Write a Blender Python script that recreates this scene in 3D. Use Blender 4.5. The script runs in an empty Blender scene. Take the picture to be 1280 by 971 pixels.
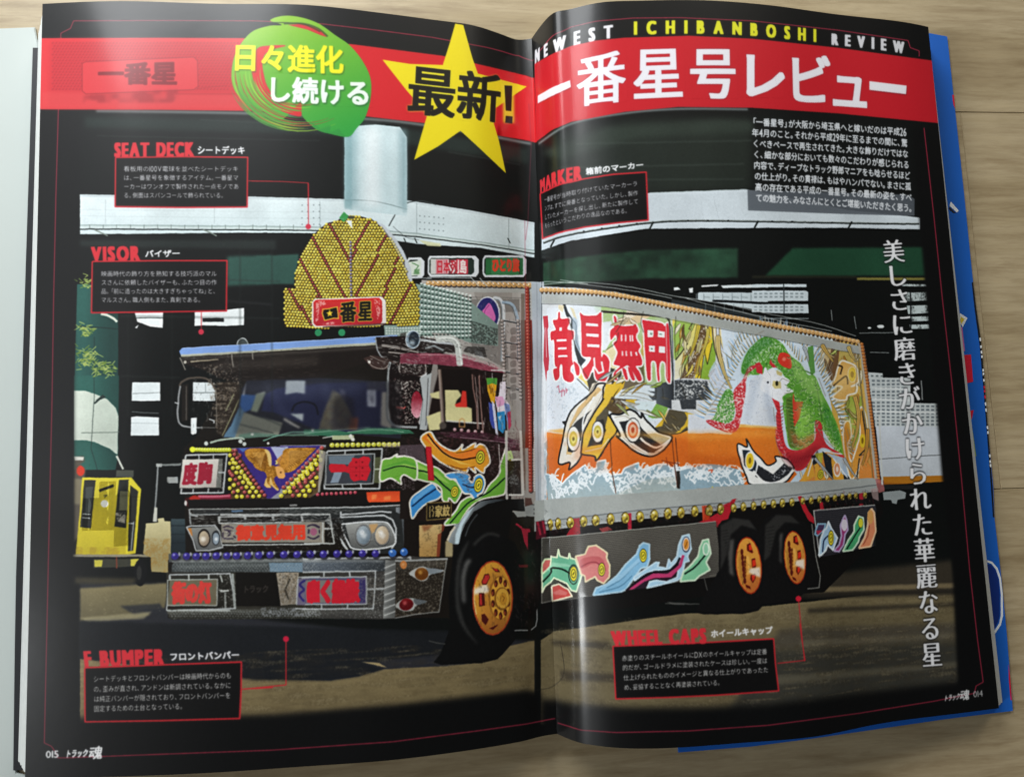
import bpy, bmesh, math, random, time
import numpy as np
from mathutils import Matrix, Vector, geometry
T0 = time.time()
random.seed(7); RNG = np.random.default_rng(7)
S = bpy.context.scene
COL = S.collection

# ------------------------------------------------------------------ camera, world, lamps, exposure
PW, PH = 1280, 971                      # the photograph's own pixel frame, used to measure the print
CAM_POS = np.array([-0.037771, -0.04401, 0.298414])
CAM_ROT = (0.116826, -0.077384, -0.029888)
FPX = 890.862607
cam_data = bpy.data.cameras.new('camera'); cam = bpy.data.objects.new('camera', cam_data); COL.objects.link(cam)
cam.location = CAM_POS; cam.rotation_mode = 'XYZ'; cam.rotation_euler = CAM_ROT
cam_data.sensor_width = 36.0; cam_data.lens = FPX / PW * 36.0
cam_data.clip_start = 0.01; cam_data.clip_end = 50
cam_data.dof.use_dof = False
S.camera = cam

world = bpy.data.worlds.new('World'); S.world = world; world.use_nodes = True
world.node_tree.nodes['Background'].inputs[0].default_value = (0.80, 0.90, 1.0, 1)
world.node_tree.nodes['Background'].inputs[1].default_value = 0.03

def area(name, loc, target, sx, sy, power, col):
    l = bpy.data.lights.new(name, 'AREA'); l.shape = 'RECTANGLE'; l.size = sx; l.size_y = sy
    l.energy = power; l.color = col
    o = bpy.data.objects.new(name, l); COL.objects.link(o); o.location = loc
    o.rotation_euler = (Vector(target) - Vector(loc)).to_track_quat('-Z', 'Y').to_euler()
    return o
area('window_light', (-0.30, 0.56, 0.40), (0.0, 0.05, 0), 0.42, 0.30, 5.8, (0.95, 0.98, 1.0))
area('right_fill_light', (0.62, 1.45, 0.95), (0.16, 0.05, 0), 0.5, 0.5, 11.0, (1.0, 0.94, 0.82))  # added warm fill, out of view, brightens the right side
area('left_veil_light', (-1.30, 0.40, 1.15), (-0.15, 0.02, 0), 1.0, 1.1, 3.2, (0.93, 0.97, 1.0))  # added dim panel lamp; its reflection veils the left page's blacks
area('strip_light', (-2.35, -0.68, 1.42), (0.01, -0.10, 0.015), 0.05, 0.60, 26.0, (0.95, 0.98, 1.0))

S.view_settings.view_transform = 'Standard'; S.view_settings.look = 'None'
S.view_settings.exposure = 0.0; S.view_settings.gamma = 1.0; S.view_settings.use_curve_mapping = False

# ------------------------------------------------------------------ shape of the open magazine
H = 0.297
KN = np.array([0, .006, .014, .026, .042, .065, .095, .13, .17, .215])
DL = (0.20037, 0.194793); DR = (0.178032, 0.186011)       # outer edges, at head and at foot
ZL0 = np.array([0, -0.0012, 0.0028, 0.008617, 0.0116, 0.01573, 0.019957, 0.019339, 0.019718, 0.015299])
ZL1 = np.array([0, 0.002067, 0.006577, 0.010862, 0.015053, 0.018967, 0.019851, 0.020443, 0.01776, 0.011639])
ZR0 = np.array([0, 0.016411, 0.020704, 0.025796, 0.0273, 0.02866, 0.02691, 0.021553, 0.016174, 0.002378])
ZR1 = np.array([0, 0.009721, 0.01614, 0.021157, 0.023406, 0.023084, 0.022061, 0.012386, 0.006456, -0.00067])
def cubint(z, x):
    K = KN; h = np.diff(K); dl = np.diff(z) / h; m = np.zeros(len(K))
    m[1:-1] = (dl[:-1] * h[1:] + dl[1:] * h[:-1]) / (h[1:] + h[:-1]); m[0] = dl[0] * 1.5 - m[1] * .5; m[-1] = dl[-1]
    xc = np.clip(x, K[0], K[-1])
    i = np.clip(np.searchsorted(K, xc) - 1, 0, len(K) - 2); t = (xc - K[i]) / h[i]
    r = (2*t**3-3*t**2+1)*z[i] + (t**3-2*t**2+t)*h[i]*m[i] + (-2*t**3+3*t**2)*z[i+1] + (t**3-t**2)*h[i]*m[i+1]
    return r + (x - xc) * np.where(x > K[-1], m[-1], m[0])
_dd = np.arange(0, .2405, .0005)
def _smooth(z):
    z0 = cubint(z, _dd); zz = np.concatenate([-z0[:0:-1], z0]); x = np.concatenate([-_dd[:0:-1], _dd]); o = z0.copy()
    for i, d in enumerate(_dd):
        s_ = min(.0045, .0005+.10*d); w = np.exp(-.5*((x-d)/s_)**2); o[i] = (w*zz).sum()/w.sum()
    o[-12:] = z0[-12:]+(o[-13]-z0[-13]); return o
_TB = {k: _smooth(z) for k, z in (('L0', ZL0), ('L1', ZL1), ('R0', ZR0), ('R1', ZR1))}
def tab(k, d):
    T_ = _TB[k]; f = np.clip(d/.0005, 0, len(T_)-3.001); i = f.astype(int); a = f-i; im = np.maximum(i-1, 0)
    p0 = np.where(i > 0, T_[im], -T_[1]); p1, p2, p3 = T_[i], T_[i+1], T_[i+2]
    return .5*((2*p1)+(p2-p0)*a+(2*p0-5*p1+4*p2-p3)*a*a+(3*p1-p0-3*p2+p3)*a**3)
def surf(h, t):
    """point of the open spread; h: signed distance from the spine, t: 0 head .. 1 foot"""
    h = np.asarray(h, float); t = np.asarray(t, float); d = np.abs(h)
    L = (1-t)*tab('L0', d) + t*tab('L1', d); R = (1-t)*tab('R0', d) + t*tab('R1', d)
    z = np.where(h < 0, L, R) + (0.002875*t - 0.001851*4*t*(1-t)) * np.exp(-d/.03)
    return np.stack([h, H*(.5-t), z], -1)
_M = np.array(Matrix(((1,0,0),(0,1,0),(0,0,1)))); 
def _rot():
    a, b, c = CAM_ROT
    Rx = np.array([[1,0,0],[0,math.cos(a),-math.sin(a)],[0,math.sin(a),math.cos(a)]])
    Ry = np.array([[math.cos(b),0,math.sin(b)],[0,1,0],[-math.sin(b),0,math.cos(b)]])
    Rz = np.array([[math.cos(c),-math.sin(c),0],[math.sin(c),math.cos(c),0],[0,0,1]])
    return Rz @ Ry @ Rx
RM = _rot()
def proj(P):
    q = (P - CAM_POS) @ RM
    return PW/2 + FPX*q[..., 0]/-q[..., 2], PH/2 - FPX*q[..., 1]/-q[..., 2]
def ray_at(px, py, z):
    """point at height z seen at a measured pixel of the photograph"""
    d = RM @ np.array([(px-PW/2)/FPX, -(py-PH/2)/FPX, -1.0]); k = (z - CAM_POS[2]) / d[2]
    return CAM_POS + d*k
# measured pixel -> (h, t) on the page
HS = np.concatenate([-np.linspace(.225, .03, 160), -np.linspace(.0295, 0, 80), np.linspace(.0005, .03, 80), np.linspace(.031, .225, 160)])
TS = np.linspace(-.06, 1.06, 160)
XG = np.arange(-20, 1320, 2.0); YG = np.arange(-40, 1040, 2.0)
def _tables():
    hx = np.zeros((len(TS), len(XG))); yx = np.zeros_like(hx)
    for j, t in enumerate(TS):
        x, y = proj(surf(HS, np.full(len(HS), t)))
        x = np.maximum.accumulate(x + np.arange(len(x))*1e-6)
        hx[j] = np.interp(XG, x, HS); yx[j] = np.interp(XG, x, y)
    hh = np.zeros((len(YG), len(XG))); tt = np.zeros_like(hh)
    for i in range(len(XG)):
        tt[:, i] = np.interp(YG, yx[:, i], TS); hh[:, i] = np.interp(tt[:, i], TS, hx[:, i])
    return hh, tt
HT, TT = _tables()
def inv(px, py):
    fx = np.clip((np.asarray(px, float) - XG[0])/2, 0, len(XG)-1.001); fy = np.clip((np.asarray(py, float) - YG[0])/2, 0, len(YG)-1.001)
    i = fx.astype(int); j = fy.astype(int); a = fx-i; b = fy-j
    def q(A): return (A[j, i]*(1-a)+A[j, i+1]*a)*(1-b) + (A[j+1, i]*(1-a)+A[j+1, i+1]*a)*b
    return q(HT), q(TT)
# unrolled sheet coordinate U(h): arc length of the mean profile
_hu = np.linspace(-.225, .225, 1801); _z = surf(_hu, np.full(1801, .5))[:, 2]
_U = np.concatenate([[0], np.cumsum(np.hypot(np.diff(_hu), np.diff(_z)))]); _U -= np.interp(0, _hu, _U)
def h2u(h): return np.interp(h, _hu, _U)
def u2h(u): return np.interp(u, _U, _hu)
TX = 8200.0                              # texels per metre of paper
U0 = h2u(-.2045); U1 = h2u(.190)
TWI = int((U1-U0)*TX); THI = int(H*TX)
def totex(px, py):
    h, t = inv(px, py)
    return (h2u(h)-U0)*TX, t*THI

# ------------------------------------------------------------------ a small 2-D ink painter (numpy) for the printed sheet
CV = np.zeros((THI, TWI, 3), np.float32)
FR = [0.0, 0.0, 1.0]
def F(ox=0, oy=0, k=1.0): FR[0], FR[1], FR[2] = ox, oy, k     # measuring frame: photograph pixel = o + value / k
ZK = 1270/340
def pts(s):
    if isinstance(s, str):
        a = np.array([[float(v) for v in q.split(',')] for q in s.replace('|', ' ').split()])
    else: a = np.array(s, float).reshape(-1, 2)
    return a
def fr(a): return np.stack([FR[0] + a[:, 0]/FR[2], FR[1] + a[:, 1]/FR[2]], 1)
def smooth(a, closed, n=6):
    N = len(a); out = []
    idx = range(N if closed else N-1)
    for i in idx:
        if closed: p0, p1, p2, p3 = a[(i-1) % N], a[i], a[(i+1) % N], a[(i+2) % N]
        else: p0, p1, p2, p3 = a[max(i-1, 0)], a[i], a[i+1], a[min(i+2, N-1)]
        for k in range(n):
            t = k/n; out.append(.5*((2*p1)+(p2-p0)*t+(2*p0-5*p1+4*p2-p3)*t*t+(3*p1-p0-3*p2+p3)*t**3))
    if not closed: out.append(a[-1])
    return np.array(out)
def subdiv(a, closed=True, L=12):
    b = np.concatenate([a, a[:1]]) if closed else a
    d = np.hypot(*(b[1:]-b[:-1]).T); n = np.maximum(1, np.ceil(d/L).astype(int)); out = []
    for i in range(len(b)-1):
        k = np.arange(n[i])[:, None]/n[i]; out.append(b[i]+(b[i+1]-b[i])*k)
    if not closed: out.append(b[-1:])
    return np.concatenate(out)
SS = 3
def cover(polys, pad=1):
    """antialiased coverage of many polygons (texel coords) -> mask, x0, y0"""
    E = []
    for q in polys:
        x, y = q[:, 0], q[:, 1]; x2, y2 = np.roll(x, -1), np.roll(y, -1)
        if (x*y2-x2*y).sum() < 0: x, y, x2, y2 = x2, y2, x, y
        E.append(np.stack([x, y, x2, y2], 1))
    return cover_edges(np.concatenate(E), pad)
def cover_tris(t, pad=1):
    """t: (n,3,2)"""
    ar = (t[:,1,0]-t[:,0,0])*(t[:,2,1]-t[:,0,1])-(t[:,2,0]-t[:,0,0])*(t[:,1,1]-t[:,0,1])
    t = np.where((ar < 0)[:, None, None], t[:, ::-1], t)
    return cover_edges(np.concatenate([np.concatenate([t[:, i], t[:, (i+1) % 3]], 1) for i in range(3)]), pad)
def cover_edges(E, pad=1):
    x0 = int(max(0, math.floor(E[:, [0, 2]].min())-pad)); x1 = int(min(TWI, math.ceil(E[:, [0, 2]].max())+pad+1))
    y0 = int(max(0, math.floor(E[:, [1, 3]].min())-pad)); y1 = int(min(THI, math.ceil(E[:, [1, 3]].max())+pad+1))
    w, h = x1-x0, y1-y0
    if w <= 0 or h <= 0: return None
    X0, Y0, X1, Y1 = E.T; sg = np.where(Y1 > Y0, 1.0, -1.0)
    sw = Y1 < Y0; X0, X1 = np.where(sw, X1, X0), np.where(sw, X0, X1); Y0, Y1 = np.where(sw, Y1, Y0), np.where(sw, Y0, Y1)
    k0 = np.ceil((Y0-y0)*SS-.5).astype(int); k1 = np.ceil((Y1-y0)*SS-.5).astype(int)
    k0 = np.clip(k0, 0, h*SS); k1 = np.clip(k1, 0, h*SS); n = k1-k0; ok = n > 0
    X0, Y0, X1, Y1, sg, k0, n = [v[ok] for v in (X0, Y0, X1, Y1, sg, k0, n)]
    if len(n) == 0: return None
    e = np.repeat(np.arange(len(n)), n); k = np.arange(n.sum()) - np.repeat(np.cumsum(n)-n, n) + k0[e]
    ys = y0 + (k+.5)/SS; xs = X0[e] + (ys-Y0[e])*(X1-X0)[e]/(Y1-Y0)[e] - x0
    xs = np.clip(xs, 0, w-1e-3); xi = xs.astype(int); f = xs-xi; row = k//SS; s = sg[e]/SS
    A = np.bincount(row*(w+1)+xi, s*(1-f), h*(w+1)) + np.bincount(row*(w+1)+xi+1, s*f, h*(w+1)+1)[:h*(w+1)]
    m = np.abs(np.cumsum(A.reshape(h, w+1), 1))[:, :w]
    return np.clip(m, 0, 1).astype(np.float32), x0, y0
def box(m, r, ax):
    r = int(r)
    if r < 1: return m
    p = [(0, 0)]*2; p[ax] = (r+1, r); c = np.cumsum(np.pad(m, p, mode='edge'), ax, dtype=np.float64)
    n = m.shape[ax]
    return ((np.take(c, range(2*r+1, 2*r+1+n), ax)-np.take(c, range(0, n), ax))/(2*r+1)).astype(np.float32)
def gblur(m, s):
    r = max(1, round(s*.9))
    for _ in range(3): m = box(box(m, r, 0), r, 1)
    return m
PX = TEXPX = 3.15/ (TX/1000) # photo px per texel
def T2P(): return (TX/1000)/3.15
KT = T2P()                               # texels per photograph pixel (about)
def rgb(c): return np.array([int(c[i:i+2], 16)/255 for i in (0, 2, 4)], np.float32) if isinstance(c, str) else np.array(c, np.float32)/255
def ink(mk, col, a=1.0, blur=0, noise=None, grad=None):
    """print a coverage mask; grad=(colour2, x0,y0, x1,y1) in photograph pixels; noise=(field, lo, hi) modulates alpha"""
    if mk is None: return
    m, x0, y0 = mk
    if blur:
        m = gblur(m, blur*KT)
    h, w = m.shape; sl = (slice(y0, y0+h), slice(x0, x0+w)); m = m*a
    if noise is not None:
        f, lo, hi = noise; lo -= .05; hi += .08; m = m*np.clip((f[sl]-lo)/(hi-lo), 0, 1)
    c = rgb(col)
    if grad is not None:
        c2, gx0, gy0, gx1, gy1 = grad
        gx0, gx1 = FR[0]+gx0/FR[2], FR[0]+gx1/FR[2]; gy0, gy1 = FR[1]+gy0/FR[2], FR[1]+gy1/FR[2]
        a0 = totex([gx0], [gy0]); a1 = totex([gx1], [gy1])
        vx, vy = a1[0][0]-a0[0][0], a1[1][0]-a0[1][0]; L = vx*vx+vy*vy+1e-6
        yy, xx = np.mgrid[y0:y0+h, x0:x0+w].astype(np.float32)
        t = np.clip(((xx-a0[0][0])*vx+(yy-a0[1][0])*vy)/L, 0, 1)[..., None]
        c = c*(1-t)+rgb(c2)*t
    CV[sl] += (c-CV[sl])*m[..., None]
def tx(a):
    x, y = totex(a[:, 0], a[:, 1]); return np.stack([x, y], 1)
def P(s, col, a=1.0, sm=False, blur=0, noise=None, grad=None):
    A = [pts(q) for q in (s.split('|') if isinstance(s, str) else [s])]
    out = []
    for q in A:
        q = fr(q)
        if sm: q = smooth(q, True)
        out.append(tx(subdiv(q)))
    ink(cover(out, pad=int(blur*KT*3)+1 if blur else 1), col, a, blur, noise, grad)
def strokes(lines, w, closed=False):
    """photo-pixel polylines -> list of texel polygons"""
    out = []
    for q in lines:
        b = np.concatenate([q, q[:1]]) if closed else q
        d = b[1:]-b[:-1]; L = np.hypot(*d.T)+1e-9; nrm = np.stack([-d[:, 1], d[:, 0]], 1)/L[:, None]
        ww = np.broadcast_to(np.asarray(w, float)/2, len(b)) if np.ndim(w) == 0 else np.interp(np.linspace(0, 1, len(b)), np.linspace(0, 1, len(w)), w)/2
        for i in range(len(d)):
            out.append(tx(np.array([b[i]+nrm[i]*ww[i], b[i+1]+nrm[i]*ww[i+1], b[i+1]-nrm[i]*ww[i+1], b[i]-nrm[i]*ww[i]])))
            if i and ww[i] > .5:
                an = np.arange(8)*math.pi/4; out.append(tx(b[i]+ww[i]*np.stack([np.cos(an), np.sin(an)], 1)))
    return out
def L(s, w, col, a=1.0, sm=False, closed=False, blur=0, noise=None):
    A = [fr(pts(q)) for q in (s.split('|') if isinstance(s, str) else [s])]
    A = [smooth(q, closed, 8) if sm else subdiv(q, closed) if False else q for q in A]
    A = [q if sm else subdiv(q, False, 20) if not closed else subdiv(q, True, 20) for q in A]
    ink(cover(strokes(A, w, closed), pad=int(blur*KT*3)+1 if blur else 1), col, a, blur, noise)
def disc(c, rx, ry=None, n=14, rot=0):
    ry = rx if ry is None else ry; an = np.arange(n)*2*math.pi/n
    x, y = rx*np.cos(an), ry*np.sin(an); cr, sr = math.cos(rot), math.sin(rot)
    return np.stack([c[0]+x*cr-y*sr, c[1]+x*sr+y*cr], 1)
def D(s, r, col, a=1.0, ry=None, rot=0, blur=0, noise=None, grad=None, n=20):
    """discs at frame points; r in photograph pixels"""
    C = fr(pts(s)); ink(cover([tx(disc(c, r, ry, n, rot)) for c in C], pad=int(blur*KT*3)+1 if blur else 1), col, a, blur, noise, grad)
def R(s, w, col, r, ry=None, rot=0, a=1.0):
    C = fr(pts(s)); ink(cover(strokes([disc(c, r, ry, 24, rot) for c in C], w, True)), col, a)
def bulbs(C, r, col, dark='3a1a08', hi='ffffff', ry=None):
    """round lamps: C photograph pixels (n,2)"""
    C = np.asarray(C)
    ink(cover([tx(disc(c+[.25*r, .35*r], r*1.25, None, 10)) for c in C]), dark, .75)
    ink(cover([tx(disc(c, r, ry, 12)) for c in C]), col)
    ink(cover([tx(disc(c+[.18*r, .3*r], r*.7, None, 8)) for c in C]), dark, .16)
    ink(cover([tx(disc(c-[.3*r, .35*r], r*.34, None, 8)) for c in C]), hi, .75)
def along(s, n=None, step=None, sm=True):
    a = fr(pts(s)); a = smooth(a, False, 10) if sm and len(a) > 2 else a
    d = np.concatenate([[0], np.cumsum(np.hypot(*(a[1:]-a[:-1]).T))])
    n = n or max(2, int(d[-1]/step)+1); t = np.linspace(0, d[-1], n)
    return np.stack([np.interp(t, d, a[:, 0]), np.interp(t, d, a[:, 1])], 1)
# noise fields over the sheet
def vnoise(cell, seed, aspect=1.0):
    g = np.random.default_rng(seed); ny, nx = int(THI/cell)+3, int(TWI/(cell*aspect))+3
    a = g.random((ny, nx)).astype(np.float32)
    y = np.arange(THI)/cell; x = np.arange(TWI)/(cell*aspect); j = y.astype(int); i = x.astype(int)
    fy = (y-j).astype(np.float32)[:, None]; fx = (x-i).astype(np.float32)[None]; fy = fy*fy*(3-2*fy); fx = fx*fx*(3-2*fx)
    r0 = a[j][:, i]*(1-fx)+a[j][:, i+1]*fx; r1 = a[j+1][:, i]*(1-fx)+a[j+1][:, i+1]*fx
    return r0*(1-fy)+r1*fy
N1 = vnoise(3.4, 1); N2 = vnoise(22, 2); N3 = vnoise(90, 3); NH = vnoise(7, 4, 9.0)
NF = (N1*.5+N2*.5); NB = (N2*.4+N3*.6)

# text: Blender's own font, one glyph mesh per character
_fc = bpy.data.curves.new('glyphs', 'FONT'); _fo = bpy.data.objects.new('glyphs', _fc); COL.objects.link(_fo)
_fc.size = 1; _fc.resolution_u = 3; _GC = {}
def glyph(ch):
    if ch not in _GC:
        _fc.body = ch; dg = bpy.context.evaluated_depsgraph_get(); dg.update()
        ev = _fo.evaluated_get(dg); m = ev.to_mesh(); m.calc_loop_triangles()
        v = np.array([x.co[:2] for x in m.vertices]) if len(m.vertices) else np.zeros((0, 2))
        tr = np.array([t.vertices[:] for t in m.loop_triangles], int).reshape(-1, 3)
        ev.to_mesh_clear(); _GC[ch] = (v, tr)
    return _GC[ch]
def latin(ch): return ord(ch) < 0x2000
def ribbon(bot, top):
    """photo-pixel polylines (left to right) of the foot and head of a line of writing -> f(a,b) in texels"""
    b = fr(pts(bot)); t = fr(pts(top))
    if len(b) > 2: b = smooth(b, False, 8)
    if len(t) > 2: t = smooth(t, False, 8)
    b = tx(subdiv(b, False, 10)); t = tx(subdiv(t, False, 10))
    def par(a):
        d = np.concatenate([[0], np.cumsum(np.hypot(*(a[1:]-a[:-1]).T))]); return d/d[-1]
    pb, pt = par(b), par(t)
    def f(a, v):
        B = np.stack([np.interp(a, pb, b[:, i]) for i in (0, 1)], -1); Q = np.stack([np.interp(a, pt, t[:, i]) for i in (0, 1)], -1)
        return B+(Q-B)*v[..., None]
    return f
def layout(text, bot, top, gap=0.0, vert=False, n=None):
    """triangles (k,3,2) in texels for text filling the ribbon"""
    f = ribbon(bot, top); out = []; x = 0.0; items = []
    for ch in text:
        v, tr = glyph(ch)
        if ch == ' ': items.append((None, None, x, 0)); x += .5; continue
        if latin(ch):
            w = v[:, 0].max()-v[:, 0].min(); sc = 1.0; items.append((v-[v[:, 0].min(), 0], tr, x+.04, 1)); x += w+.10+gap
        else:
            wd = .62 if ch in '、。」「' and not vert else 1.0
            off = -.3 if (ch == '「') else 0
            items.append((v+[off if wd < 1 else 0, 0], tr, x, 0)); x += wd+gap
    tot = max(x-gap, n or 0)
    for v, tr, x0, lat in items:
        if v is None or len(tr) == 0: continue
        a = (v[:, 0]+x0)/tot; b = v[:, 1]/.70 if lat else (v[:, 1]+.09)/.94
        out.append(f(a, b)[tr])
    return np.concatenate(out)
def vlayout(text, left, right, gap=0.0):
    """vertical writing between two polylines running down the page"""
    f = ribbon(left, right); out = []; N = len(text)
    for i, ch in enumerate(text):
        v, tr = glyph(ch); a = (i+.5+(0.5-(v[:, 1]+.12))*(1-gap))/N; out.append(f(a, v[:, 0])[tr])
    return np.concatenate(out)
def dil(m, r):
    out = m
    k = int(round(r*2))/2
    ri = int(math.ceil(r))
    for dy in range(-ri, ri+1):
        for dx in range(-ri, ri+1):
            q = math.hypot(dx, dy)
            if (dx or dy) and q <= r+.3:
                out = np.maximum(out, np.roll(np.roll(m, dy, 0), dx, 1))
    return out
def dilbox(m, rx, ry):
    for ax, r in ((1, rx), (0, ry)):
        o = m
        for k in range(1, int(round(r))+1): o = np.maximum(o, np.maximum(np.roll(m, k, ax), np.roll(m, -k, ax)))
        m = o
    return m
def T(text, bot, top, col, bold=0, a=1.0, gap=0.0, n=None, tri=None, blur=0, noise=None, grad=None, sq=0):
    tr = layout(text, bot, top, gap, n=n) if tri is None else tri
    mk = cover_tris(tr, pad=int(bold*KT+blur*KT*3)+3)
    if mk is None: return tr
    if bold and sq: mk = (dilbox(mk[0], bold*KT*sq, bold*KT*.8), mk[1], mk[2])
    elif bold: mk = (dil(mk[0], bold*KT), mk[1], mk[2])
    ink(mk, col, a, blur, noise, grad); return tr
# ------------------------------------------------------------------ the printed spread: picture
def G(n):
    d = dict(A1=(0,0,ZK), A2=(320,0,ZK), A3=(620,0,ZK), A4=(940,0,ZK), B1=(0,240,ZK), B2=(320,240,ZK), B3=(620,240,ZK), B4=(940,240,ZK),
             C1=(0,480,ZK), C2=(320,480,ZK), C3=(620,480,ZK), C4=(940,480,ZK), D1=(0,711,ZK), D2=(320,711,ZK), D3=(620,711,ZK), D4=(940,711,ZK),
             cr=(340,260,6.07), vs=(200,400,6.07), vm=(380,400,6.07), dr=(500,400,6.068), nl=(200,540,6.9375), nr=(350,540,6.935),
             bl=(200,640,6.4), br=(380,640,6.4), dl=(500,530,6.4), wh=(540,640,4.856), kt=(670,350,6.4), kb=(670,480,5.71),
             f1=(830,370,7.467), ph=(860,400,4.412), sk=(670,620,5.333), rw=(880,600,5.333), o=(0,0,1))
    F(*d[n])
CV[:] = rgb('0b0b0b')
G('o')
P('100,140 668,140 668,905 100,905|668,140 1165,140 1205,905 668,905', '0c0e0d', blur=4)
# beams in the dark under the overpass
P('105,146 440,150 660,186 660,205 440,170 105,160', '24302c', .8, blur=3)
P('676,190 760,160 900,150 940,152 940,165 800,172 700,200', '39443c', .9, blur=4)
P('690,168 790,150 940,148 940,240 810,244 690,262', '2b332c', .7, blur=6)
G('B2'); P('0,300 200,290 190,430 0,430', '2f5148', blur=1)
G('B1'); P('1060,300 1270,295 1270,430 1060,440', '2f5148', blur=1.5); P('1000,500 1270,520 1270,530 1000,510', '2a2a2c', .6, blur=1)
G('B3'); P('220,330 400,300 700,270 1130,262 1130,400 700,405 400,425 220,440', '2c4f3a', blur=1.2, noise=(NB, -.6, .7))
G('B4'); P('190,262 810,258 815,392 60,392', '1f4530', blur=1.2); P('490,400 810,400 810,412 490,412', '8c8440', .9, blur=.6); P('0,390 490,392 490,402 0,402', '2c2c20', .7, blur=1)
# white girder and its walkway
G('o')
P('100,243 320,246 435,249 513,251 588,263 668,278 668,322 600,310 520,305 440,292 320,291 100,293', 'e6f0f1', grad=('d4e2e4', 0, 243, 0, 300))
P('100,243 320,246 435,249 513,251 588,263 668,278 668,281 588,266 513,254 435,252 320,249 100,246', 'c2cdd0', .8)
L('100,281.5 320,283 440,285 520,292 600,303 668,313', 1.6, '9fb0ae'); L('100,286.5 320,287.5 440,289 520,296 600,306 668,317', 1.4, '1d2422')
L('100,284 320,285 440,287 520,294 600,304.5 668,315', 2.2, 'c9d6d2', .7)
for x in (132, 268): L(f'{x},250 {x},280', .5, 'a9b5b6'); L(f'{x-14},287 {x+3},295', 1.6, '7d8880')
for x in (400, 521, 636): L(f'{x},{252+max(0,x-513)*.17} {x},{290+max(0,x-513)*.17}', .6, '8d9a9c')
G('B2')
for cx, cy in ((250, 80), (820, 130)):
    for i in range(6):
        for j in range(4 if cx < 400 else 3):
            if cx < 400 and i > 3: continue
            D(f'{cx-105+i*(27 if cx<400 else 22) + (70 if cx<400 else 50)},{cy-18+j*30+(i*2 if cx>400 else 0)}', .75, '5b6668', .8)
L('620,160 660,90 700,55 770,42 840,60', 1.2, '3a4040', sm=True); L('640,160 700,210 760,225', .7, '4a5050', .8, sm=True)
P('760,225 860,240 865,255 800,252', 'd9d9a8', .8)
for x in (690, 740, 1175): L(f'{x},215 {x+12},240', 1.2, '222826')
G('o')
P('677,270 720,258 813,241 933,237 1062,263 1150,272 1150,287 1062,285 960,285 807,286 714,301 677,313', 'd8e3e9', grad=('cfd9df', 0, 240, 0, 300))
L('813,241 933,237', .8, '9da8a8')
L('679,304 714,293 807,279 870,276 960,277 1062,279 1149,280', 2.6, '2b3130', sm=True)
L('679,303 714,292 807,278 870,275.2 960,276.3 1062,278 1149,279', 1.0, 'b7c0bd', .8, sm=True)
for x, y in ((690, 305), (814, 282), (945, 281), (1062, 282)): L(f'{x-2},{y+4} {x+3},{y-5}', 2.2, '1c211f')
for x, y in ((730,289),(752,285.5),(774,282),(796,279.5),(838,277),(860,276),(885,275.6),(910,275.8),(965,276.6),(990,277.2),(1015,278),(1040,278.5),(1085,279.3),(1110,279.6)): D(f'{x},{y}', 1.3, '15191a', ry=.9)
# white pillar
P('430.6,172 434,163 448,157 470,156 500,159 508.8,172 508.8,270 430.6,262', 'c4d8db', grad=('dbe9ec', 445, 0, 500, 0))
P('430.6,170 440,165 440,262 430.6,260', '8fb0b4', .8, blur=.8); L('431,250 470,252 509,262', 1.2, '86989a', .9, sm=True); P('503,172 508.8,172 508.8,266 503,266', 'a9c2c6', .7, blur=.6)
# small daylight openings
G('B1'); P('630,562 762,562 760,634 700,628 640,605|648,618 640,636 630,632|908,562 1140,542 1138,622 1060,626 965,622 908,626', 'e9efef')
L('636,588 762,588', 1.0, '38403f'); P('945,588 1045,588 1045,606 945,606', '17191a')
P('618,888 748,888 748,975 614,975|900,888 975,888 1000,930 1004,975 900,975', 'e4eced')
G('C1'); P('618,-5 748,-5 745,56 700,52 660,58 614,50|902,-5 1000,-5 1004,52 900,54', 'e4eced'); P('612,155 640,150 742,155 742,240 610,240|892,158 918,158 914,230 890,230', 'e4eced')
L('615,130 742,136', .8, '777d7d'); L('612,182 742,184', .6, 'aab4b4'); L('900,40 1000,40', .9, '6f7878'); L('960,-5 960,40', .7, '8b9494'); L('618,44 748,40', .7, '7f8888')
# teal pillar, white band, pine twigs
G('B1'); P('360,430 552,430 552,975 345,975', '2c5d55', grad=('1d3f3a', 430, 0, 560, 0)); P('465,430 552,430 552,570 470,560', '16211f', .8, blur=1)
G('C1'); P('345,-40 555,-40 552,330 540,400 345,400', '2e6359', grad=('1d433d', 430, 0, 560, 0))
P('345,30 400,32 440,45 500,70 540,110 553,150 549,330 510,300 440,270 400,262 345,262', 'dfe8da', grad=('c2cdbf', 350, 0, 550, 0))
L('440,-220 440,60 425,300 455,400', .8, '1b2a27', .8); L('440,90 465,70 490,62 480,55 450,78', 2, '20302c'); L('380,228 560,224', .9, '6d7a70'); L('545,335 575,398', 2.5, 'd4d8cc')
G('B1'); L('470,570 500,575 530,590 548,606', 3, 'd9ded0'); L('350,625 560,640', .8, '16211f')
rr = np.random.default_rng(3); tw = [[], []]
for cx, cy, sx, sy, n in ((400,422,35,22,26), (400,640,38,30,40), (410,760,55,32,60), (480,820,60,32,70), (385,790,30,25,25)):
    for k in range(n):
        x, y = cx+rr.normal()*sx*.5, cy+rr.normal()*sy*.5; a = rr.uniform(-.9, .9)+(math.pi if rr.random() < .35 else 0); l = rr.uniform(12, 30)
        tw[k % 2].append(fr(np.array([[x, y], [x+l*math.cos(a), y+l*math.sin(a)]])))
ink(cover(strokes(tw[0], 1.1)), '6f8a3c'); ink(cover(strokes(tw[1], 1.0)), 'a9bb66')
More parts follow.
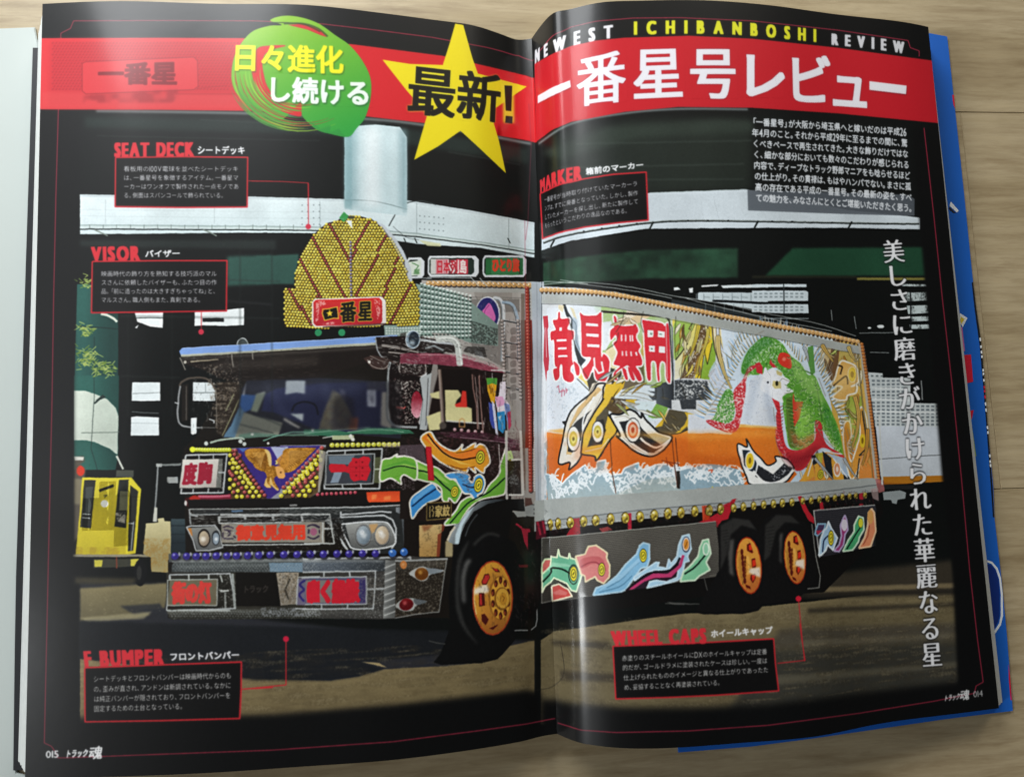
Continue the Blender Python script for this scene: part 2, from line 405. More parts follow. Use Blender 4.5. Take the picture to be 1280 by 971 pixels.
# ground
G('o')
P('100,728 210,728 215,760 340,775 560,800 668,800 668,905 100,905', '2a2b30', blur=1.5)
P('100,735 212,728 206,760 178,762 188,768 165,772 120,773 100,776', '8e825e', grad=('6a6248', 0, 730, 0, 775), blur=.7)
P('150,757 200,754 206,764 168,768', '2c2e33', .85, blur=.8); P('100,772 190,764 180,773 110,777', 'a39a78', .7, blur=1)
P('100,823 320,848 414,850 448,845 480,836 560,832 600,828 625,820 636,807 668,800 668,905 100,905', '968560', grad=('77694a', 0, 830, 0, 900))
P('320,850 414,850 448,845 480,836 452,827 620,812 620,790 100,776 100,822', '191b1e', .95, blur=1.2)
P('452,827 474,828 484,834', 'a08e66')
P('676,800 692,789 807,773 861,766 928,767 952,758 1100,742 1205,740 1205,905 676,905', '9b8a64', grad=('6d6247', 0, 790, 0, 890))
P('1000,720 1190,700 1200,742 1010,745', '3a342a', blur=3); P('980,735 1205,728 1205,734 980,742', '8a7a5a', .8, blur=1); P('975,786 1205,778 1205,800 1080,806 960,812', '4b463c', .9, blur=3)
P('960,812 1205,800 1205,905 900,905', '33332f', .9, blur=4); P('690,800 760,802 770,812 690,806', '2b2722', .7, blur=2); P('700,838 770,842 770,852 700,850', '302b26', .7, blur=2)
P('1000,800 1205,790 1205,796 1000,808|900,850 1205,826 1205,832 950,858', '7c745e', .45, blur=1.5)
P('975,742 1205,736 1205,742 985,748|1010,760 1205,752 1205,757 1010,766', '2a2620', .8, blur=1.5)
P('100,823 668,800 668,905 100,905|676,780 1205,740 1205,905 676,905', '3a3020', .28, noise=(NH*.6+N2*.4, .42, .72)); P('100,823 668,800 668,905 100,905|676,780 1205,740 1205,905 676,905', 'c9bb94', .22, noise=(NH*.7+N1*.3, .66, .85))
L('668,862 690,858 705,840 700,800', .8, '2b2620', .7, sm=True)
# right-hand background
G('B3'); P('830,446 850,444 862,456 830,460|900,450 920,446 920,470 905,470|960,436 1040,432 1030,440 960,444|1050,436 1270,430 1270,446 1060,448', 'dfe8e9')
P('820,478 935,474 935,500 1270,560 1270,470 950,468 940,474', 'c9d6da'); P('820,500 1270,580 1270,600 820,520', '2a2f30')
L('940,470 940,520', 1.6, '15181a'); L('1010,508 1270,520', 3.0, '15181a')
for x in range(970, 1270, 44): L(f'{x},474 {x},508|{x+8},522 {x+8},560', .7, '6f7c80', .9); L(f'{x},490 {x+30},492', 1.2, '93a0a2', .8)
G('B4'); P('0,432 150,430 255,430 255,444 0,444|0,460 250,460 262,466 262,508 0,510|0,525 262,523 264,566 140,566 0,560', 'cfdbe0')
for x in range(10, 250, 24):
    for y in (470, 486, 532, 548): P(f'{x},{y} {x+14},{y} {x+14},{y+8} {x},{y+8}', '7b888c', .7)
L('148,430 150,566', 1.4, '30383a'); L('40,590 265,590', 1.2, 'aab6b8', .8)
P('700,430 815,432 815,442 700,440|700,470 815,468 818,506 700,512|722,530 820,528 824,566 730,570|740,582 824,580 826,602 745,604|735,620 826,618 828,638 740,640', 'bcc8c8', noise=(NF, .1, .4)); L('740,470 742,640', 1.6, '15181a')
L('500,658 670,656|550,748 640,750|370,550 374,600|478,580 486,640', .8, 'c2caca', .8); D('600,628', 4.5, 'd8dede', ry=2.2); D('548,634', 2.2, 'd8dede', ry=1.2)
P('540,842 610,846 612,900 672,905 675,980 545,980', 'ccd3d3')
for y in range(855, 970, 16):
    for x in range(556, 670, 22):
        if y < 900 and x > 600: continue
        P(f'{x},{y} {x+12},{y} {x+12},{y+8} {x},{y+8}', '5d6768', .8)
L('790,880 796,970', 1.4, 'a8acac', .8)
G('C4'); P('545,-30 740,-30 740,88 868,90 874,200 575,200', 'c8cfcf')
for y in range(-20, 190, 17):
    for x in range(560, 860, 23):
        if y < 90 and x > 720: continue
        P(f'{x},{y} {x+14},{y} {x+14},{y+9} {x},{y+9}', '59636a', .75)
for y, xe in ((18, 735), (70, 735), (128, 860)): L(f'560,{y} {xe},{y+6}', 2, 'e3e7e6', .9)
P('578,196 874,198 896,450 620,460 600,430', 'cdd4dc', grad=('b9bfc4', 0, 200, 0, 450)); L('590,350 885,330', .8, '4d5050'); P('612,432 896,426 898,455 616,470', 'b0701c', grad=('5a2010', 0, 430, 0, 470))
P('610,505 690,495 720,505 715,535 680,540 675,560 655,555 650,540 615,540', '9aa2a2', .9); P('600,470 760,470 750,490 600,492', '222222', .9)
# yellow works cart, grey barrier machine, man at the left
G('C1'); P('345,340 390,335 395,360 375,375 400,395 396,440 380,560 372,700 345,740', '5b5347', blur=1); P('345,440 400,445 380,560 345,560', '8f866a', .8, blur=1); D('376,405', 5, 'd63a22', ry=6.5); P('345,338 392,340 388,356 350,356', 'd7d6cc')
P('543,402 625,402 622,436 540,432', '4c4f46')
P('384,436 612,436 658,490 632,790 584,797 352,800 368,640', 'e3d43a', grad=('c9b72e', 0, 440, 0, 800))
P('394,448 446,448 424,672 374,668|556,446 602,446 588,672 534,664|606,470 645,500 622,775 592,780', '2a2b26')
P('400,480 436,478 420,600 398,604', '4e5450', .8); P('540,600 588,598 584,650 545,640', 'cfc8b4', .8, noise=(NF, .3, .5)); P('560,500 600,500 594,590 556,590', '77775a', .9)
L('612,440 655,492 630,788', 2.0, 'd9cb36'); L('604,450 592,790', 2.2, 'e3d43a'); L('596,650 626,650|386,605 424,608|384,622 422,626', 1.2, 'c9cfca'); L('624,640 612,775', .9, 'c9cfca')
P('462,492 528,466 532,478 466,504', '1c1c18'); D('488,558', 4.8, 'f0efe2'); L('484,520 500,518 488,530', .9, '3a3a20')
P('352,760 584,760 580,797 352,800', '9a7a2a', .5, noise=(NF, .45, .6)); L('340,800 705,800', 3.2, '8f8873')
P('436,815 650,815 648,850 436,858', '3a3a30'); P('440,820 480,820 475,852 442,852|610,818 648,815 646,848 612,850', 'cabf48'); L('545,805 545,860', 1.6, '7a3a2a')
D('655,880', 8.2, '101112', ry=17); D('650,880', 3, '2e2e2c', ry=9)
P('345,900 640,905 620,935 345,930', '4a4434', .8, blur=1.5)
L('735,378 860,376|738,380 720,640', 2.2, '8c9090'); P('728,370 756,372 752,386 728,386', 'a8aba8'); P('722,575 735,575 733,642 714,642', 'c0c0b4'); P('785,436 830,432 832,462 788,462', '9da3a4')
P('682,650 740,645 735,628 765,624 770,640 796,640 800,776 790,880 706,876 704,810 668,790', 'cfc79c', grad=('a89a6a', 0, 640, 0, 880)); P('670,720 796,720 790,880 706,876 704,810 668,790', '9a7434', .6, noise=(NF, .42, .6))
P('798,628 1270,628 1270,800 798,800', '46565a', grad=('222b30', 0, 640, 0, 800)); L('798,660 900,660|798,700 900,702|798,740 900,742', 1.4, '1c2428', .8)
# ------------------------------------------------------------------ truck: dark body first
G('o')
P('222,436 470,420 512,425 560,440 640,470 660,480 676,500 676,740 660,760 590,800 560,772 520,772 210,772 210,700 232,690 230,560 246,545 300,440', '17130f')
# cargo box side, front post and rails
P('527,350 676,352 676,640 640,640 630,470 527,430', 'b3aea8', grad=('98928c', 0, 350, 0, 640)); P('590,360 640,362 650,640 640,640 630,470', '9a948d')
P('536,333 664,340 664,350 530,350', '1a1a18')
C = along('536,354 600,355 668,357', 22); bulbs(C, 3.4, 'd8a868', dark='1e1410')
P('527,359 668,361 668,366 527,365', 'a9a9a4')
G('B2'); L('940,490 1250,495', .7, '6d6a66')
G('dr'); P('918,0 1010,0 1015,971 925,971', '3a1a14'); P('945,0 1000,0 1000,971 950,971', '7a2a1e')
C = along('962,-240 968,0 972,340 984,700 990,1290', 62); bulbs(C, 2.5, 'a33a2c', dark='1a0806', hi='e8b8a0')
C = along('1003,-250 1008,0 1012,340 1016,700 1020,1290', 90); ink(cover([tx(disc(c, .9, None, 8)) for c in C]), 'd8d8d6')
P('918,-200 946,-200 952,1290 930,1290', '6f6257', .85); 
G('o'); P('664,352 680,352 680,640 670,645', 'bdc3c8', grad=('a8afb5', 664, 0, 680, 0)); L('677,352 678,640', 1.0, '5b6066'); L('671,352 673,640', .8, '8b9096')
# ladder rails behind the cab
G('B2')
P('950,500 1230,500 1235,860 1160,820 1100,790 1010,720', '7f7b76'); P('1160,560 1230,560 1230,971 1190,971', 'aaa59f')
L('1110,495 1140,505 1155,560 1150,790', 4.6, 'd5dadc', sm=True); L('1110,500 1138,512 1148,570 1144,790', 1.0, '6f7a80', sm=True)
L('1150,515 1190,520 1215,560 1228,640 1232,790', 3.2, '9fb4c4', sm=True); L('1150,520 1188,530 1208,570 1218,640 1222,790', .8, '50606c', sm=True)
for y in (600, 700, 765, 838, 910): L(f'1155,{y} 1235,{y+14}', 2.0, '2b2d2e'); L(f'1155,{y-3} 1235,{y+10}', .8, 'b9bec0')
for x in (1158, 1232): C = along(f'{x-10},600 {x-2},780 {x+4},960', 22); bulbs(C, 1.9, 'b4aaa2', dark='2a2420')
for y in range(640, 960, 38): P(f'{1188},{y} {1212},{y-6} {1214},{y+20} {1190},{y+24}', '7d7872', .9, sm=True)
D('1082,572', 15.6, 'e4e8ee', ry=22.5); D('1080,572', 14.2, '2a2a68', ry=21); P('1088,518 1108,550 1118,590 1100,618 1070,618 1044,600 1046,570 1066,545', 'd86fb4', sm=True); L('1090,524 1068,560 1068,612', .8, '8a2f78', sm=True)
D('1120,555', 10, 'cdd5dc', .0)
# marker lamps over the box
for x0, x1, y0, y1 in ((704, 786, 306, 404), (802, 1040, 298, 396), (1058, 1262, 296, 398)):
    P(f'{x0+10},{y0} {x1-16},{y0} {x1},{y0+18} {x1},{y1-18} {x1-14},{y1} {x0+10},{y1} {x0},{y1-16} {x0},{y0+16}', 'd9dde0', sm=False)
    P(f'{x0+16},{y0+10} {x1-34},{y0+10} {x1-22},{y0+22} {x1-22},{y1-22} {x1-34},{y1-10} {x0+16},{y1-10} {x0+7},{y1-20} {x0+7},{y0+20}', '24302a')
P('712,326 770,318 770,390 720,392', 'd3dccf'); L('728,330 760,345 740,372 765,380', 1.2, '5c8a58'); P('740,362 765,360 760,385 735,385', '5c8a58', .8)
P('815,312 900,312 895,384 815,384', 'c9c9c4'); P('840,314 985,314 985,384 840,384', 'c9475a', .5); P('936,314 990,314 990,384 940,384', 'c23a4a')
T('日本列島', '842,380 984,380', '842,318 984,318', 'f2ede6', bold=.5); T('日本列', '842,380 940,380', '842,318 940,318', 'c22a38', bold=.3)
P('1092,308 1228,308 1228,388 1092,388', '3d7a4a'); P('1072,310 1098,310 1098,388 1072,388|1232,308 1246,310 1246,386 1232,388', '2d6a3c'); T('ひとり旅', '1102,372 1228,372', '1102,312 1228,312', 'd8452a', bold=1.1)
L('800,398 1010,402|1000,396 1040,440|1044,400 1080,440|740,400 820,404', .9, 'b9c0c2')
# ---- crown shaped lamp board ("seat deck")
G('cr')
P('1050,560 1214,610 1214,971 860,971 850,890 1090,880', '8fa79c'); 
G('B2'); P('770,425 960,480 1010,520 1130,620 1130,720 985,700 900,660 770,655', '7d938a')
C = []
for i in range(22):
    for j in range(22):
        x = 772+i*17.5; y = 428+j*12.5+i*4.2*(1-j/22*1.3)
        if x < 1010-j*0 and y < 712: C.append((x, y))
a = fr(np.array(C)); ink(cover([tx(disc(c, 1.9, 1.3, 6)) for c in a[::2]]), 'dfeae4'); ink(cover([tx(disc(c+[.6, .7], 1.7, 1.1, 6)) for c in a[1::2]]), '2c3a34'); ink(cover([tx(disc(c+[.9, .9], .8, .6, 6)) for c in a[::3]]), '4a5a52')
P('1005,600 1130,640 1125,720 1005,700', '2b302c', .75, noise=(N1, .3, .5)); P('600,630 760,628 770,660 600,668', '8ea399'); C = fr(np.array([(610+i*13, 636+j*12) for i in range(13) for j in range(3)])); ink(cover([tx(disc(c, 1.2, .9, 6)) for c in C]), 'dfe8e2')
G('cr')
CROWN = '100,905 92,870 92,640 105,612 170,608 168,560 175,500 190,440 215,370 250,290 300,225 350,170 420,115 500,95 540,60 600,62 680,65 760,90 840,150 900,230 960,320 1005,420 1035,560 1085,565 1115,640 1115,780 1118,885 860,890 300,915'
P('760,90 850,130 930,220 1000,330 1050,450 1066,560 1030,560 1005,430 960,330 900,235 835,150', 'c4cbd0')
P(CROWN, '2a1a0a')
cw = fr(pts(CROWN))
def inside(pt, poly):
    x, y = pt; c = False; n = len(poly)
    for i in range(n):
        x1, y1 = poly[i]; x2, y2 = poly[(i+1) % n]
        if (y1 > y) != (y2 > y) and x < (x2-x1)*(y-y1)/(y2-y1)+x1: c = not c
    return c
def dseg(p, a, b):
    p, a, b = map(np.array, (p, a, b)); d = b-a; t = np.clip(((p-a)@d)/(d@d), 0, 1); return np.hypot(*(p-a-t*d))
Cy, Cr = [], []
lines = [((430,110),(640,520)) , ((310,225),(550,680)), ((215,400),(365,690)), ((130,610),(290,880)), ((735,95),(600,380)), ((870,205),(640,680)), ((960,380),(840,680)), ((1050,570),(900,880)), ((436,110),(596,400)), ((1000,640),(900,860))]
vis = [l for l in lines if l[0] != (430,110) and l[0] != (1000,640)]
for j in range(44):
    for i in range(50):
        x = 96+i*23.6+(j % 2)*11.8+RNG.normal()*.5; y = 66+j*21.2+(x-600)*.012-((x-600)/500)**2*18+RNG.normal()*.5
        if not inside(fr(np.array([[x, y]]))[0], cw) or not inside(fr(np.array([[x+7, y+7]]))[0], cw) and False: continue
        q = fr(np.array([[x, y]]))[0]
        (Cr if min(dseg((x, y), *l) for l in vis) < 10.5 else Cy).append(q)
Cy = np.array(Cy); RNG.shuffle(Cy); ny_ = len(Cy)//3; bulbs(Cy[:ny_], 1.8, 'ffec58', dark='160d06', hi='fffbd8'); bulbs(Cy[ny_:2*ny_], 1.75, 'ecd03c', dark='160d06', hi='fff6c0'); bulbs(Cy[2*ny_:], 1.7, 'f8e048', dark='160d06', hi='fffbe8'); bulbs(Cr, 1.5, 'b4503f', dark='20100a', hi='e0a898')
C = along('596,260 598,560 600,660', 16, sm=False); bulbs(C, 1.5, '8a80a0', dark='1a1420')
P('510,75 545,28 585,65 545,110 520,90', '3f9a52'); P('560,95 605,95 610,160', 'e9efec'); P('575,60 630,62 620,85 580,85', '4a4a3c')
P('800,120 850,150 920,240 970,340 1020,470 1045,560 1035,560 1005,460 955,350 900,250 840,165', 'c9ced0', .45)
P('325,690 830,672 862,700 868,870 840,890 325,905 302,880 302,715', 'e8e0d8'); P('335,698 815,682 835,705 838,860 822,880 335,895 314,875 314,718', 'cf2f2c', grad=('b52430', 0, 690, 0, 890))
P('335,710 400,705 410,730 360,750 350,850 330,870|770,695 820,700 822,800 800,850 790,760|380,872 480,862 470,885 370,886', 'efb6ae', .75, noise=(N1, .35, .5))
P('392,775 430,768 490,752 500,830 480,835 400,848 385,810', '1b1710'); L('385,768 430,765 495,750 505,838 470,835 398,852 382,800 385,768', 1.1, 'e8c23a')
P('436,766 444,788 462,790 448,802 456,822 438,812 422,824 426,804 410,794 430,790', 'e9c838')
T('番', '515,866 640,860', '515,712 640,708', 'e8c23a', bold=1.6); T('番', '515,866 640,860', '515,712 640,708', '1b1710', bold=.85)
T('星', '652,860 762,856', '652,708 762,704', 'e8c23a', bold=1.6); T('星', '652,860 762,856', '652,708 762,704', '1b1710', bold=.85)
D('350,945|530,945', 4.5, '2f8a5a'); L('385,905 860,880', 2.0, '4a2a26', .8)
# ---- roof visor
G('vs')
L('585,185 590,160 620,138 650,150 668,182', 1.2, 'c9cfcf', sm=True); P('590,185 600,160 625,145 655,160 662,185', '5a6466', .7, sm=True)
P('145,235 165,212 1214,150 1800,112 1805,170 1214,205 160,275', '6f93cf', grad=('86a6de', 0, 150, 0, 280)); P('160,262 800,228 1214,196 1805,160 1805,175 1214,215 160,280', 'b7b9a8'); L('160,280 800,245 1214,218 1800,178', 1.0, '6a6a5a')
L('170,213 1214,152 1800,114', .9, 'a9bfe6')
P('160,282 1214,218 1800,180 1810,250 1200,440 860,480 600,470 440,440 380,400 180,330', '1b1512')
# windscreen with what shows through it
P('600,560 660,460 1200,440 1830,470 1830,900 1250,850 470,890', '23242c')
P('800,560 880,520 1214,480 1600,470 1740,520 1740,860 1214,840 860,700 770,690', '2c3158', grad=('1f2138', 800, 0, 1750, 0)); P('600,560 730,570 690,680 640,700 600,650', '3a62a0'); P('730,560 805,545 740,700 690,690', '8f9a84')
P('640,700 930,780 900,870 560,890 590,800', '87897a'); L('650,700 800,750 920,800|600,790 760,830 860,860', 1.0, '2b3130', sm=True); P('470,890 540,800 600,660 640,690 570,890', '5d7f98', .9)
P('955,460 1104,460 1100,560 1030,550 950,565|985,710 1088,710 1084,770', 'dfeaec'); P('940,740 1070,815 1050,822 935,760', 'c9c3b8', .9); P('600,870 700,850 900,870 1200,850 1205,880 900,880 600,900', '5f8272', .8)
P('655,470 640,570 628,570', 'e8ecee'); P('735,560 800,540 790,552', 'd8d8c8')
G('vm'); P('215,530 270,560 330,650 370,740 400,830 110,830 150,700', '8f8766', grad=('6a6450', 0, 540, 0, 830), noise=(NF, -.3, .5)); R('200,720|310,720', .8, '6b4a34', 6.5, a=.7); R('210,650|260,770', .7, '6b4a34', 5, a=.5)
P('350,740 410,740 405,830 340,830', '9a4a2a', .8, blur=1); P('480,530 545,525 545,660 480,655', 'b7bcc8'); P('492,540 532,538 530,640 492,640', '4a4a58', .8, noise=(N1, .4, .5)); P('590,545 640,545 660,820 580,800', '9a958c')
P('270,520 310,540 320,620 290,600', '8a8a9a', .6, blur=.8); P('475,470 620,465 620,540 480,530', '3a3a46', .8)
# frame, mirrors, chrome
G('vs')
L('150,285 195,378|545,250 548,300 556,355|700,250 705,300', 1.4, '8a857c'); P('230,310 440,295 445,303 232,322', 'b2a78c', .8); D('190,320', 2, 'b9b4a8')
L('150,500 165,470 230,440 330,440 385,470 420,530 430,600 432,820', 2.6, '4c443c', sm=True); L('420,530 430,600 430,800', 1.2, '9a948a')
L('155,500 140,600 135,740 160,795 230,812 320,815', 2.2, '8d8f90', sm=True); L('420,818 300,815', 1.2, '5a5a58')
P('165,490 215,480 215,760 165,770', '1c1815'); L('200,500 200,760', 1.4, '4e4a44'); P('240,742 280,740 275,862 235,862', 'e4eced'); L('110,625 140,635|370,750 410,765 410,785', 1.6, 'b9bcbc')
P('430,470 600,470 620,560 600,650 480,890 430,860', '2a221b'); P('440,470 600,470 480,890 430,860 350,420', '7a6f60', .7, noise=(N1*.5+NH*.5, .55, .68))
P('250,340 560,330 600,480 420,440', '8a7f70', .6, noise=(N1, .66, .8))
L('560,560 500,690|600,600 530,760 470,880', 1.4, '8a8a6a', .9)
G('vm')
P('545,130 860,115 971,150 971,320 880,430 640,330 600,280 560,260', '1c1412'); L('545,135 555,220 590,280 640,300', 1.5, '9aa0a2', sm=True); L('590,195 830,235 870,245|640,245 860,265', 1.6, 'a9a19a'); L('590,185 820,222', .7, 'd6cfca')
P('450,290 520,265 640,295 720,330 720,345 620,375 520,370', '3a2a26'); L('480,300 520,350 600,370 640,340', 1.0, 'a79d94', .9, sm=True); D('495,318', 1.8, 'd9d4cc'); L('500,270 560,300 620,320', .8, '8a8078')
P('715,320 760,300 900,310 925,350 920,410 860,430 740,415 715,390', '241a18'); L('730,320 780,303 900,312 925,360 915,412 850,428 745,412 722,380 730,320', 1.1, 'b3a9a2', sm=True); P('740,320 900,320 900,410 750,400', 'a9a09a', .8, noise=(N1, .6, .75))
P('650,320 700,330 720,400 890,430 900,560 890,800 700,800 660,760 640,650', '150e0d'); P('690,460 880,460 880,780 700,790', 'b8aca4', .75, noise=(N1, .62, .8)); P('690,450 800,460 780,560 700,540', 'cfc9c2', .7, noise=(N1, .45, .7))
L('655,320 638,400 632,700 650,770 700,805 860,812', 3.0, '9a9e9e', sm=True); L('650,330 630,420 628,700 648,775 700,812', .9, '2a2c2c', sm=True)
D('855,640', 7.2, '8f1f30', ry=17, grad=('e6a8b4', 0, 600, 0, 740)); L('700,660 760,670 770,655', 1.4, 'c8605a')
P('885,430 935,395 930,480 905,640 880,800 870,780 900,600', 'cfd0d0'); L('925,420 900,620 880,810', .8, '55595a')
P('0,830 200,830 330,850 480,820 640,818 800,830 840,860 650,868 380,862 230,890 0,860', '4a8a68', grad=('2c5c46', 0, 820, 0, 890)); L('0,862 200,840 500,815|330,850 560,830 760,850', 1.0, '9ac0a4', .8, sm=True); P('210,875 380,872 380,905 215,908', 'aab28c'); L('140,895 220,880', 1.4, 'b4b8b0'); D('355,880|370,905', 2.4, 'd6d6cc')
G('vs'); L('380,930 460,910 600,895 640,905', 2.4, 'a5b3a4', sm=True); D('350,935|610,920|640,940', 2.6, 'c8cec8'); L('780,915 880,880 1000,850 1200,850', 1.6, '6f9a88'); D('820,935|700,865|1160,835', 1.6, 'dcdcd4')
# cab roof edge, horn, grab handle
G('dr')
P('60,250 300,250 480,290 660,340 800,400 700,400 500,365 300,340 230,335 0,330 0,260', '7a3444'); P('130,255 480,260 700,330 790,385 640,385 420,330 150,320', '9a4a5a', .7, noise=(NF, .4, .6)); L('150,262 420,262 640,320 790,380', .8, 'd8b8b8', .8); L('690,380 800,382', 1.8, 'c9c9c4')
P('0,100 50,90 0,250', '241a18', .6); P('140,130 420,165 420,250 180,240', '2a2422'); L('150,150 300,170 420,182', 3.0, 'b9bec0'); L('190,215 260,195 330,230', 2.4, '8e9496'); P('560,225 620,240 640,290 580,270', 'd9dde0'); P('500,200 640,205 660,290 480,240', '1c1a18', .7)
L('285,145 370,140 420,165 440,210 455,340', 8.0, 'c6cbc4', sm=True); L('290,138 380,134 428,160 450,210 468,340', 1.2, 'f2f4ee', sm=True)
D('98,148', 9.0, '8ea2b0', ry=11.4); D('105,146', 6.6, '26303a', ry=9.5); D('92,172', 3.5, 'b9cbd6', .8, blur=.8); R('98,148', .9, 'dfe8ec', 9.0, 11.2)
# door window
P('270,345 470,350 660,385 780,400 810,860 660,860 200,840 215,600', '1c1210')
P('250,335 285,340 290,400 240,600 200,840 160,830 190,600', '8b8580'); P('150,440 240,400 205,830 150,830 175,600', 'b3b8b8'); L('215,440 195,800', 1.0, '4a4a4a')
P('285,370 540,380 560,600 545,840 320,840', '120c0a'); P('200,730 310,690 320,760 300,830 220,838', 'd8d19a'); P('225,560 310,535 310,600 240,590|340,530 440,530 465,570 430,610 420,640 520,660 545,670 545,780 470,770 345,770', 'd4cd96')
P('470,535 500,540 510,660 425,660 415,640 460,620', 'd8352a'); L('300,375 315,600 325,800', 4.2, '6f5f55'); L('296,375 311,600 321,800', 1.0, 'b9aaa0'); D('325,800', 4.5, '4a423c')
L('350,765 640,785', 1.6, 'd0d0ca'); L('450,760 470,745 490,760 490,810 450,810 450,760', 1.2, 'c4935a'); L('548,410 555,520 580,640 590,830|600,420 610,600 630,840', 1.6, '8a6a62'); L('570,430 590,640 600,830', .8, 'b09a94')
for i in range(5): D(f'{415+i*52},{830+i*5}', 2.2, 'b0848a'); D(f'{412+i*52},{826+i*5}', .8, 'f4dede')
P('290,850 560,850 780,890 900,940 910,990 260,990', '43202c', noise=(NF, -.2, .5)); P('320,860 600,870 880,950 880,970 500,900 300,890', '8a5a6c', .7, noise=(NF, .4, .6))
# hanging charms
P('655,440 735,440 730,520 715,640 690,620 665,540', 'e2a820'); P('655,438 738,440 732,492 700,480 662,495', '4f9a3c'); L('680,500 690,560 700,520 710,580', 1, '8a5a10')
P('672,620 705,640 720,720 735,830 700,820 680,760', '4050a8'); P('695,610 720,640 745,880 725,860', 'd9dcf0'); P('760,470 800,465 805,520 800,600 830,640 800,720 740,700 720,600 750,570', 'e8e0ea'); P('720,580 780,580 800,640 740,660', 'e2a6cc'); P('735,700 795,690 800,820 780,860 745,830', '2f8fcc'); P('790,630 830,640 845,780 820,800 800,700', '7a90c8'); P('815,700 840,690 845,800 825,840', 'b43a5a'); P('745,735 770,720 760,770', 'bfe4f4')
L('700,400 700,440|780,420 780,470|740,880 745,920', .9, 'c9c9c9')
# ---- cab front: bulb board with the gilt eagle
G('nl')
P('610,140 1110,120 1110,575 620,585', '8f8f98'); P('660,140 1110,122 1110,460 960,575 900,575', '3b2a78')
G('nr'); P('0,112 400,110 340,520 260,565 0,575', '8f8f98'); P('0,120 360,118 0,500', '3b2a78'); P('40,135 230,120 120,330 0,380', '4a58a8', .6)
G('nl'); P('960,130 1110,125 1110,170 1020,230', 'a9aec8'); P('680,142 760,140 720,175', '4f6cb0')
P('602,180 620,585 925,575 660,150', '46300f', .9)
def tri_bulbs(rows, cy, cr, r):
    A, B = [], []
    for (x0, y0, x1, y1, n, kind) in rows:
        for i in range(n):
            t = i/max(1, n-1); q = fr(np.array([[x0+(x1-x0)*t, y0+(y1-y0)*t]]))[0]
            (A if kind == 'y' else B).append(q)
    if A: bulbs(A, r, cy, dark='1c1208', hi='fffde0')
    if B: bulbs(B, r*.88, cr, dark='1c0a10', hi='f4c0c0')
tri_bulbs([(605,200,860,552,11,'y'),(603,270,808,556,8,'y'),(606,410,710,558,4,'y'),(605,485,666,560,3,'y'),(640,265,800,480,6,'y'),
           (622,160,905,545,13,'r'),(655,160,690,200,2,'r'),(600,340,760,556,7,'r'),(612,360,640,520,2,'r')], 'e8dc3a', 'b8504a', 2.55)
for i in range(12): D(f'{660+i*22.5},{165+i*32}', .9, '3a2030')
G('nr')
P('395,130 400,180 330,520 255,568 20,575 350,140', '46300f', .8)
tri_bulbs([(370,170,10,550,12,'y'),(352,240,95,470,1,'y'),(350,240,40,515,9,'y'),(315,280,85,515,7,'y'),(315,392,165,545,5,'y'),(295,462,218,548,3,'y'),(300,242,265,290,2,'y'),
           (362,135,30,475,11,'r'),(330,320,110,548,7,'r'),(345,300,150,515,1,'r'),(270,380,120,480,4,'r')], 'e8dc3a', 'b8504a', 2.75)
tri_bulbs([(325,540,652,520,9,'r')], 'e8dc3a', 'c04858', 2.4)
G('nl'); P('330,540 615,535 620,580 330,585', '8a2a3a'); C = along('340,562 600,556', 20); bulbs(C, 1.7, 'c04860', dark='3a0a14')
P('215,570 330,560 345,600 320,650 240,650 215,620', '3a1414'); D('300,600', 7.5, 'a82a22', blur=.5); D('305,600', 2, 'f0a898', blur=.4); D('222,615', 1.6, 'c9c4c0', ry=3.5)
L('255,150 600,150', 1.2, '6a6a3a'); C = along('275,150 600,152', 15); bulbs(C, 2.6, 'dfe63a', dark='5a5a10'); D('280,150', 3.6, 'e2ea3c')
G('nr'); P('430,95 1179,85 1179,125 430,135', '3a3420'); P('860,95 1179,88 1179,122 860,130', 'd9d0c8', .8); C = along('450,112 1175,102', 17); bulbs(C, 3.0, 'd9d84a', dark='2a2410'); P('900,98 1130,92 1130,125 900,130', 'd9c8c0', .35)
# eagle
G('nl')
EW = '735,175 770,145 860,138 920,150 930,175 940,230 950,290 985,290 1030,320 1075,350 1085,385 1062,402 1020,380 990,400 1000,440 1030,490 1020,505 985,470 960,455 965,480 925,480 905,450 925,385 905,345 870,335 830,310 800,270 760,230'
P(EW, '8a5a18', sm=True); P(EW, 'd89a3e', .75, sm=True, noise=(NF, .3, .6))
P('905,150 945,165 965,220 965,290 945,290 925,200', 'e8c87a', .9, sm=True)
for i in range(14): L(f'{925-i*10},{200+i*4 if i<8 else 230} {905-i*10},{335-i*10}', .8, '6a3f10', .8)
for i in range(13): L(f'{915-i*3},{175+i*8} {800-i*-6},{180+i*11}', .7, 'f0c070', .6)
G('nr'); 
EW2 = '15,235 30,160 90,138 290,135 305,150 240,215 190,270 120,330 60,350 20,345 0,330 0,250'
P(EW2, '8a5a18', sm=True); P(EW2, 'd89a3e', .8, sm=True, noise=(NF, .3, .6))
for i in range(15): L(f'{20+i*5},{250-i*6} {60+i*15},{345-i*13}', .8, '6a3f10', .8)
for i in range(14): L(f'{24+i*5},{240-i*6} {68+i*15},{338-i*13}', .6, 'f4c878', .6)
P('0,330 30,350 45,385 20,400 0,385', 'e0a860', sm=True)
G('nl'); P('1010,255 1050,200 1110,170 1110,320 1040,320', 'c88a36', sm=True, noise=(NF, -.2, .6)); L('1005,245 1015,265 1000,280', 1.6, 'e8d878'); P('1000,300 1060,310 1085,380 1060,400 1020,385', 'e0a45a', sm=True); P('960,390 985,460 1030,495 1015,505 975,470 950,440|925,395 930,440 965,480 925,478 908,450', 'dcb870', sm=True); D('1045,350', 1.0, '4a2a0a')
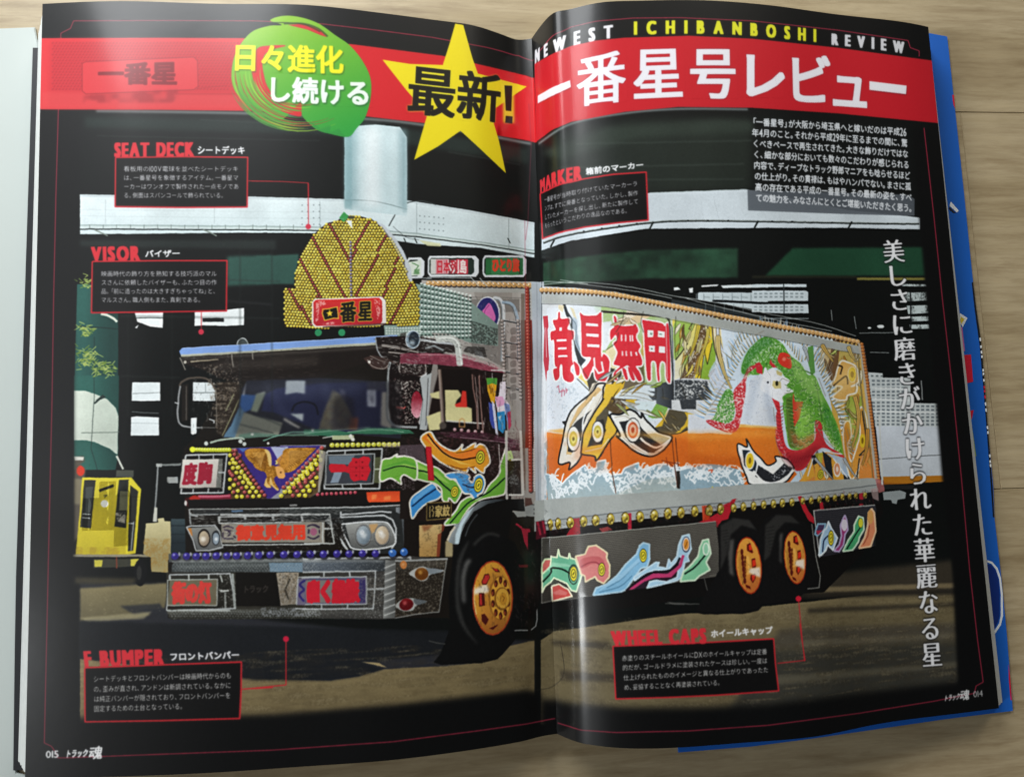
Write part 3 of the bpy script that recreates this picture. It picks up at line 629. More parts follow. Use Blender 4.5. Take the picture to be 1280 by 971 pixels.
# character lamps (andon)
def frame(p, w=1.8, col='a9acab', lo='3a3c3c'):
    L(p, w+1.2, lo, closed=True); L(p, w, col, closed=True); L(p, w*.35, 'e9ecec', .8, closed=True)
G('nl'); P('185,190 590,180 590,540 170,545', '151313')
frame('225,200 580,190 548,522 180,530'); P('195,235 500,230 545,232 530,480 165,490', '6d6e68'); P('200,238 510,234 486,478 170,484', 'd9d3ca', grad=('bdb4ac', 0, 238, 0, 480)); L('335,195 338,235|460,192 462,232|290,490 285,525|420,485 415,520|505,350 570,350', 1.7, 'b4b8b8')
T('度', '195,455 315,450', '210,275 325,268', '9a2236', bold=1.1); T('胸', '325,450 445,440', '335,265 460,258', '9a2236', bold=1.1)
P('62,388 140,388 150,405 120,408 155,425 150,445 62,435', '9a9c98', .8); L('0,285 185,275', 2.0, '6e7270'); P('0,275 18,275 18,300 0,300', '9a9c9a'); D('285,3', 2.6, 'e8e8e4')
G('nr'); P('375,150 890,140 870,500 350,520', '17140f'); P('340,150 400,170 345,520 330,520', 'a9a49a', .8)
frame('410,165 885,145 862,490 385,490'); frame('400,200 820,188 808,445 395,455', 1.3, '7c7f7e'); P('418,205 800,196 790,440 400,445', '3a3d44'); P('420,208 650,200 600,280 430,275', '67747f'); P('470,345 540,348 505,440 435,440', '8391a0')
P('440,275 560,278 585,300 600,270 620,250 625,222 680,230 730,208 770,215 785,240 770,290 785,330 765,380 750,420 700,415 640,428 610,400 600,355 560,345 445,350 425,320 425,290', 'c01f2c')
for x in (660, 715):
    for y in (262, 310, 375): D(f'{x},{y}', 1.2, '7a0f18')
L('600,300 780,295|600,345 775,340|690,235 690,420', .5, '8a1420', .7); L('563,150 563,190|720,145 722,188|540,455 545,490|700,450 705,488|820,320 880,320', 1.8, 'b4b8b8')
P('820,220 875,215 870,440 815,440', 'b9c98a', .35)
# chassis line, grille band
G('nl'); P('240,585 1110,575 1110,660 250,665', '141110'); L('255,668 1110,662', 1.4, 'a4a6a2'); P('270,672 1110,668 1110,710 300,712', '2c2e2e', noise=(NH, -.1, .9)); P('620,676 720,674 720,690 620,692', '6f93bc', .7)
L('255,670 265,800|265,700 270,720 330,730|500,735 1110,722', 1.8, 'a9abaa'); L('730,720 740,770|970,715 985,765|510,740 512,780', 2.6, 'b4b6b4'); L('500,765 1110,760', 1.2, '8a8c8a')
G('nr'); P('0,580 560,560 750,540 1140,610 1140,640 0,680', '141110'); P('750,520 1150,505 1155,560 1125,600 770,608 755,580', 'b8361a', grad=('e2542a', 0, 505, 0, 600)); P('1070,525 1130,520 1125,560 1065,560', 'f0b83c', .9, blur=.4); P('800,540 840,540 830,580 795,585|900,560 960,550 960,585 900,590', 'f08a4a', .8, blur=.6)
P('0,665 560,650 1050,640 1075,971 980,971 960,800 0,800', '3e4140', grad=('191a1a', 0, 650, 0, 800)); L('0,660 700,650 1140,625', 1.6, 'b9bcba'); L('1052,640 1068,971', 1.4, 'a4a8a8'); P('80,628 150,625 150,640 85,642', '8a8a88')
G('br'); P('735,-40 800,-40 800,280 735,280', '8a9094', grad=('4a4e52', 735, 0, 800, 0)); P('800,0 930,0 925,360 850,360 800,280', '17120f'); 
# headlamps
P('290,-10 700,-20 780,20 800,280 740,330 380,330 330,230 300,100', '262828')
L('295,-8 295,40 520,30 640,25 710,60 735,130 735,240 700,290|300,20 620,-5 700,0', 2.0, 'bfc3c4'); P('330,95 560,80 680,90 715,150 735,230 700,275 560,292 400,288 370,260', 'a4a5a1', grad=('5e5f5d', 0, 90, 0, 290)); L('300,95 480,78 640,78 690,110 728,190 728,245 690,275 560,295 400,292 350,240 310,150 300,95', 1.7, 'dfe2e2', sm=True)
P('520,100 590,90 580,150 540,170', 'c99a5e', .8, blur=.6)
for cx in (475, 625):
    D(f'{cx},185', 10.0, '2b2a2a', ry=13.6); D(f'{cx},183', 8.6, 'a9b4ba' if cx < 500 else 'd9c9ae', ry=11.6, grad=('5f6e7a' if cx < 500 else 'a08a70', cx-50, 140, cx+60, 240)); P(f'{cx-25},190 {cx-5},150 {cx+30},180 {cx+10},215', 'f2f4f2', .55, blur=.9); D(f'{cx-12},160', 3, 'ffffff', .5, blur=.6); R(f'{cx},183', .7, 'dfe2e2', 9.2, 12.4, a=.7)
L('220,70 250,200|235,90 210,100|250,120 225,130|255,150 230,160', .8, '7d8080', .8); P('220,50 290,50 340,240 270,230', '1a1715', .9, noise=(N1, .2, .5)); L('290,210 350,300|300,240 340,290', 2.0, 'c4c8c8')
G('bl')
P('205,115 250,108 440,105 480,150 505,260 495,300 290,312 270,250', '242424'); P('215,125 445,112 485,180 495,250 485,292 300,300 275,230', '8d8d88', grad=('5e5f5e', 0, 110, 0, 300)); P('215,130 250,125 262,190 240,180', 'b5763a'); L('210,118 250,108 440,105 480,160 502,280 400,305 290,308 262,220 210,118', 1.6, 'b9bcbc')
D('352,208', 8.0, '241f1c', ry=12); D('352,210', 6.4, 'c9b89a', ry=9.6, grad=('8a7a6a', 320, 150, 390, 260)); D('345,215', 3.4, 'f4eddf', .8, blur=.7); D('448,205', 5.4, '2b2d30', ry=9.5); D('448,210', 4.2, '8c98a2', ry=7.5); D('450,215', 2.2, 'f0f2f2', .8, blur=.5)
# long character lamp over the plate
P('470,85 1280,90 1280,262 500,262', '1a1816'); P('490,95 1280,85 1280,240 495,245', '8d867a'); L('470,90 1280,78|500,262 1280,255|480,30 475,90', 1.6, 'b9bcb8'); L('240,10 245,95|245,20 470,18', 1.6, '8f9292')
G('br'); P('-20,60 165,65 165,245 -20,240', '8d867a'); L('0,15 205,18 240,250 0,250|150,70 150,240', 1.8, 'b9bcb8'); L('160,130 235,130', 2.4, 'b9bcb8'); P('165,70 205,30 210,110', '7d807e'); L('0,68 150,70|0,75 205,75', .9, '2b2b2b')
G('bl'); T('御意見無用', '612,222 1168,215', '612,108 1168,98', 'd8402a', bold=1.35)
L('505,125 540,112 590,130|505,160 510,205 590,212|545,150 565,170 545,190|515,140 570,150|590,190 605,205', 1.6, '3a3040', sm=True); D('1228,155', 4.2, '9a5a74', ry=4.6); L('1180,115 1220,102 1275,125|1180,195 1225,210 1275,185|1195,140 1190,170', 1.6, '3a3040', sm=True)
L('680,25 685,75|900,15 910,70|1130,20 1140,70|480,20 1280,18', 2.4, 'b4b6b4'); P('540,60 880,55 880,72 540,78|940,50 1100,48 1100,66 940,70', '1a1a1a', .9)
G('br'); D('78,155', 4.0, '9a5a74', ry=4.6); L('30,110 80,98 125,120|30,195 80,212 125,190|38,135 35,170|122,140 125,165', 1.6, '3a3040', sm=True)
# bumper with blue lamps
G('bl')
P('70,330 1280,310 1280,390 70,400', '4f5252'); P('120,395 1280,370 1280,480 90,480 95,420', '4a4f4e', grad=('3e4242', 0, 380, 0, 480)); P('870,405 1280,400 1280,478 880,476', '7d9ab0', .8)
G('br'); P('-10,380 850,350 1145,372 1145,400 1080,790 730,850 650,855 -10,850', '3a3835'); P('-10,385 650,380 650,470 -10,480', '59616a', grad=('33373a', 200, 0, 650, 0)); L('-10,372 850,360 850,378', 2.6, 'a9acac'); L('-10,395 650,392', 1.0, '2b2d2d')
G('bl'); P('50,480 620,480 940,480 1110,480 1280,480 1280,850 90,858 50,790', '2f2d26'); P('50,780 1280,770 1280,850 90,855', '4a4940', grad=('2b2a24', 0, 780, 0, 855)); P('800,760 1280,770 1280,830 820,835', '8f9298', .6, noise=(N1, .4, .6))
C = []
for i in range(46):
    for j in range(4): C.append((110+i*25+(j % 2)*12, 418+j*16))
for i in range(52):
    for j in range(3): C.append((100+i*23+(j % 2)*12, 795+j*18))
a = fr(np.array(C)); ink(cover([tx(disc(c, 1.1, .6, 6, .6)) for c in a]), 'a4aaa8', .55)
P('605,482 930,482 965,750 608,750', '120f0c'); T('トラック', '660,645 870,640', '665,585 870,580', '2e2a26', bold=.5)
P('932,484 1110,482 1085,735 965,745', 'b4a894', grad=('8a8072', 0, 490, 0, 740)); P('940,490 1100,490 1080,730 970,740', '6a5e4c', .8, noise=(N1, .5, .62)); L('1040,530 1000,620 1030,700', 2.2, '2b261e', .8)
frame('75,500 560,490 605,770 55,785', 1.4); P('60,530 560,520 590,760 60,780', '211f19'); P('75,545 455,540 450,742 62,742', '6d6450'); L('60,540 460,535 455,745 60,745', 1.4, 'a9aca4', closed=True)
T('街の灯', '95,728 420,722', '105,562 405,556', 'cf3f38', bold=1.75); L('80,510 80,540|230,500 230,545|390,495 392,540|480,500 500,560|60,785 560,785', 2.0, 'b4b8b2'); P('470,620 550,618 550,630 490,640', 'b9bcb6'); L('520,640 525,770', 2.4, '8a8d88'); L('580,490 600,770', 3.2, '9ba09c')
G('br')
P('-15,520 500,515 500,735 -15,735', '57506a'); P('10,545 440,540 435,720 15,725', '7d7672'); L('-15,525 500,515 500,735 -15,735', 1.5, 'b0b4b4', closed=True); P('445,540 490,540 490,720 440,715', '322a5c', .9, noise=(N1, .3, .5)); P('-15,540 10,540 10,720 -15,720', '322a5c')
T('ゆく船旅', '15,722 442,715', '25,545 432,540', 'c92030', bold=2.0)
G('bl'); P('1105,530 1165,530 1160,740 1095,740', '6a6478'); L('1160,545 1120,580 1150,620 1115,660 1150,710', 2.6, '322a6a', sm=True); L('1105,520 1280,515|1105,530 1090,740|1080,770 1280,775', 1.5, 'b0b4b4')
P('1172,590 1215,545 1240,560 1280,545 1280,720 1175,720', 'c92030')
G('br'); L('160,470 160,515|365,470 370,520|570,470 570,520 555,770 -10,775|-10,480 580,470|140,740 138,775|350,740 345,775', 1.8, 'b4b8b8'); L('500,615 640,612', 2.6, 'b4b8b8'); P('505,525 640,520 640,740 505,740', '6a665e', .5, noise=(N1, .45, .6))
P('650,380 735,392 725,845 632,850', '8a8b88', grad=('5d5e5b', 650, 0, 735, 0))
for i in range(17): L(f'{640},{420+i*27} {732},{385+i*27}', 1.7, 'e4e6e2' if i % 2 else '5d5f5e', .55)
P('735,392 1140,375 1080,790 730,845', '262019', .9); P('740,395 1140,380 1080,790 730,840', '8a8272', .55, noise=(N1, .62, .85)); L('730,390 1150,372', 2.4, '9a9c9a'); L('1140,380 1080,795 900,815 730,845', 1.2, '8a8a86')
D('795,420', 4.4, 'c9702a', ry=5.4); D('792,415', 1.5, 'f0b070', .8, blur=.4)
P('838,490 880,455 940,432 1000,445 1115,462 1100,478 1010,500 980,540 930,548 880,520', 'b9bab6', sm=True); P('980,445 1115,464 1010,495', '6a7680', .7, sm=True); D('940,492', 8.6, 'a8641c', ry=8.0, grad=('6a3a10', 0, 450, 0, 540)); D('930,480', 2.4, 'e8b050', .7, blur=.7)
P('730,748 780,700 860,685 930,700 985,715 900,745 870,785 800,792 760,775', 'a9aaa6', sm=True); P('880,690 985,715 900,740', '4a5054', .8, sm=True); D('818,738', 9.0, '9a1c20', ry=7.6, rot=-.3, grad=('5a0c10', 0, 700, 0, 780)); D('805,725', 2.4, 'e87070', .7, blur=.7)
P('922,105 1105,95 1090,260 1080,355 922,355', 'd8bc84', grad=('b08a50', 0, 100, 0, 350), noise=(NF, -.5, .4)); P('1070,180 1115,150 1130,100 1105,95 1085,355 1060,355', '7a3420', .9); P('940,105 1040,100 960,160', '7a3a20', .6, blur=1); P('1130,240 1160,200 1190,250 1190,355 1130,355', 'c9b88a', .8, blur=.5)
# blue lamps
G('bl'); C = [fr(np.array([[x, y]]))[0] for x, y in ((120,350),(213,350),(290,352),(368,352),(450,348),(535,348),(612,348),(702,345),(790,343),(880,340),(990,338),(1095,338),(1205,336))]
G('br'); C += [fr(np.array([[x, y]]))[0] for x, y in ((50,335),(155,335),(262,332),(358,332),(465,330),(570,330))]
C2 = [fr(np.array([[x, y]]))[0] for x, y in ((708,325),(800,318))]
ink(cover([tx(disc(np.array(c)+[-6, 1], 5.2, 4.2, 10)) for c in C[9:]]), '0f0e12', .9)
bulbs(C, 4.7, '3a2f8e', dark='15131c', hi='b4b0f0'); bulbs(C2, 5.0, '3a6fc0', dark='15131c', hi='cfe4ff')
ink(cover([tx(disc(np.array(c)+[5.2, -2.5], 1.3, 2.6, 8)) for c in C]), 'c4c6d4', .8)
# ---- cab side: plum feathers
def feather(d, fill, edge='e9e6da', w=2.0, core=None):
    P(d, fill, sm=True); L(d, w, edge, closed=True, sm=True)
def eye(x, y, r, ry=None, ring='e8d83a', dot='2a2a12', out='2a2a12', rot=.2):
    ry = ry or r*1.25
    D(f'{x},{y}', r*1.12, out, ry=ry*1.12, rot=rot); D(f'{x},{y}', r, ring, ry=ry, rot=rot); R(f'{x},{y}', r*.16, dot, r*.62, ry*.62, rot=rot); L(f'{x-r*1.2},{y+r*2.2} {x+r*1.2},{y-r*2.2}', r*.22, dot)
G('dl')
P('0,110 180,110 270,420 180,600 110,760 0,760', '1d1613'); P('280,60 760,90 850,170 840,600 700,600 600,700 330,800 100,760 240,420', '1f1512'); P('20,100 1000,60 1000,600 840,600 300,420', '4a2a2c', .45, noise=(N1, .55, .8))
P('200,60 700,70 960,130 960,170 700,130 420,110', '4a2434', .8, noise=(NF, .2, .6)); L('480,105 960,160', 1.2, '9a7a84', .7)
P('-10,170 190,160 215,330 0,250', '6a5a64', .6)
# green long feather
feather('-60,275 60,258 130,290 210,325 300,350 370,410 440,450 490,500 488,560 440,630 395,590 380,620 340,605 330,520 270,470 190,455 80,420 30,400 -60,425', '6fae3e')
P('-60,300 60,285 200,350 300,385 400,480 300,440 180,390 60,330 -60,345', 'a4cf62', .7); L('-60,352 40,338 110,365 220,385 290,430 350,490 415,540', 2.0, '14301a', sm=True)
G('nr'); feather('885,250 960,225 1018,190 1010,215 1090,208 1179,250 1179,410 1080,370 1045,400 1050,450 960,400 870,420', '6fae3e'); P('890,330 1070,290 1179,320 1179,300 1070,270 890,300', 'a4cf62', .7); P('890,300 1090,240 1179,280 1179,300 1080,270 890,330', '4f9a34', .6); L('890,335 1000,300 1080,295 1179,320', 1.4, '14301a', sm=True); L('1095,140 1100,210|1075,400 1085,490', .8, '8a8088', .6)
G('dl'); eye(438, 540, 4.2, 6.6)
# blue feathers
feather('85,600 180,520 250,475 285,490 300,520 335,560 300,600 220,630 150,690 100,755 85,700', '3f8fd0'); L('95,660 180,590 290,515', 2.0, '10305a', sm=True); P('110,640 200,560 280,495 250,490 170,540 100,610', '78b8e6', .6)
feather('360,405 440,385 530,395 560,420 550,440 580,465 600,420 640,400 670,430 680,480 660,540 620,570 640,590 600,600 560,560 510,550 460,470 440,440 400,440', '4b9ad8'); L('500,480 560,505 610,500', 2.0, '10305a', sm=True); eye(628, 488, 5.0, 8.6)
# orange feather
feather('165,110 240,62 290,130 350,180 440,215 500,160 498,205 600,150 598,185 640,160 690,190 720,300 680,350 665,390 600,350 605,390 550,350 530,385 430,360 350,320 270,260 210,190', 'e09a2c')
P('180,110 230,75 290,150 380,210 460,240 520,225 620,190 670,200 690,260 650,230 600,260 500,280 380,250 290,200', 'e8742a', .75); P('215,110 270,175 360,250 480,320 580,330 480,300 370,230 280,160 240,90', 'f4c85a', .8); L('220,80 290,170 380,250 480,285 560,275 620,262', 2.0, '3a1a0a', sm=True); L('400,330 500,360 600,340|450,230 540,215 600,195', 1.0, '5a1a0a', .8, sm=True); eye(642, 265, 5.0, 7.6, rot=.1)
P('205,180 250,180 275,450 225,450', 'b01824'); P('215,190 245,190 262,440 235,440', 'd02a34', .6)
# green feather over the wheel arch
feather('355,800 440,700 490,620 560,580 600,600 660,570 720,480 770,430 800,380 800,330 830,240 850,200 845,520 800,570 700,590 620,620 540,690 470,800 440,800', '6fae3e'); L('400,795 480,700 560,620 680,560 740,520 840,430', 1.8, '14301a', sm=True); P('840,215 890,210 905,260 920,330 900,400 860,415 845,300', 'b9cf8a'); eye(878, 330, 4.0, 7.4)
L('790,160 800,330 790,420', 1.2, 'b9b4b0')
# chrome posts
G('dl'); C = along('850,60 855,590', 46, sm=False); ink(cover([tx(disc(c, 1.9, None, 8)) for c in C]), 'c4c2bc'); C = along('965,60 985,560', 40, sm=False); ink(cover([tx(disc(c, 1.8, None, 8)) for c in C]), 'c4c2bc')
P('860,290 960,290 970,560 860,560', '17120f', .85); P('870,420 950,400 950,480 880,500', '8a9090', .6, noise=(N1, .4, .6)); L('890,285 975,280|870,565 985,565', 2.4, 'd4d2cc')
# badge
P('215,630 410,622 408,750 215,768', '1c1710'); L('215,630 410,622 408,750 215,768', 1.0, '8a7440', closed=True); T('家紋', '280,742 400,735', '280,652 400,645', 'b8a060', bold=.6); L('240,655 240,745|255,650 270,670 255,690 272,700 262,740', 1.1, 'b8a060')
# wheel arch and front wheel
P('430,960 440,860 480,800 540,700 620,620 700,600 840,602 990,600 1000,700 900,690 860,960', '0f0e0d'); P('430,960 385,940 440,800 470,790 540,700 640,620 760,600 840,603 700,640 590,700 520,800 480,900 470,960', 'a9b2b4', grad=('3a4044', 470, 700, 640, 800)); P('445,880 480,790 540,700 600,650 560,710 500,810 470,960 440,960', 'cfe4ec', .9, blur=.6)
L('380,930 410,860 440,820', 2.6, 'd8ceba'); L('620,720 560,800 520,900', 1.6, '3e4244', .9, sm=True)
P('905,700 1010,695 1010,740 940,745', '9b9d9a'); P('990,640 1180,640 1280,650 1280,720 1120,745 1010,735', '8f9290'); L('1000,640 1280,655', 1.0, '3a3a3a'); D('1075,680|1100,680|1075,715|1100,715', 1.2, '3a3a3a'); P('1000,590 1050,590 1060,640 1000,660', '4a2a22', .9)
def wheel(cx, cy, rx, ry, tyre, hub, near, rot=0.0):
    """cx,cy photo px of the rim; tyre polygon drawn before"""
    F()
    D(f'{cx},{cy}', rx*1.1, '8a2a14', ry=ry*1.07, rot=rot); D(f'{cx},{cy}', rx, 'd6962c', ry=ry, rot=rot, grad=('b56a24', cx-rx, cy+ry*.2, cx+rx, cy+ry)); 
G('wh')
P('120,330 130,230 180,170 260,130 340,120 420,140 500,180 560,300 560,560 500,780 430,860 400,890 300,915 60,925 10,910 50,860 110,700 100,500', '0d0d0d')
P('225,170 180,300 165,420 170,560 210,700 280,800 200,720 150,600 140,440 160,280', '2e2e2d', sm=True, blur=1.2); P('210,290 185,350 175,430 185,540 205,540 200,430 215,340 240,290', '6a6a68', .8, sm=True, blur=1.6); L('250,200 300,155 350,130 410,145', 3, '3a3a38', .8, sm=True, blur=1.2)
D('368,520', 25.6, '7a2414', ry=47, rot=0); D('368,520', 24.0, 'cf9232', ry=45, rot=0, grad=('9a5a22', 0, 620, 0, 740)); D('385,540', 20, 'a8692a', .5, ry=38, blur=3)
P('250,470 330,430 350,480 330,490 255,500', 'f0ece0', .85, blur=1.4)
P('318,375 345,372 352,395 330,440 305,440 300,420|285,490 318,490 322,565 285,572|362,335 400,345 412,362 385,362|300,620 320,615 345,650 325,685 302,660|345,705 400,680 395,690 370,712', '4a1610'); P('322,380 343,378 348,396 328,434 308,434 305,420|290,496 300,496 305,562 290,566|366,338 396,346 404,357 385,356', 'b8302a')
D('412,520', 14.2, '9a6424', ry=28, rot=0); D('416,520', 12.5, 'dba038', ry=26.5)
for k in range(10):
    an = k*2*math.pi/10+.3; x, y = 416+48*math.cos(an), 520+108*math.sin(an); D(f'{x},{y}', 2.3, '4a1c10', ry=4.6); D(f'{x-3},{y+5}', 1.1, 'a04824', .9, ry=2.4)
D('425,525', 9.8, '8a5a1e', ry=14.5); D('428,522', 8.2, 'd9a23c', ry=12.5); D('432,526', 4.6, 'c48a2c', ry=8); L('425,505 440,520 430,540', .8, '7a4a14'); R('368,520', 1.6, 'b84a24', 24.6, 45.6, a=.7); L('262,440 256,520 268,620', 1.2, 'f0d090', .8, sm=True)
P('540,95 595,100 612,235 590,245 560,180', 'a02438'); L('510,70 545,95|625,70 640,140|655,60 650,110|680,50 690,100', 2.6, 'a02438'); P('525,318 600,318 600,335 530,335', '7a2028', .7); L('690,300 640,305 628,330 635,500 638,650 630,690 600,715 500,718', 1.3, '8f9190', sm=False); L('20,790 80,800|-20,780 30,792', 1.2, '4a4a46', .8)
# ---- cargo box front part of the print: painted side
G('o')
BOX = '678,358 720,360 770,365 840,379 900,391 960,402 1030,415 1074,425 1082,470 1096,600 1097,612 1040,617 930,630 800,644 676,656'
P(BOX, 'dfe3e6', grad=('d3d6d8', 0, 360, 0, 640))
# white field, worn paint
G('o')
P('684,385 730,380 780,384 838,394 838,470 838,560 684,575', 'e3e9ef'); P('684,440 720,460 760,480 700,570 684,570', '8fa0ac', .5, noise=(N1*.6+N2*.4, .6, .75))
P('684,540 720,545 780,545 870,538 920,527 950,520 1080,520 1096,600 1040,612 800,640 684,640', 'e07a28', grad=('d96a22', 0, 540, 0, 640)); P('684,538 720,545 870,541 925,536 925,526 860,534 780,541 700,536', 'eeb04a', .8, blur=.7)
# green/yellow/brown long tail feathers, upper field
G('kt')
P('460,200 740,215 1080,290 1090,830 860,840 520,700 530,260', 'a8c080', noise=(NF, -.4, .5)); P('400,195 520,205 525,280 480,260 460,215', 'd4e4d8', .8); P('750,225 980,255 850,330 600,460 640,320 700,300', 'e8c8a0', .9); P('740,225 900,240 700,330 690,300', 'f0e4d4', .8)
P('520,340 600,330 640,420 560,560 530,560', 'dfe4e8'); P('560,560 640,520 660,800 520,960 540,700', 'e8d8b0', .9)
P('215,195 235,195 260,260 300,320 330,420 345,560 400,640 350,700 310,560 300,420 240,280', '2b3238'); P('300,300 330,330 335,480 380,600 400,640 360,600 310,500 290,360', 'b9c8d4', .9, sm=True); L('265,290 320,360 320,480 370,600', 1.0, '6d7f8c', sm=True); P('180,200 225,205 215,260 180,230|270,215 300,230 330,320 300,290', 'e4d4a8', .8)
P('340,780 380,810 430,870 470,850 400,760 350,700', 'e8d070', .9); L('330,790 370,830 430,890', 1.0, '3a3a30'); P('400,760 560,700 700,720 640,860 520,960 430,900', '3a352c'); P('520,250 1060,290 1060,330 1030,300 520,262', '2b2620', .9)
P('690,700 860,640 870,820 740,860 690,880', '5a4a30', .8); P('640,800 720,760 700,860 600,960 520,960', 'e2b83a'); L('600,700 520,950|720,780 610,950', 1.0, '2b2620'); P('450,830 540,800 610,820 560,900 480,960 400,960', 'efe4d0', .9); 
P('850,440 880,430 860,620 840,600', 'c9a04a', .8)
P('1090,260 1130,260 1100,370 1085,370', 'e8d050'); P('1110,265 1280,285 1280,480 1230,480 1130,600 1100,640', 'b4cc5a', noise=(NF, -.5, .45)); P('1280,300 1225,380 1250,395 1195,460 1220,490 1120,620 1110,700 1280,560', 'e8dc78', .95); L('1275,310 1222,390 1252,398 1196,462 1222,495 1115,640', 1.0, '3a3a28')
P('1280,540 1220,600 1180,700 1150,790 1280,790', '5a4630', .95, noise=(N1, .25, .5)); P('1110,680 1190,620 1180,760 1110,800', 'e4dcc4', .9, noise=(N1, .3, .5))
P('925,845 1100,800 1105,960 640,960 700,905 870,860', '555a60', grad=('2b2f34', 900, 0, 1100, 0)); P('600,955 700,890 860,850 945,845 950,890 840,880 950,915 930,930 800,900 720,925', 'dfe9ee'); P('1105,800 1280,800 1280,960 1105,960', '3e4248'); P('1105,790 1280,785 1280,960 1105,960', 'e0e4e4', .8, noise=(N1*.7+N2*.3, .6, .72))
# red lettering on the box
P('55,290 95,285 100,370 92,400 105,640 100,720 88,730 82,810 60,640 68,400', 'c22436', .95); L('78,380 85,620', .9, 'e8d0d4', .8)
def kanji(strokes_, w, halo=5.0):
    for q, ww in strokes_: L(q, ww*w+halo*.9, 'f3f1ee', sm=False)
    for q, ww in strokes_: L(q, ww*w, 'd6303c', sm=False)
def both(polys, holes='', lines=()):
    L(polys, 3.6, 'f5f3f0', closed=True, sm=True); P(polys, 'd6303c', sm=True)
    for q in polys.split('|'): pass
    if holes: P(holes, 'f0eeec')
    for q, w in lines: L(q, w, 'f0eeec')
both('178,262 192,262 198,310 262,308 268,340 250,385 262,402 300,410 300,470 285,490 290,640 300,670 280,690 278,730 300,760 300,800 270,818 230,800 215,760 210,680 190,690 188,770 165,800 148,790 138,720 170,700 150,670 145,490 122,480 118,420 150,405 158,390 138,345 140,320 172,315|302,650 345,690 348,750 325,760 312,700',
     '165,474 245,472 245,490 165,492|175,540 245,538 245,554 175,556|178,602 252,600 252,616 178,618|186,380 208,380 206,408 186,408')
both('352,262 385,285 480,285 512,262 525,290 522,600 545,590 585,640 582,740 560,800 520,808 480,790 462,690 440,730 405,795 372,720 410,680 440,620 370,600 365,470 360,330',
     '398,346 498,350 498,372 400,368|402,428 502,432 502,456 404,450|410,512 508,516 508,540 412,534', (('465,620 470,700 500,745 540,730 525,650', 2.2),))
both('622,292 640,300 660,360 770,365 790,345 818,400 800,440 808,480 835,530 820,565 838,610 850,660 840,685 800,690 830,740 845,800 815,805 780,745 740,690 710,690 640,745 650,800 622,790 625,740 670,690 622,672 640,620 650,570 622,510 650,480 635,440 600,480 595,410 628,370|690,705 720,720 735,790 715,790|735,700 765,720 790,795 765,795',
     '', (('684,438 686,490', 1.7), ('716,438 718,490', 1.7), ('752,440 756,492', 1.7), ('770,440 774,492', 1.7), ('690,568 692,606', 1.7), ('722,568 724,608', 1.7), ('760,570 763,608', 1.7), ('800,575 806,605', 2.2)))
both('850,325 880,325 1000,345 1030,370 1062,375 1075,790 1045,790 1040,700 1030,660 1000,650 985,700 990,800 975,800 965,700 950,650 920,655 918,740 915,800 890,780 872,560 862,400',
     '890,402 938,402 938,456 892,456|975,405 1030,415 1030,460 975,455|905,524 950,528 950,576 905,572|982,530 1032,534 1032,584 982,580')
P('912,420 930,424 928,440 912,438|985,428 1008,432 1008,440 985,438|918,542 934,544 932,558 918,556', '4a6a5a', .7)
L('1040,345 1052,790', .9, 'e8dcdc', .8)
L('165,860 180,845 190,900 210,880 205,935|215,870 230,895 225,925|235,865 250,880 240,905|200,890 255,880', 1.1, 'c05a70', .8)
# door seams
L('1062,235 1066,330 1105,960', 1.6, '2b2b2b', .9); L('1085,300 1110,960', 1.4, 'c9d4dc'); L('520,250 1060,292', 1.8, '2b2620')
# lower-left long feathers
G('kb')
feather('500,0 440,0 400,60 300,140 240,210 208,300 190,400 162,565 240,558 238,610 320,520 335,380 360,330 470,130 480,30', 'e9e4d8', '17181a', 2.0)
P('440,20 300,170 240,290 215,500 250,505 300,420 330,300 300,320 250,300 330,180 470,40', 'd8b070', .85); P('365,220 400,180 310,250 275,280 245,330 225,480 260,490 320,400 335,300', '26282a'); L('415,90 340,240 335,330', 2.0, 'eff0ee', sm=True)
D('268,390', 8.4, '26282a', ry=16.4); D('268,390', 7.6, 'eceae4', ry=15.2); D('267,390', 5.0, 'c9b84a', ry=9.6); D('267,390', 3.2, 'e8e07a', ry=6); D('267,390', 1.4, '6a5a1a', ry=2.6)
P('185,268 215,262 208,300', '17181a')
feather('500,90 560,120 510,200 580,320 520,410 480,480 430,545 415,515 330,500 325,470 340,350 400,230 460,140', 'e2bc3c', '17181a', 2.0); P('540,120 500,280 470,420 365,450 400,350 430,240', '57503e'); P('375,445 400,330 430,260 480,250 500,330 470,430', '2b2a26'); L('350,480 470,455 520,390', 1.4, 'e8e4d8', .8)
D('441,340', 7.6, '26282a', ry=14.2); D('441,340', 7.0, 'eceae4', ry=13.2); D('440,340', 4.8, 'c9b84a', ry=8.4); D('440,340', 3, 'e8e07a', ry=5); D('440,340', 1.3, '6a5a1a', ry=2.3)
P('500,0 620,0 520,120 480,100', 'e2bc3c'); P('540,90 720,110 660,200 560,220 500,170', '57452c', noise=(NF, -.2, .5)); P('640,110 715,110 690,180 640,185', 'e2bc3c')
P('570,80 640,35 730,20 850,70 800,80 850,130 720,110 560,100', 'dfe9ee'); P('700,120 850,125 845,180 800,230 870,260 760,270 740,200', 'dcebee'); P('860,140 945,165 910,240 830,245 800,230', '7fb04a', noise=(NF, -.6, .4)); P('850,0 965,0 970,180 860,140', '5a6066', grad=('33373c', 850, 0, 970, 0)); P('1000,0 1142,0 1142,180 1040,180', '3a3e42', noise=(NF, -.3, .3))
P('950,180 1080,200 1120,240 1095,320 1000,360 880,350 850,310 920,250', '57503e'); P('945,180 900,300 850,310 900,255|1060,200 1125,215 1100,290 1085,325 1080,300 1030,345 985,360 1060,290 1080,240', 'e2bc3c'); L('1120,220 1085,325 1030,350 960,360', 1.2, '17181a')
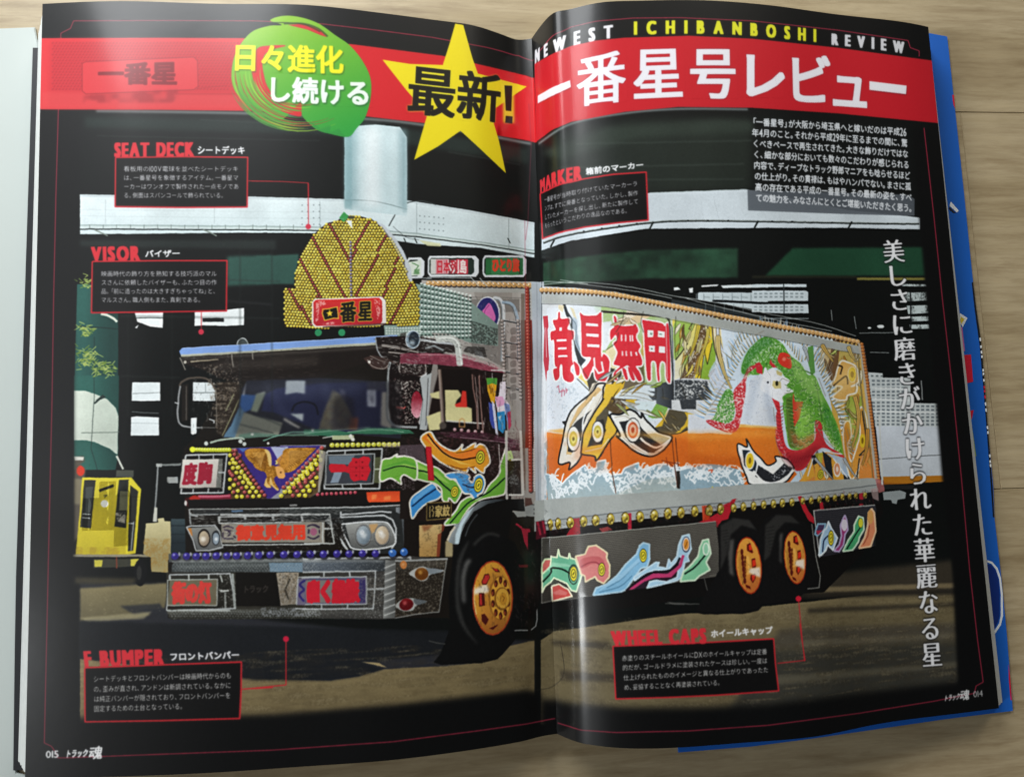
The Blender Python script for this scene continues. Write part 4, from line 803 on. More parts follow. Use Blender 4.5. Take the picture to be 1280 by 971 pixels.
feather('530,225 600,215 660,182 710,200 750,240 755,200 780,250 830,300 880,345 965,370 960,410 900,480 830,515 760,505 690,470 610,400 575,370 600,360', 'eeeee8', '17181a', 2.2)
P('595,270 640,265 700,240 760,320 830,390 890,430 950,390 900,450 840,490 800,490 720,440 640,380', '26282c'); P('760,360 900,430 960,385 850,350', 'a08a50', .6); L('745,385 800,430 870,450 950,400', 2.6, 'eeeee8', sm=True)
D('692,330', 9.6, '26282a', ry=16); D('692,328', 9.0, 'eceae4', ry=14.6); D('691,328', 6.4, 'd8623a', ry=10.4); D('691,328', 4.4, 'e8b898', ry=7.2); D('691,328', 2, 'b84a2a', ry=3.6)
# surf
SF = '70,640 130,660 190,710 260,640 350,575 370,610 430,600 440,550 495,540 500,610 530,650 610,640 630,600 730,560 735,600 780,610 850,575 940,570 960,600 1010,585 1040,600 1070,580 1142,600 1142,780 1100,780 500,810 90,840'
P(SF, '8fa9b6', grad=('a9b8b8', 0, 600, 0, 830)); 
rs = np.random.default_rng(5); ls = []
for k in range(150):
    x = rs.uniform(95, 1140); top = np.interp(x, [95,190,350,495,560,730,850,1142], [660,715,590,560,655,600,590,605]); y = top+rs.uniform(0, 120); pth = [[x, y]]
    for j in range(5): x += rs.uniform(4, 14); y += rs.uniform(-26, 26); pth.append([x, y])
    ls.append(smooth(fr(np.array(pth)), False, 4))
ink(cover(strokes(ls, 1.7)), 'eef4f6', .9); L(SF.replace('1142,780 1100,780 500,810 90,840', ''), 2.0, 'eef4f6')
P('430,560 495,545 480,600 440,600|700,590 735,565 730,600', '7fb4cc', .8); P('60,420 85,400 95,600 90,840 60,820', '8098a4', .6, noise=(NF, .35, .55)); P('800,680 1142,640 1142,780 560,790', 'b9bcae', .35)
L('530,400 545,640 570,780', 1.1, '4a2a18'); L('970,380 990,590 1010,740|995,380 1015,590', 1.2, '4a2418'); P('1000,620 1025,620 1038,745 1012,745', '1c1814', .9); L('895,545 1020,570|930,520 940,580|950,560 980,590', 1.4, '6a2416', .8)
G('C3'); P('860,405 1000,365 1140,400 1160,470 860,495', '8fa9b6'); ls = []
for k in range(60):
    x = rs.uniform(865, 1150); y = rs.uniform(375, 455); pth = [[x, y]]
    for j in range(4): x += rs.uniform(3, 12); y += rs.uniform(-18, 18); pth.append([x, y])
    ls.append(smooth(fr(np.array(pth)), False, 4))
ink(cover(strokes(ls, 1.6)), 'eef4f6', .9); L('1010,478 1012,505|1000,492 1020,490', 1.6, 'd8c23a'); L('990,405 1010,400 1005,415', 1.6, 'd05a3a')
# upper right of box: more tail feathers (frame f1)
G('f1')
P('85,150 300,190 240,310 250,330 210,410 215,440 100,600 85,400', 'a4c65c', noise=(NF, -.5, .45)); P('80,160 130,165 85,290', 'ecdc66'); P('300,190 350,185 290,380 200,600 150,760 100,780 105,600 215,450 208,415 250,335 232,305', 'eee27a', grad=('e8e4c8', 0, 300, 0, 700)); L('300,190 232,308 262,315 206,420 222,445 110,600', 1.0, '2e3020')
P('350,190 440,205 400,420 270,760 150,770 240,560 320,380', '6a5236'); P('350,190 440,205 400,420 270,760 150,770 240,560', 'e8e2d4', .9, noise=(N1, .62, .78)); P('420,350 460,400 480,500 480,640 430,780 340,770', '8fb43e'); P('440,230 450,420 405,640 370,540 340,770 285,765 330,600 380,400', 'ecd038'); L('385,400 380,540 405,640 448,440|370,550 340,770|310,770 325,730', .9, '2e3020')
P('420,700 480,600 560,760 560,971 430,971', 'b9d0e4', .8)
P('545,225 700,245 680,330 640,440 600,500 565,410 575,390 548,340', 'd8843e', grad=('d06a2e', 0, 230, 0, 480), noise=(NF, -.7, .4)); L('560,360 575,395 560,405 600,490', .9, '5a2a18')
feather('455,205 548,225 548,330 570,430 610,550 690,690 715,780 720,890 660,915 610,860 560,740 480,520 455,360', 'e4cf88', '4a4438', 1.4); L('475,210 475,360 510,540 590,760 640,880|530,225 530,330 560,460 610,620 690,740', 1.4, 'f6f2e6', sm=True); L('500,220 505,380 560,560 620,680', 2.6, 'dfe6f0', sm=True); L('490,220 492,390 548,570 612,690|515,222 516,380 570,550 630,670', .6, '5a5a6a', sm=True); D('655,770', 5.4, 'f6f2e6', ry=12.4); D('656,765', 4.4, '8a5a1a', ry=10.2); D('656,765', 3.8, 'e6b62e', ry=9.4); D('658,758', 1, '5a4010', ry=4)
P('100,785 400,790 450,920 430,971 100,971', '3e4246'); P('80,800 200,780 420,790 440,840 300,960 100,971', 'e4e6e4', .85, noise=(N1*.7+N2*.3, .6, .7)); L('20,180 75,290 90,971', 1.2, '2b2b2b', .7); L('45,140 55,180', 2, '3a3a3a')
pr = np.random.default_rng(17)
def plumes(poly, n, pal, a0, sp, l0, l1, w0, w1, curl=.5):
    q = fr(pts(poly)); lo, hi_ = q.min(0), q.max(0); k = 0; tr_ = 0
    while k < n and tr_ < n*8:
        tr_ += 1; c = pr.uniform(lo, hi_)
        if not inside(c, q): continue
        k += 1; l = pr.uniform(l0, l1); an = a0+pr.normal()*sp; cu = pr.normal()*curl; P0 = [c.copy()]; ok = True
        for j in range(6): c = c+np.array([math.cos(an), math.sin(an)])*l/6; an += cu/6; P0.append(c.copy())
        P0 = [p_ for p_ in P0 if inside(p_, q)]
        if len(P0) < 4: continue
        P0 = np.array(P0); w = pr.uniform(w0, w1)
        ink(cover(strokes([P0], [w*.35+.5, w+1.1, w*.8+1.1, .6])), pr.choice(['2a261c', '3c3424', '4a4438']), .8); ink(cover(strokes([P0], [w*.3, w, w*.8, .2])), pr.choice(pal), .95); ink(cover(strokes([P0+[.3, -.3]], [.2, w*.3, .2])), pr.choice(['f4f0dc', 'fff8d0', '6a5a30']), .7)
YGR = ['e8d048', 'a8c452', 'e8e0a0', '7a5c34', 'd8a23c', 'f0ead0', '8cae3c']; OB = ['dc9a3e', 'e8c068', 'f0e4c0', 'a8b84a', 'c8822c', '6a4a2c']; BW = ['e8eef0', 'b8ccd8', '4a5058', 'd8e0e0', 'e2b83a']
G('f1'); plumes('90,160 300,195 345,195 440,220 450,420 400,760 150,765 95,600', 34, YGR, 1.9, .25, 16, 34, 2, 4.5); plumes('400,690 440,600 600,860 620,971 440,971', 10, BW, -.9, .3, 8, 16, 1.2, 2.4)
G('kt'); plumes('530,260 1050,300 1060,380 860,340 620,380 540,330', 14, ['e8c8a0', 'f0dcc0', 'a8c080', 'e8d8b0'], 2.4, .3, 10, 22, 2, 4); plumes('400,800 520,700 1080,800 1090,900 560,950 420,920', 13, YGR+BW, 2.5, .35, 12, 26, 2, 4.2)
G('kb'); plumes('560,80 960,60 960,340 880,420 720,240 560,210', 10, BW+['a8b878'], .5, .4, 12, 26, 2, 4.2); plumes('870,200 1120,220 1090,320 960,370 860,320', 10, ['57503e', 'e2bc3c', '7a6a4a'], .4, .4, 10, 20, 2, 4)
# ---- large green and red bird
G('ph')
P('180,30 300,0 560,50 860,105 950,130 1020,870 560,900 300,600 480,400 300,560 240,620', 'dce9f4', grad=('c9dcea', 0, 50, 0, 800)); P('0,520 120,520 250,560 290,560 290,600 235,635 130,625 0,625', 'e2e7ee'); P('0,628 130,625 235,632 290,585 485,595 495,690 560,800 600,850 560,895 345,905 300,800 0,790', 'dd7a26', grad=('d86a22', 0, 600, 0, 900))
P('820,110 950,130 1010,700 1020,880 900,890 820,700 780,400', 'dcb45a', grad=('c9a03c', 0, 110, 0, 880), noise=(NF, -.8, .35)); P('880,420 960,420 960,600 920,700 870,560', '9cae44', noise=(NF, -.3, .5)); P('720,110 800,120 780,300 730,280', 'cfae6a', .8); P('800,110 840,110 820,320 790,340 765,280', '6a4a30', .9); P('840,130 900,130 900,230 830,240', 'b9a85a', .8)
P('640,860 700,740 800,720 1010,700 1020,880 600,900', 'd8893a', noise=(NF, -.6, .4)); 
plumes('720,110 940,130 1015,870 880,890 830,640 780,420', 60, OB, 1.45, .35, 12, 28, 1.8, 4.2, .8); plumes('620,720 860,700 1000,720 1015,880 610,890', 26, OB+BW, 1.2, .4, 10, 20, 1.4, 3.2, .6)
# fringe of pale quills
qs1, qs2, qs3 = [], [], []
def fringe(path, cx, cy, l0, l1, n, jit=.10):
    C = along(path, n); c0 = fr(np.array([[cx, cy]]))[0]
    for i, c in enumerate(C):
        d = c-c0; d = d/np.hypot(*d); l = (rs.uniform(l0, l1)); s = rs.normal()*jit; d = np.array([d[0]-d[1]*s, d[1]+d[0]*s]); q = np.array([c, c+d*l])
        (qs1 if i % 3 == 0 else qs2 if i % 3 == 1 else qs3).append(q)
fringe('150,520 190,420 250,300 330,160 430,95 540,130 620,230 680,200 730,300 780,420 840,560 870,720', 560, 560, 8, 15, 210)
fringe('250,240 300,120 420,60 560,90 640,150', 480, 560, 12, 20, 80)
fringe('90,540 130,450 170,330 230,260', 330, 620, 10, 20, 34)
fringe('640,160 700,130 740,300 800,420 850,640', 560, 520, 8, 15, 60)
ink(cover(strokes(qs1, [2.2, .5])), '9cc4e8', .95); ink(cover(strokes(qs2, [2.2, .4])), 'f0f4f4'); ink(cover(strokes(qs3, [1.6, .4])), '8c7a4c', .8)
P('110,300 160,240 200,330 220,420 150,400', 'd9dde8', .6)
P('300,240 330,170 390,110 450,90 520,130 560,190 620,240 660,300 700,310 740,400 790,500 830,600 856,720 850,750 800,700 740,600 700,560 690,680 620,715 560,700 540,600 520,430 540,330 480,260 400,300 330,300 295,290', '5a9e36', sm=True, grad=('6fae3a', 0, 250, 0, 700))
P('150,520 170,450 215,380 255,420 250,540 200,570 130,555', '5fa046', sm=True); P('660,150 690,140 700,290 680,310 662,230', '5f9a4a'); L('700,330 720,420 740,560|560,190 600,260 690,300', 1.6, '3a6a2a', .8)
# feathers texture on the green
g1, g2, g3 = [], [], []
poly = fr(pts('300,240 330,170 390,110 450,90 520,130 560,190 620,240 660,300 700,310 740,400 790,500 830,600 856,720 800,700 740,600 700,560 690,680 620,715 560,700 540,600 520,430 540,330 480,260 400,300 330,300 295,290')); lo, hi_ = poly.min(0), poly.max(0)
for k in range(1500):
    q = rs.uniform(lo, hi_)
    if not inside(q, poly): continue
    a = rs.uniform(.9, 1.9); l = rs.uniform(1.6, 3.6); (g1, g2, g3)[k % 3].append(np.array([q, q+[l*math.cos(a), l*math.sin(a)]]))
ink(cover(strokes(g1, 1.1)), 'b4dc88', .85); ink(cover(strokes(g2, 1.0)), '2f6a28', .85); ink(cover(strokes(g3, .9)), 'e4f0d4', .55)
P('300,240 360,130 450,90 520,130 500,240 440,210 330,280', 'e8f2ea', .6, noise=(N1, .5, .72)); P('150,520 170,450 215,380 255,420 250,540 200,570', 'e0f0e0', .8, noise=(N1, .55, .7))
# red parts
P('535,180 565,200 570,265 525,255 495,225 505,185', 'd83a2a', sm=True); D('530,215', 2.4, 'f0907a', .8, blur=.5); P('455,215 490,260 470,262 450,240|370,240 395,232 412,260 410,300 380,290', 'cc3038')
P('300,330 335,260 400,250 330,300 315,420 300,520 275,600 235,622 160,600 100,560 130,550 220,570 262,520 250,400', 'c8343c', sm=True); P('300,330 335,260 400,250 330,300 315,420 300,520 275,600 235,622 160,600 100,560', 'f0dede', .85, noise=(N1, .56, .7))
P('455,415 500,440 520,600 545,700 620,715 700,660 700,560 735,570 760,680 850,740 850,760 760,705 700,730 650,810 600,832 560,800 520,740 490,690 480,560 490,500 470,460', 'cf343a', sm=True); P('580,400 590,450 635,450 615,540 585,590 572,500', 'd2402f')
for k in range(16): y = 470+k*20; L(f'{485+max(0,k-10)*9},{y} {505+max(0,k-10)*10},{y+12} {525+max(0,k-10)*10},{y}', .9, '8a1a26', .8, sm=True)
for k in range(8): L(f'{560+k*16},{800-k*6} {575+k*16},{770-k*5}', .9, '8a1a26', .7)
P('480,560 520,700 600,830 520,740 485,650', 'f4dede', .7, noise=(N1, .5, .65)); P('745,590 790,660 850,745 770,690', 'f0dede', .7, noise=(N1, .5, .65))
P('540,430 575,420 580,560 605,680 590,705 560,700 545,600', '5a7a30'); 
for k in range(12): L(f'{545+k*3},{440+k*21} {572+k*3},{446+k*21}', .9, '2a4a18')
# white head, neck and chest
P('345,330 400,295 440,310 450,400 480,470 490,590 285,575 300,500 320,400', 'e2e7ee', sm=False); P('345,330 400,295 440,310 450,400 480,470 490,590 285,575', '8f98a8', .5, noise=(N1*.7+N2*.3, .62, .74))
P('425,260 445,280 470,262 490,290 520,305 560,335 545,365 582,392 545,405 520,425 525,455 480,440 440,410 400,380 410,320', 'eef0f4', sm=True); P('485,275 520,290 515,310 490,300|470,335 510,340 515,375 480,380 465,360', 'cfc07a', .9); D('490,350', 1.6, '22240f', ry=3.4); D('440,343', 1.4, '22242c'); L('530,405 575,400|560,340 520,320 500,345', .8, '8a8a70', .8)
P('285,575 490,588 490,600 280,590', 'e8b860', .9, blur=.5)
P('0,560 20,600 100,600 180,625 240,630 290,590 480,600 490,700 540,790 590,850 480,780 440,800 330,660 270,700 0,700', 'dd7a26', 0)
# black and white feather lower centre
feather('272,685 325,700 322,655 360,720 400,760 440,800 485,780 482,750 550,770 585,820 560,870 520,900 450,905 345,905 320,860 290,780', 'f2f2ee', '1d1d1e', 1.8); P('300,715 340,720 380,790 370,840 340,830 310,800', '26303a'); P('390,800 470,850 530,790 580,815 540,870 490,895 430,895 370,860', '26282c'); P('390,800 470,850 530,790 580,815 540,870 490,895', 'e4e6ea', .7, noise=(N1, .68, .8)); D('341,775', 6.0, 'f2f2ee', ry=11.4); D('341,775', 4.8, 'e6c42e', ry=9.6); D('341,775', 1.8, '8a6a14', ry=4); L('360,830 420,890 500,890 590,825', 2.4, 'f2f2ee', sm=True)
# lower right tangle
P('620,890 680,760 700,860 640,895|700,740 740,750 720,800 760,880 700,885|770,740 850,790 860,880 800,880', 'e0a43a'); P('680,745 720,740 710,790 690,800|740,720 790,760 800,880 760,830|850,780 910,830 920,880 860,880', '22262a'); P('760,730 860,760 910,870 850,850 820,780', 'b4cce4', .9); L('690,760 660,860|720,750 760,870|800,760 880,870|900,800 930,870|740,720 850,740', 1.4, 'e8eef2'); P('700,735 745,730 740,790 715,775', 'b4b83a', .8); eye(732, 850, 3.4, 5.5); D('822,825', 4.6, 'f2f2ee', ry=9); D('822,822', 3.6, 'd8946a', ry=7.6); D('822,822', 1.6, 'f2e0d0', ry=3.4)
# right edge feathers
feather('810,320 840,230 880,232 930,265 940,340 900,365 930,360 925,400 880,415 870,440 830,440 800,420 850,370 790,360', 'e0b060', 'f0ead8', 2.0); L('800,365 870,310 880,355|830,250 850,260 840,300', 2.0, '3a2a18', sm=True); D('905,300', 4.8, 'e6c42e', ry=9); D('905,300', 2.2, '8a6a14', ry=4); R('905,300', .8, 'f4ecd0', 5.2, 9.6)
feather('860,580 890,560 900,640 880,690 900,780 930,700 950,620 940,520 960,480 985,560 990,700 965,750 920,860 890,860 860,700', 'dc9a3e', 'f0ead8', 1.8); D('962,665', 3.6, 'e6c42e', ry=8.6); D('962,665', 1.5, '8a6a14', ry=4); L('960,500 975,600 990,700 945,745 980,740|930,870 945,760', 1.6, '22262a', .9); L('865,490 900,540 950,550', 1.4, '4a6a24')
L('936,130 945,300 965,480 1000,700 1020,880', 2.2, '6f6440', .7)
P('950,750 1000,700 1018,880 940,880', 'dc8a3e', .8, noise=(NF, -.5, .5))
# rails, lamps of the box edge
G('o')
P('677,366 720,368 770,373 840,387 900,399 960,410 1030,424 1076,433 1076,443 1030,434 960,421 900,410 840,399 770,385 720,380 677,379', 'c4c8c4', grad=('a9ada8', 0, 370, 0, 440))
L('677,380 720,381 770,385.5 840,400 900,411 960,421.5 1030,435 1076,443', .6, '4a4c48', sm=True)
C = along('677,362 720,363.5 770,368 840,382 900,393.5 960,405 1030,418 1072,427', 78); 
ink(cover([tx(disc(np.array(c)+[.8, 3.6], 1.7, 2.0, 8)) for c in C]), '2a1c12', .95); bulbs(C, 2.7, 'e0b070', dark='6a4a24', hi='f8e2bc')
L('676,356 710,353 750,354 800,361 842,370 900,379 960,392 1020,404 1070,420|680,352 705,353 750,358 800,365 840,373|850,371 900,384 980,402 1040,414|700,350 735,355', .8, 'c9cfcc', .85, sm=True)
P('1072,428 1080,432 1087,480 1100,600 1094,606 1084,520 1076,450', 'b9b0a0', .9); C = along('1077,430 1083,470 1089,520 1094,560 1099,602', 44); bulbs(C, 2.0, 'c87a3a', dark='3a1408', hi='f0c890')
# bottom rail of the box
P('668,626 684,624 870,611 937,605 1091,597 1096,600 1097,613 1040,621 930,634 800,649 690,662 668,665', 'c4c8c2', grad=('a4a8a4', 0, 600, 0, 640)); P('668,652 676,650 800,636 930,624 1040,611 1096,604 1097,613 1040,621 930,634 800,649 690,662 668,665', 'a0a4a2'); L('676,652 800,637.5 930,626 1040,613 1096,606', .8, '4d5152'); L('676,661 800,648.5 930,634 1040,621 1097,613.5', .7, 'd4d8d6', .7)
C = along('680,657 800,643.5 930,631 1040,618 1096,610.5', 30, sm=False); ink(cover([tx(disc(c, .6, None, 6)) for c in C]), '3a3e40', .8)
P('1094,598 1104,600 1106,614 1098,616', 'b46a6a', .8); L('1099,520 1103,606', 2.0, 'c9ccc8')
# ---- underside: black band, red brackets, yellow marker lamps, skirt panel
P('660,665 690,662 800,649 930,634 1040,621 1098,614 1104,640 1080,690 1030,740 950,745 880,745 780,760 676,762 676,745 660,800', '0f0d0c')
G('sk')
P('0,170 60,160 70,270 0,290', '4a1420'); L('10,170 30,260|45,165 60,250', 2.6, '9a2438'); P('200,262 235,210 250,150 290,145 295,250 200,270', '9a1c28'); P('610,115 635,112 638,220 612,222', 'b02438'); P('420,215 480,200 510,225 440,240', '8a3a3a'); P('1105,65 1145,62 1150,160 1112,165', 'c8482a'); P('1080,175 1130,155 1215,110 1240,60 1290,40 1240,205 1205,205 1200,170', 'b0202c')
Y = [(97,190,.6),(147,183,.8),(228,175,1),(316,168,1),(397,162,1.05),(496,152,1.05),(595,145,1.05),(693,138,1.05),(787,128,1.05),(878,116,1.0),(965,110,1.0),(1058,100,.95),(1155,95,.9),(1230,85,.9)]
for x, y, s in Y:
    D(f'{x},{y}', 5.0*s, '4a3a14', ry=7.4); D(f'{x+3},{y}', 4.1*s, 'bca63c', ry=6.4); P(f'{x-12},{y+20} {x+14},{y-8} {x+20},{y+8} {x+2},{y+32}', '5a4a14', .85); D(f'{x-4},{y-18}', 1.7*s, 'f4ecc0', blur=.3); D(f'{x+12},{y+22}', 1.2*s, 'e0cf70'); D(f'{x-22},{y-8}', .9, 'c9c9c4', .8)
SKP = '38,280 95,270 500,235 900,198 1200,168 1225,400 1232,530 1160,540 900,580 600,630 300,672 38,712'
P(SKP, '66625a', grad=('413e39', 0, 300, 0, 700))
C = []
for j in range(34):
    for i in range(96):
        x = 45+i*12.4+(j % 2)*6; t = (x-38)/1190.; y = 290-t*118+j*(12.6-t*1.8)+2
        if y < (712-t*185 if x < 1160 else 520): C.append((x, y))
a = fr(np.array(C)); ink(cover([tx(disc(c, 1.15, .5, 6)) for c in a]), '14120f', .85); ink(cover([tx(disc(c+[.5, .75], .8, .3, 5)) for c in a]), 'b0aca4', .4)
P('38,280 95,272 95,700 38,712', '2b2a26', .5); L('38,280 500,236 1200,168', .9, 'a4a49c'); L('38,280 38,712|38,712 300,674 600,630', 1.0, '8a8a84', .8)
def skf(p, fill, edge): P(p, fill); L(p, 2.1, edge, closed=True)
skf('40,450 60,420 100,420 110,470 60,500 40,520', 'c0605a', 'cfd8b0'); skf('105,600 150,585 215,620 240,665 110,700', 'c8504a', 'e8dcc0'); P('110,640 160,620 210,640 200,660 130,655', 'd8807a', .7)
skf('40,520 95,470 102,400 140,410 150,355 160,400 215,415 222,380 230,410 262,420 280,470 305,525 270,635 235,625 205,580 160,560 120,545 60,600 42,640', '6fb894', 'dfeec8'); P('60,510 110,440 200,450 260,470 230,470 120,470', 'a0d8b8', .7); L('45,570 100,510 105,480 170,485 225,515', 2.2, '12281e', sm=True); eye(250, 515, 4.2, 8.8, rot=0); R('250,520', 1.2, '12281e', 6, 12)
skf('262,400 325,385 350,335 400,328 450,360 475,380 470,410 492,460 488,540 450,580 410,560 395,535 330,570 325,530 300,520 280,450', 'd8807c', 'e8d8b0'); P('300,420 400,400 450,430 470,500 440,460 380,450 300,480', 'b84a50', .6, sm=True); L('300,470 350,445 400,440 430,470', 1.2, '8a2a34', .8, sm=True); eye(438, 488, 4.0, 7.6, rot=0)
skf('380,660 400,610 470,585 540,530 600,450 670,385 690,330 715,310 755,320 755,420 740,470 700,480 670,520 600,620 570,635', '84b8d8', 'b4d4e4'); L('470,610 560,560 640,480 690,440|420,640 560,600 640,530', 1.2, '4a7a9a', .8, sm=True); P('400,640 560,560 700,430 700,400 560,520 440,610', 'a8d0e8', .6); eye(714, 395, 4.2, 7.8, rot=0)
P('600,625 700,540 790,490 900,480 960,390 975,400 990,500 900,560 790,570 720,615', '2a1c28'); skf('650,540 740,480 800,440 820,440 810,470 870,480 885,420 900,450 940,400 950,330 975,265 1020,255 1035,350 1010,400 1020,430 990,440 975,540 940,560 830,590 740,610 760,570 800,560 870,570 940,540 960,440 980,390 940,430 880,490 790,490 700,530 660,560', 'a4c8de', 'c4dce8')
P('610,625 700,560 780,515 880,515 950,460 975,390 990,395 970,470 900,540 790,545 720,570 650,620', 'b83a6a'); L('600,630 740,520 900,490 960,410', 2.6, '1c141c', sm=True); D('1000,322', 5.2, '2a2a3a', ry=10); D('1000,320', 4.4, 'e8e0e0', ry=8.8); D('1001,320', 3.4, 'd8903a', ry=7); L('992,345 1008,300', .8, '6a3a10')
skf('960,570 985,500 1040,450 1080,400 1090,340 1110,295 1150,285 1165,380 1135,440 1160,490 1090,530 1060,560', '84c89c', 'd4e8cc'); L('990,520 1060,470 1130,390', 2.0, '12281e', sm=True); P('1000,500 1060,440 1110,370 1080,420 1020,480', 'b4e0c0', .7); R('1132,352', 1.6, 'e4f4e0', 3.6, 7.4); D('1132,352', 2.6, '9ad4b0', ry=6)
L('1120,540 1150,650|860,715 990,722|280,735 275,790', 1.1, '5a5a56', .8); P('870,705 1090,716 1090,722 900,720|1190,692 1280,690 1280,696 1190,698', '6a6a66', .6)
# rear wheels, flap, rear skirt
G('rw')
P('0,200 40,190 40,260 0,270', 'b8381c'); P('90,270 150,180 185,130 215,120 140,310 95,310|625,110 650,105 700,210 735,250 735,290 700,270 660,200|770,150 790,145 800,200 775,205', 'b0202c'); P('1035,90 1065,85 1062,165 1035,170', 'a82432')
for x, y, s in ((28,205,1),(110,192,1),(197,185,.95),(262,178,.95),(330,170,.92),(397,163,.92),(462,158,.9),(522,152,.9),(585,147,.88),(658,138,.8),(714,135,.8),(768,130,.8),(822,122,.78),(872,118,.75),(922,112,.75),(970,107,.7),(1012,103,.7),(1072,100,.7)):
    D(f'{x},{y}', 3.9*s, '4a3a14', ry=6.2*s); D(f'{x+2},{y}', 3.2*s, 'bca63c', ry=5.2*s); P(f'{x-8},{y+14} {x+12},{y-8} {x+16},{y+6} {x},{y+26}', '4a3c12', .85); D(f'{x-4},{y-14}', 1.3*s, 'f4ecc0', blur=.3); D(f'{x+8},{y+16}', 1*s, 'e0cf70'); L(f'{x},{y-16} {x+30},{y-24}', .6, 'a8a8a0', .7)
P('95,300 120,270 200,248 300,260 370,340 400,260 470,225 560,222 640,270 700,290 730,320 770,720 690,730 600,815 400,830 360,870 260,890 0,895 -60,880 100,600', '100f0f'); P('110,300 200,252 300,265 350,330 250,300 180,360 150,500 110,600', '302f2d', .9, blur=1); P('410,300 480,232 580,235 640,290 540,280 480,340 440,500 400,540', '2e2d2b', .9, blur=1)
for k in range(9): L(f'{118+k*4},{340+k*20} {160+k*4},{330+k*20}|{408+k*4},{320+k*22} {470+k*2},{308+k*22}', .8, '171615', .7)
P('175,400 200,390 190,560 200,640 170,620 160,500|505,360 525,350 515,480 520,560 505,540', '6a6864', .7, blur=1.2)
for cx, cy, rx, ry in ((298, 568, 15.2, 34.4), (606, 515, 12.8, 32.0)):
    D(f'{cx},{cy}', rx*1.08, '9a2a12', ry=ry*1.05, rot=-.09); D(f'{cx},{cy}', rx, 'd8943a', ry=ry, rot=-.09, grad=('b8602a', cx-40, cy, cx+70, cy+150)); s = rx/15.2; X = lambda v: cx+(v-298)*s
    P(f'{X(285)},{cy-130} {X(330)},{cy-90} {X(318)},{cy-80} {X(285)},{cy-100}', '7a1c12'); P(f'{X(245)},{cy-120} {X(265)},{cy-60} {X(262)},{cy+60} {X(270)},{cy+150} {X(240)},{cy+80} {X(230)},{cy-40}', 'a8722c', .8, blur=1)
    P(f'{X(315)},{cy-42} {X(340)},{cy-50} {X(348)},{cy-5} {X(345)},{cy+12} {X(320)},{cy+18}|{X(312)},{cy+62} {X(345)},{cy+56} {X(342)},{cy+90} {X(325)},{cy+118} {X(308)},{cy+92}|{X(285)},{cy-140} {X(310)},{cy-150} {X(325)},{cy-100} {X(320)},{cy-85} {X(292)},{cy-95}|{X(275)},{cy+125} {X(305)},{cy+138} {X(312)},{cy+158} {X(280)},{cy+145}', '5a140c'); P(f'{X(320)},{cy-34} {X(342)},{cy-40} {X(346)},{cy-2} {X(322)},{cy+10}|{X(318)},{cy+66} {X(342)},{cy+62} {X(338)},{cy+90} {X(322)},{cy+108}|{X(298)},{cy-135} {X(312)},{cy-140} {X(322)},{cy-105} {X(300)},{cy-100}', 'd8341c')
    P(f'{X(300)},{cy+22} {X(372)},{cy+10} {X(374)},{cy+80} {X(350)},{cy+70} {X(300)},{cy+50}', 'f4f0e8', .8, blur=1); L(f'{X(290)},{cy-60} {X(300)},{cy} {X(292)},{cy+60}', 2.4, 'f0b85a', .8, sm=True, blur=.6)
    for k in range(6): D(f'{X(252+k*4)},{cy-90+k*38}', 1.8, '5a1a10', ry=4); D(f'{X(275)},{cy-50+k*24}', 1.2, '6a3010', ry=2.4)
L('718,290 745,500 775,640 768,715 690,722', 1.3, '8a8a84', .9); 
RS = '730,200 1140,165 1150,200 1130,440 950,480 770,515 745,400'
P(RS, '26252a'); 
for k in range(22): L(f'{735+k*1.5},{212+k*13} {1145},{172+k*12.4}', .7, '5f6064', .55)
L('730,202 1140,165|732,200 770,515', 1.3, 'b4b4b0')
skf('745,330 760,290 810,290 800,330 755,370 740,360', '4a3a5a', '8ab4cc'); P('745,335 790,335 760,365', 'b0304a'); skf('765,505 775,400 800,330 815,320 830,275 850,325 888,385 870,430 860,465 825,430 810,470 780,500', 'a8c8e0', 'dce8f0'); L('790,480 800,400 840,360', 1.6, '1c2a4a', sm=True); eye(846, 385, 3.2, 8.6, rot=0)
skf('865,470 900,430 915,370 910,300 925,260 938,235 950,265 958,330 940,360 930,430 900,475', '9a3a74', 'b4a4c8'); D('935,300', 3.6, 'd8d0dc', ry=7.5); skf('925,475 960,400 1000,340 1000,300 1030,240 1060,250 1065,330 1035,380 1030,410 990,465', '4aa870', 'cfe8cc'); L('950,460 1010,360 1045,310', 1.6, '12281e', sm=True); D('1044,285', 3.2, '2a3a1a', ry=6.4); D('1044,285', 2.8, 'd8d43a', ry=5.8); skf('1030,455 1070,380 1090,300 1095,215 1118,190 1135,215 1145,340 1110,440', 'dc8a62', 'e8c49c'); D('1108,245', 3.8, 'd8a05a', ry=9); L('1100,300 1090,370 1060,430', 1.2, '8a3a2a', .7, sm=True)
D('855,900', 1, 'c9c9c4', .0)
P('998,120 1050,130 1180,100 1170,155 1000,160', '141314', .9); P('1110,60 1160,50 1165,140 1125,120', 'b49a98', .7)
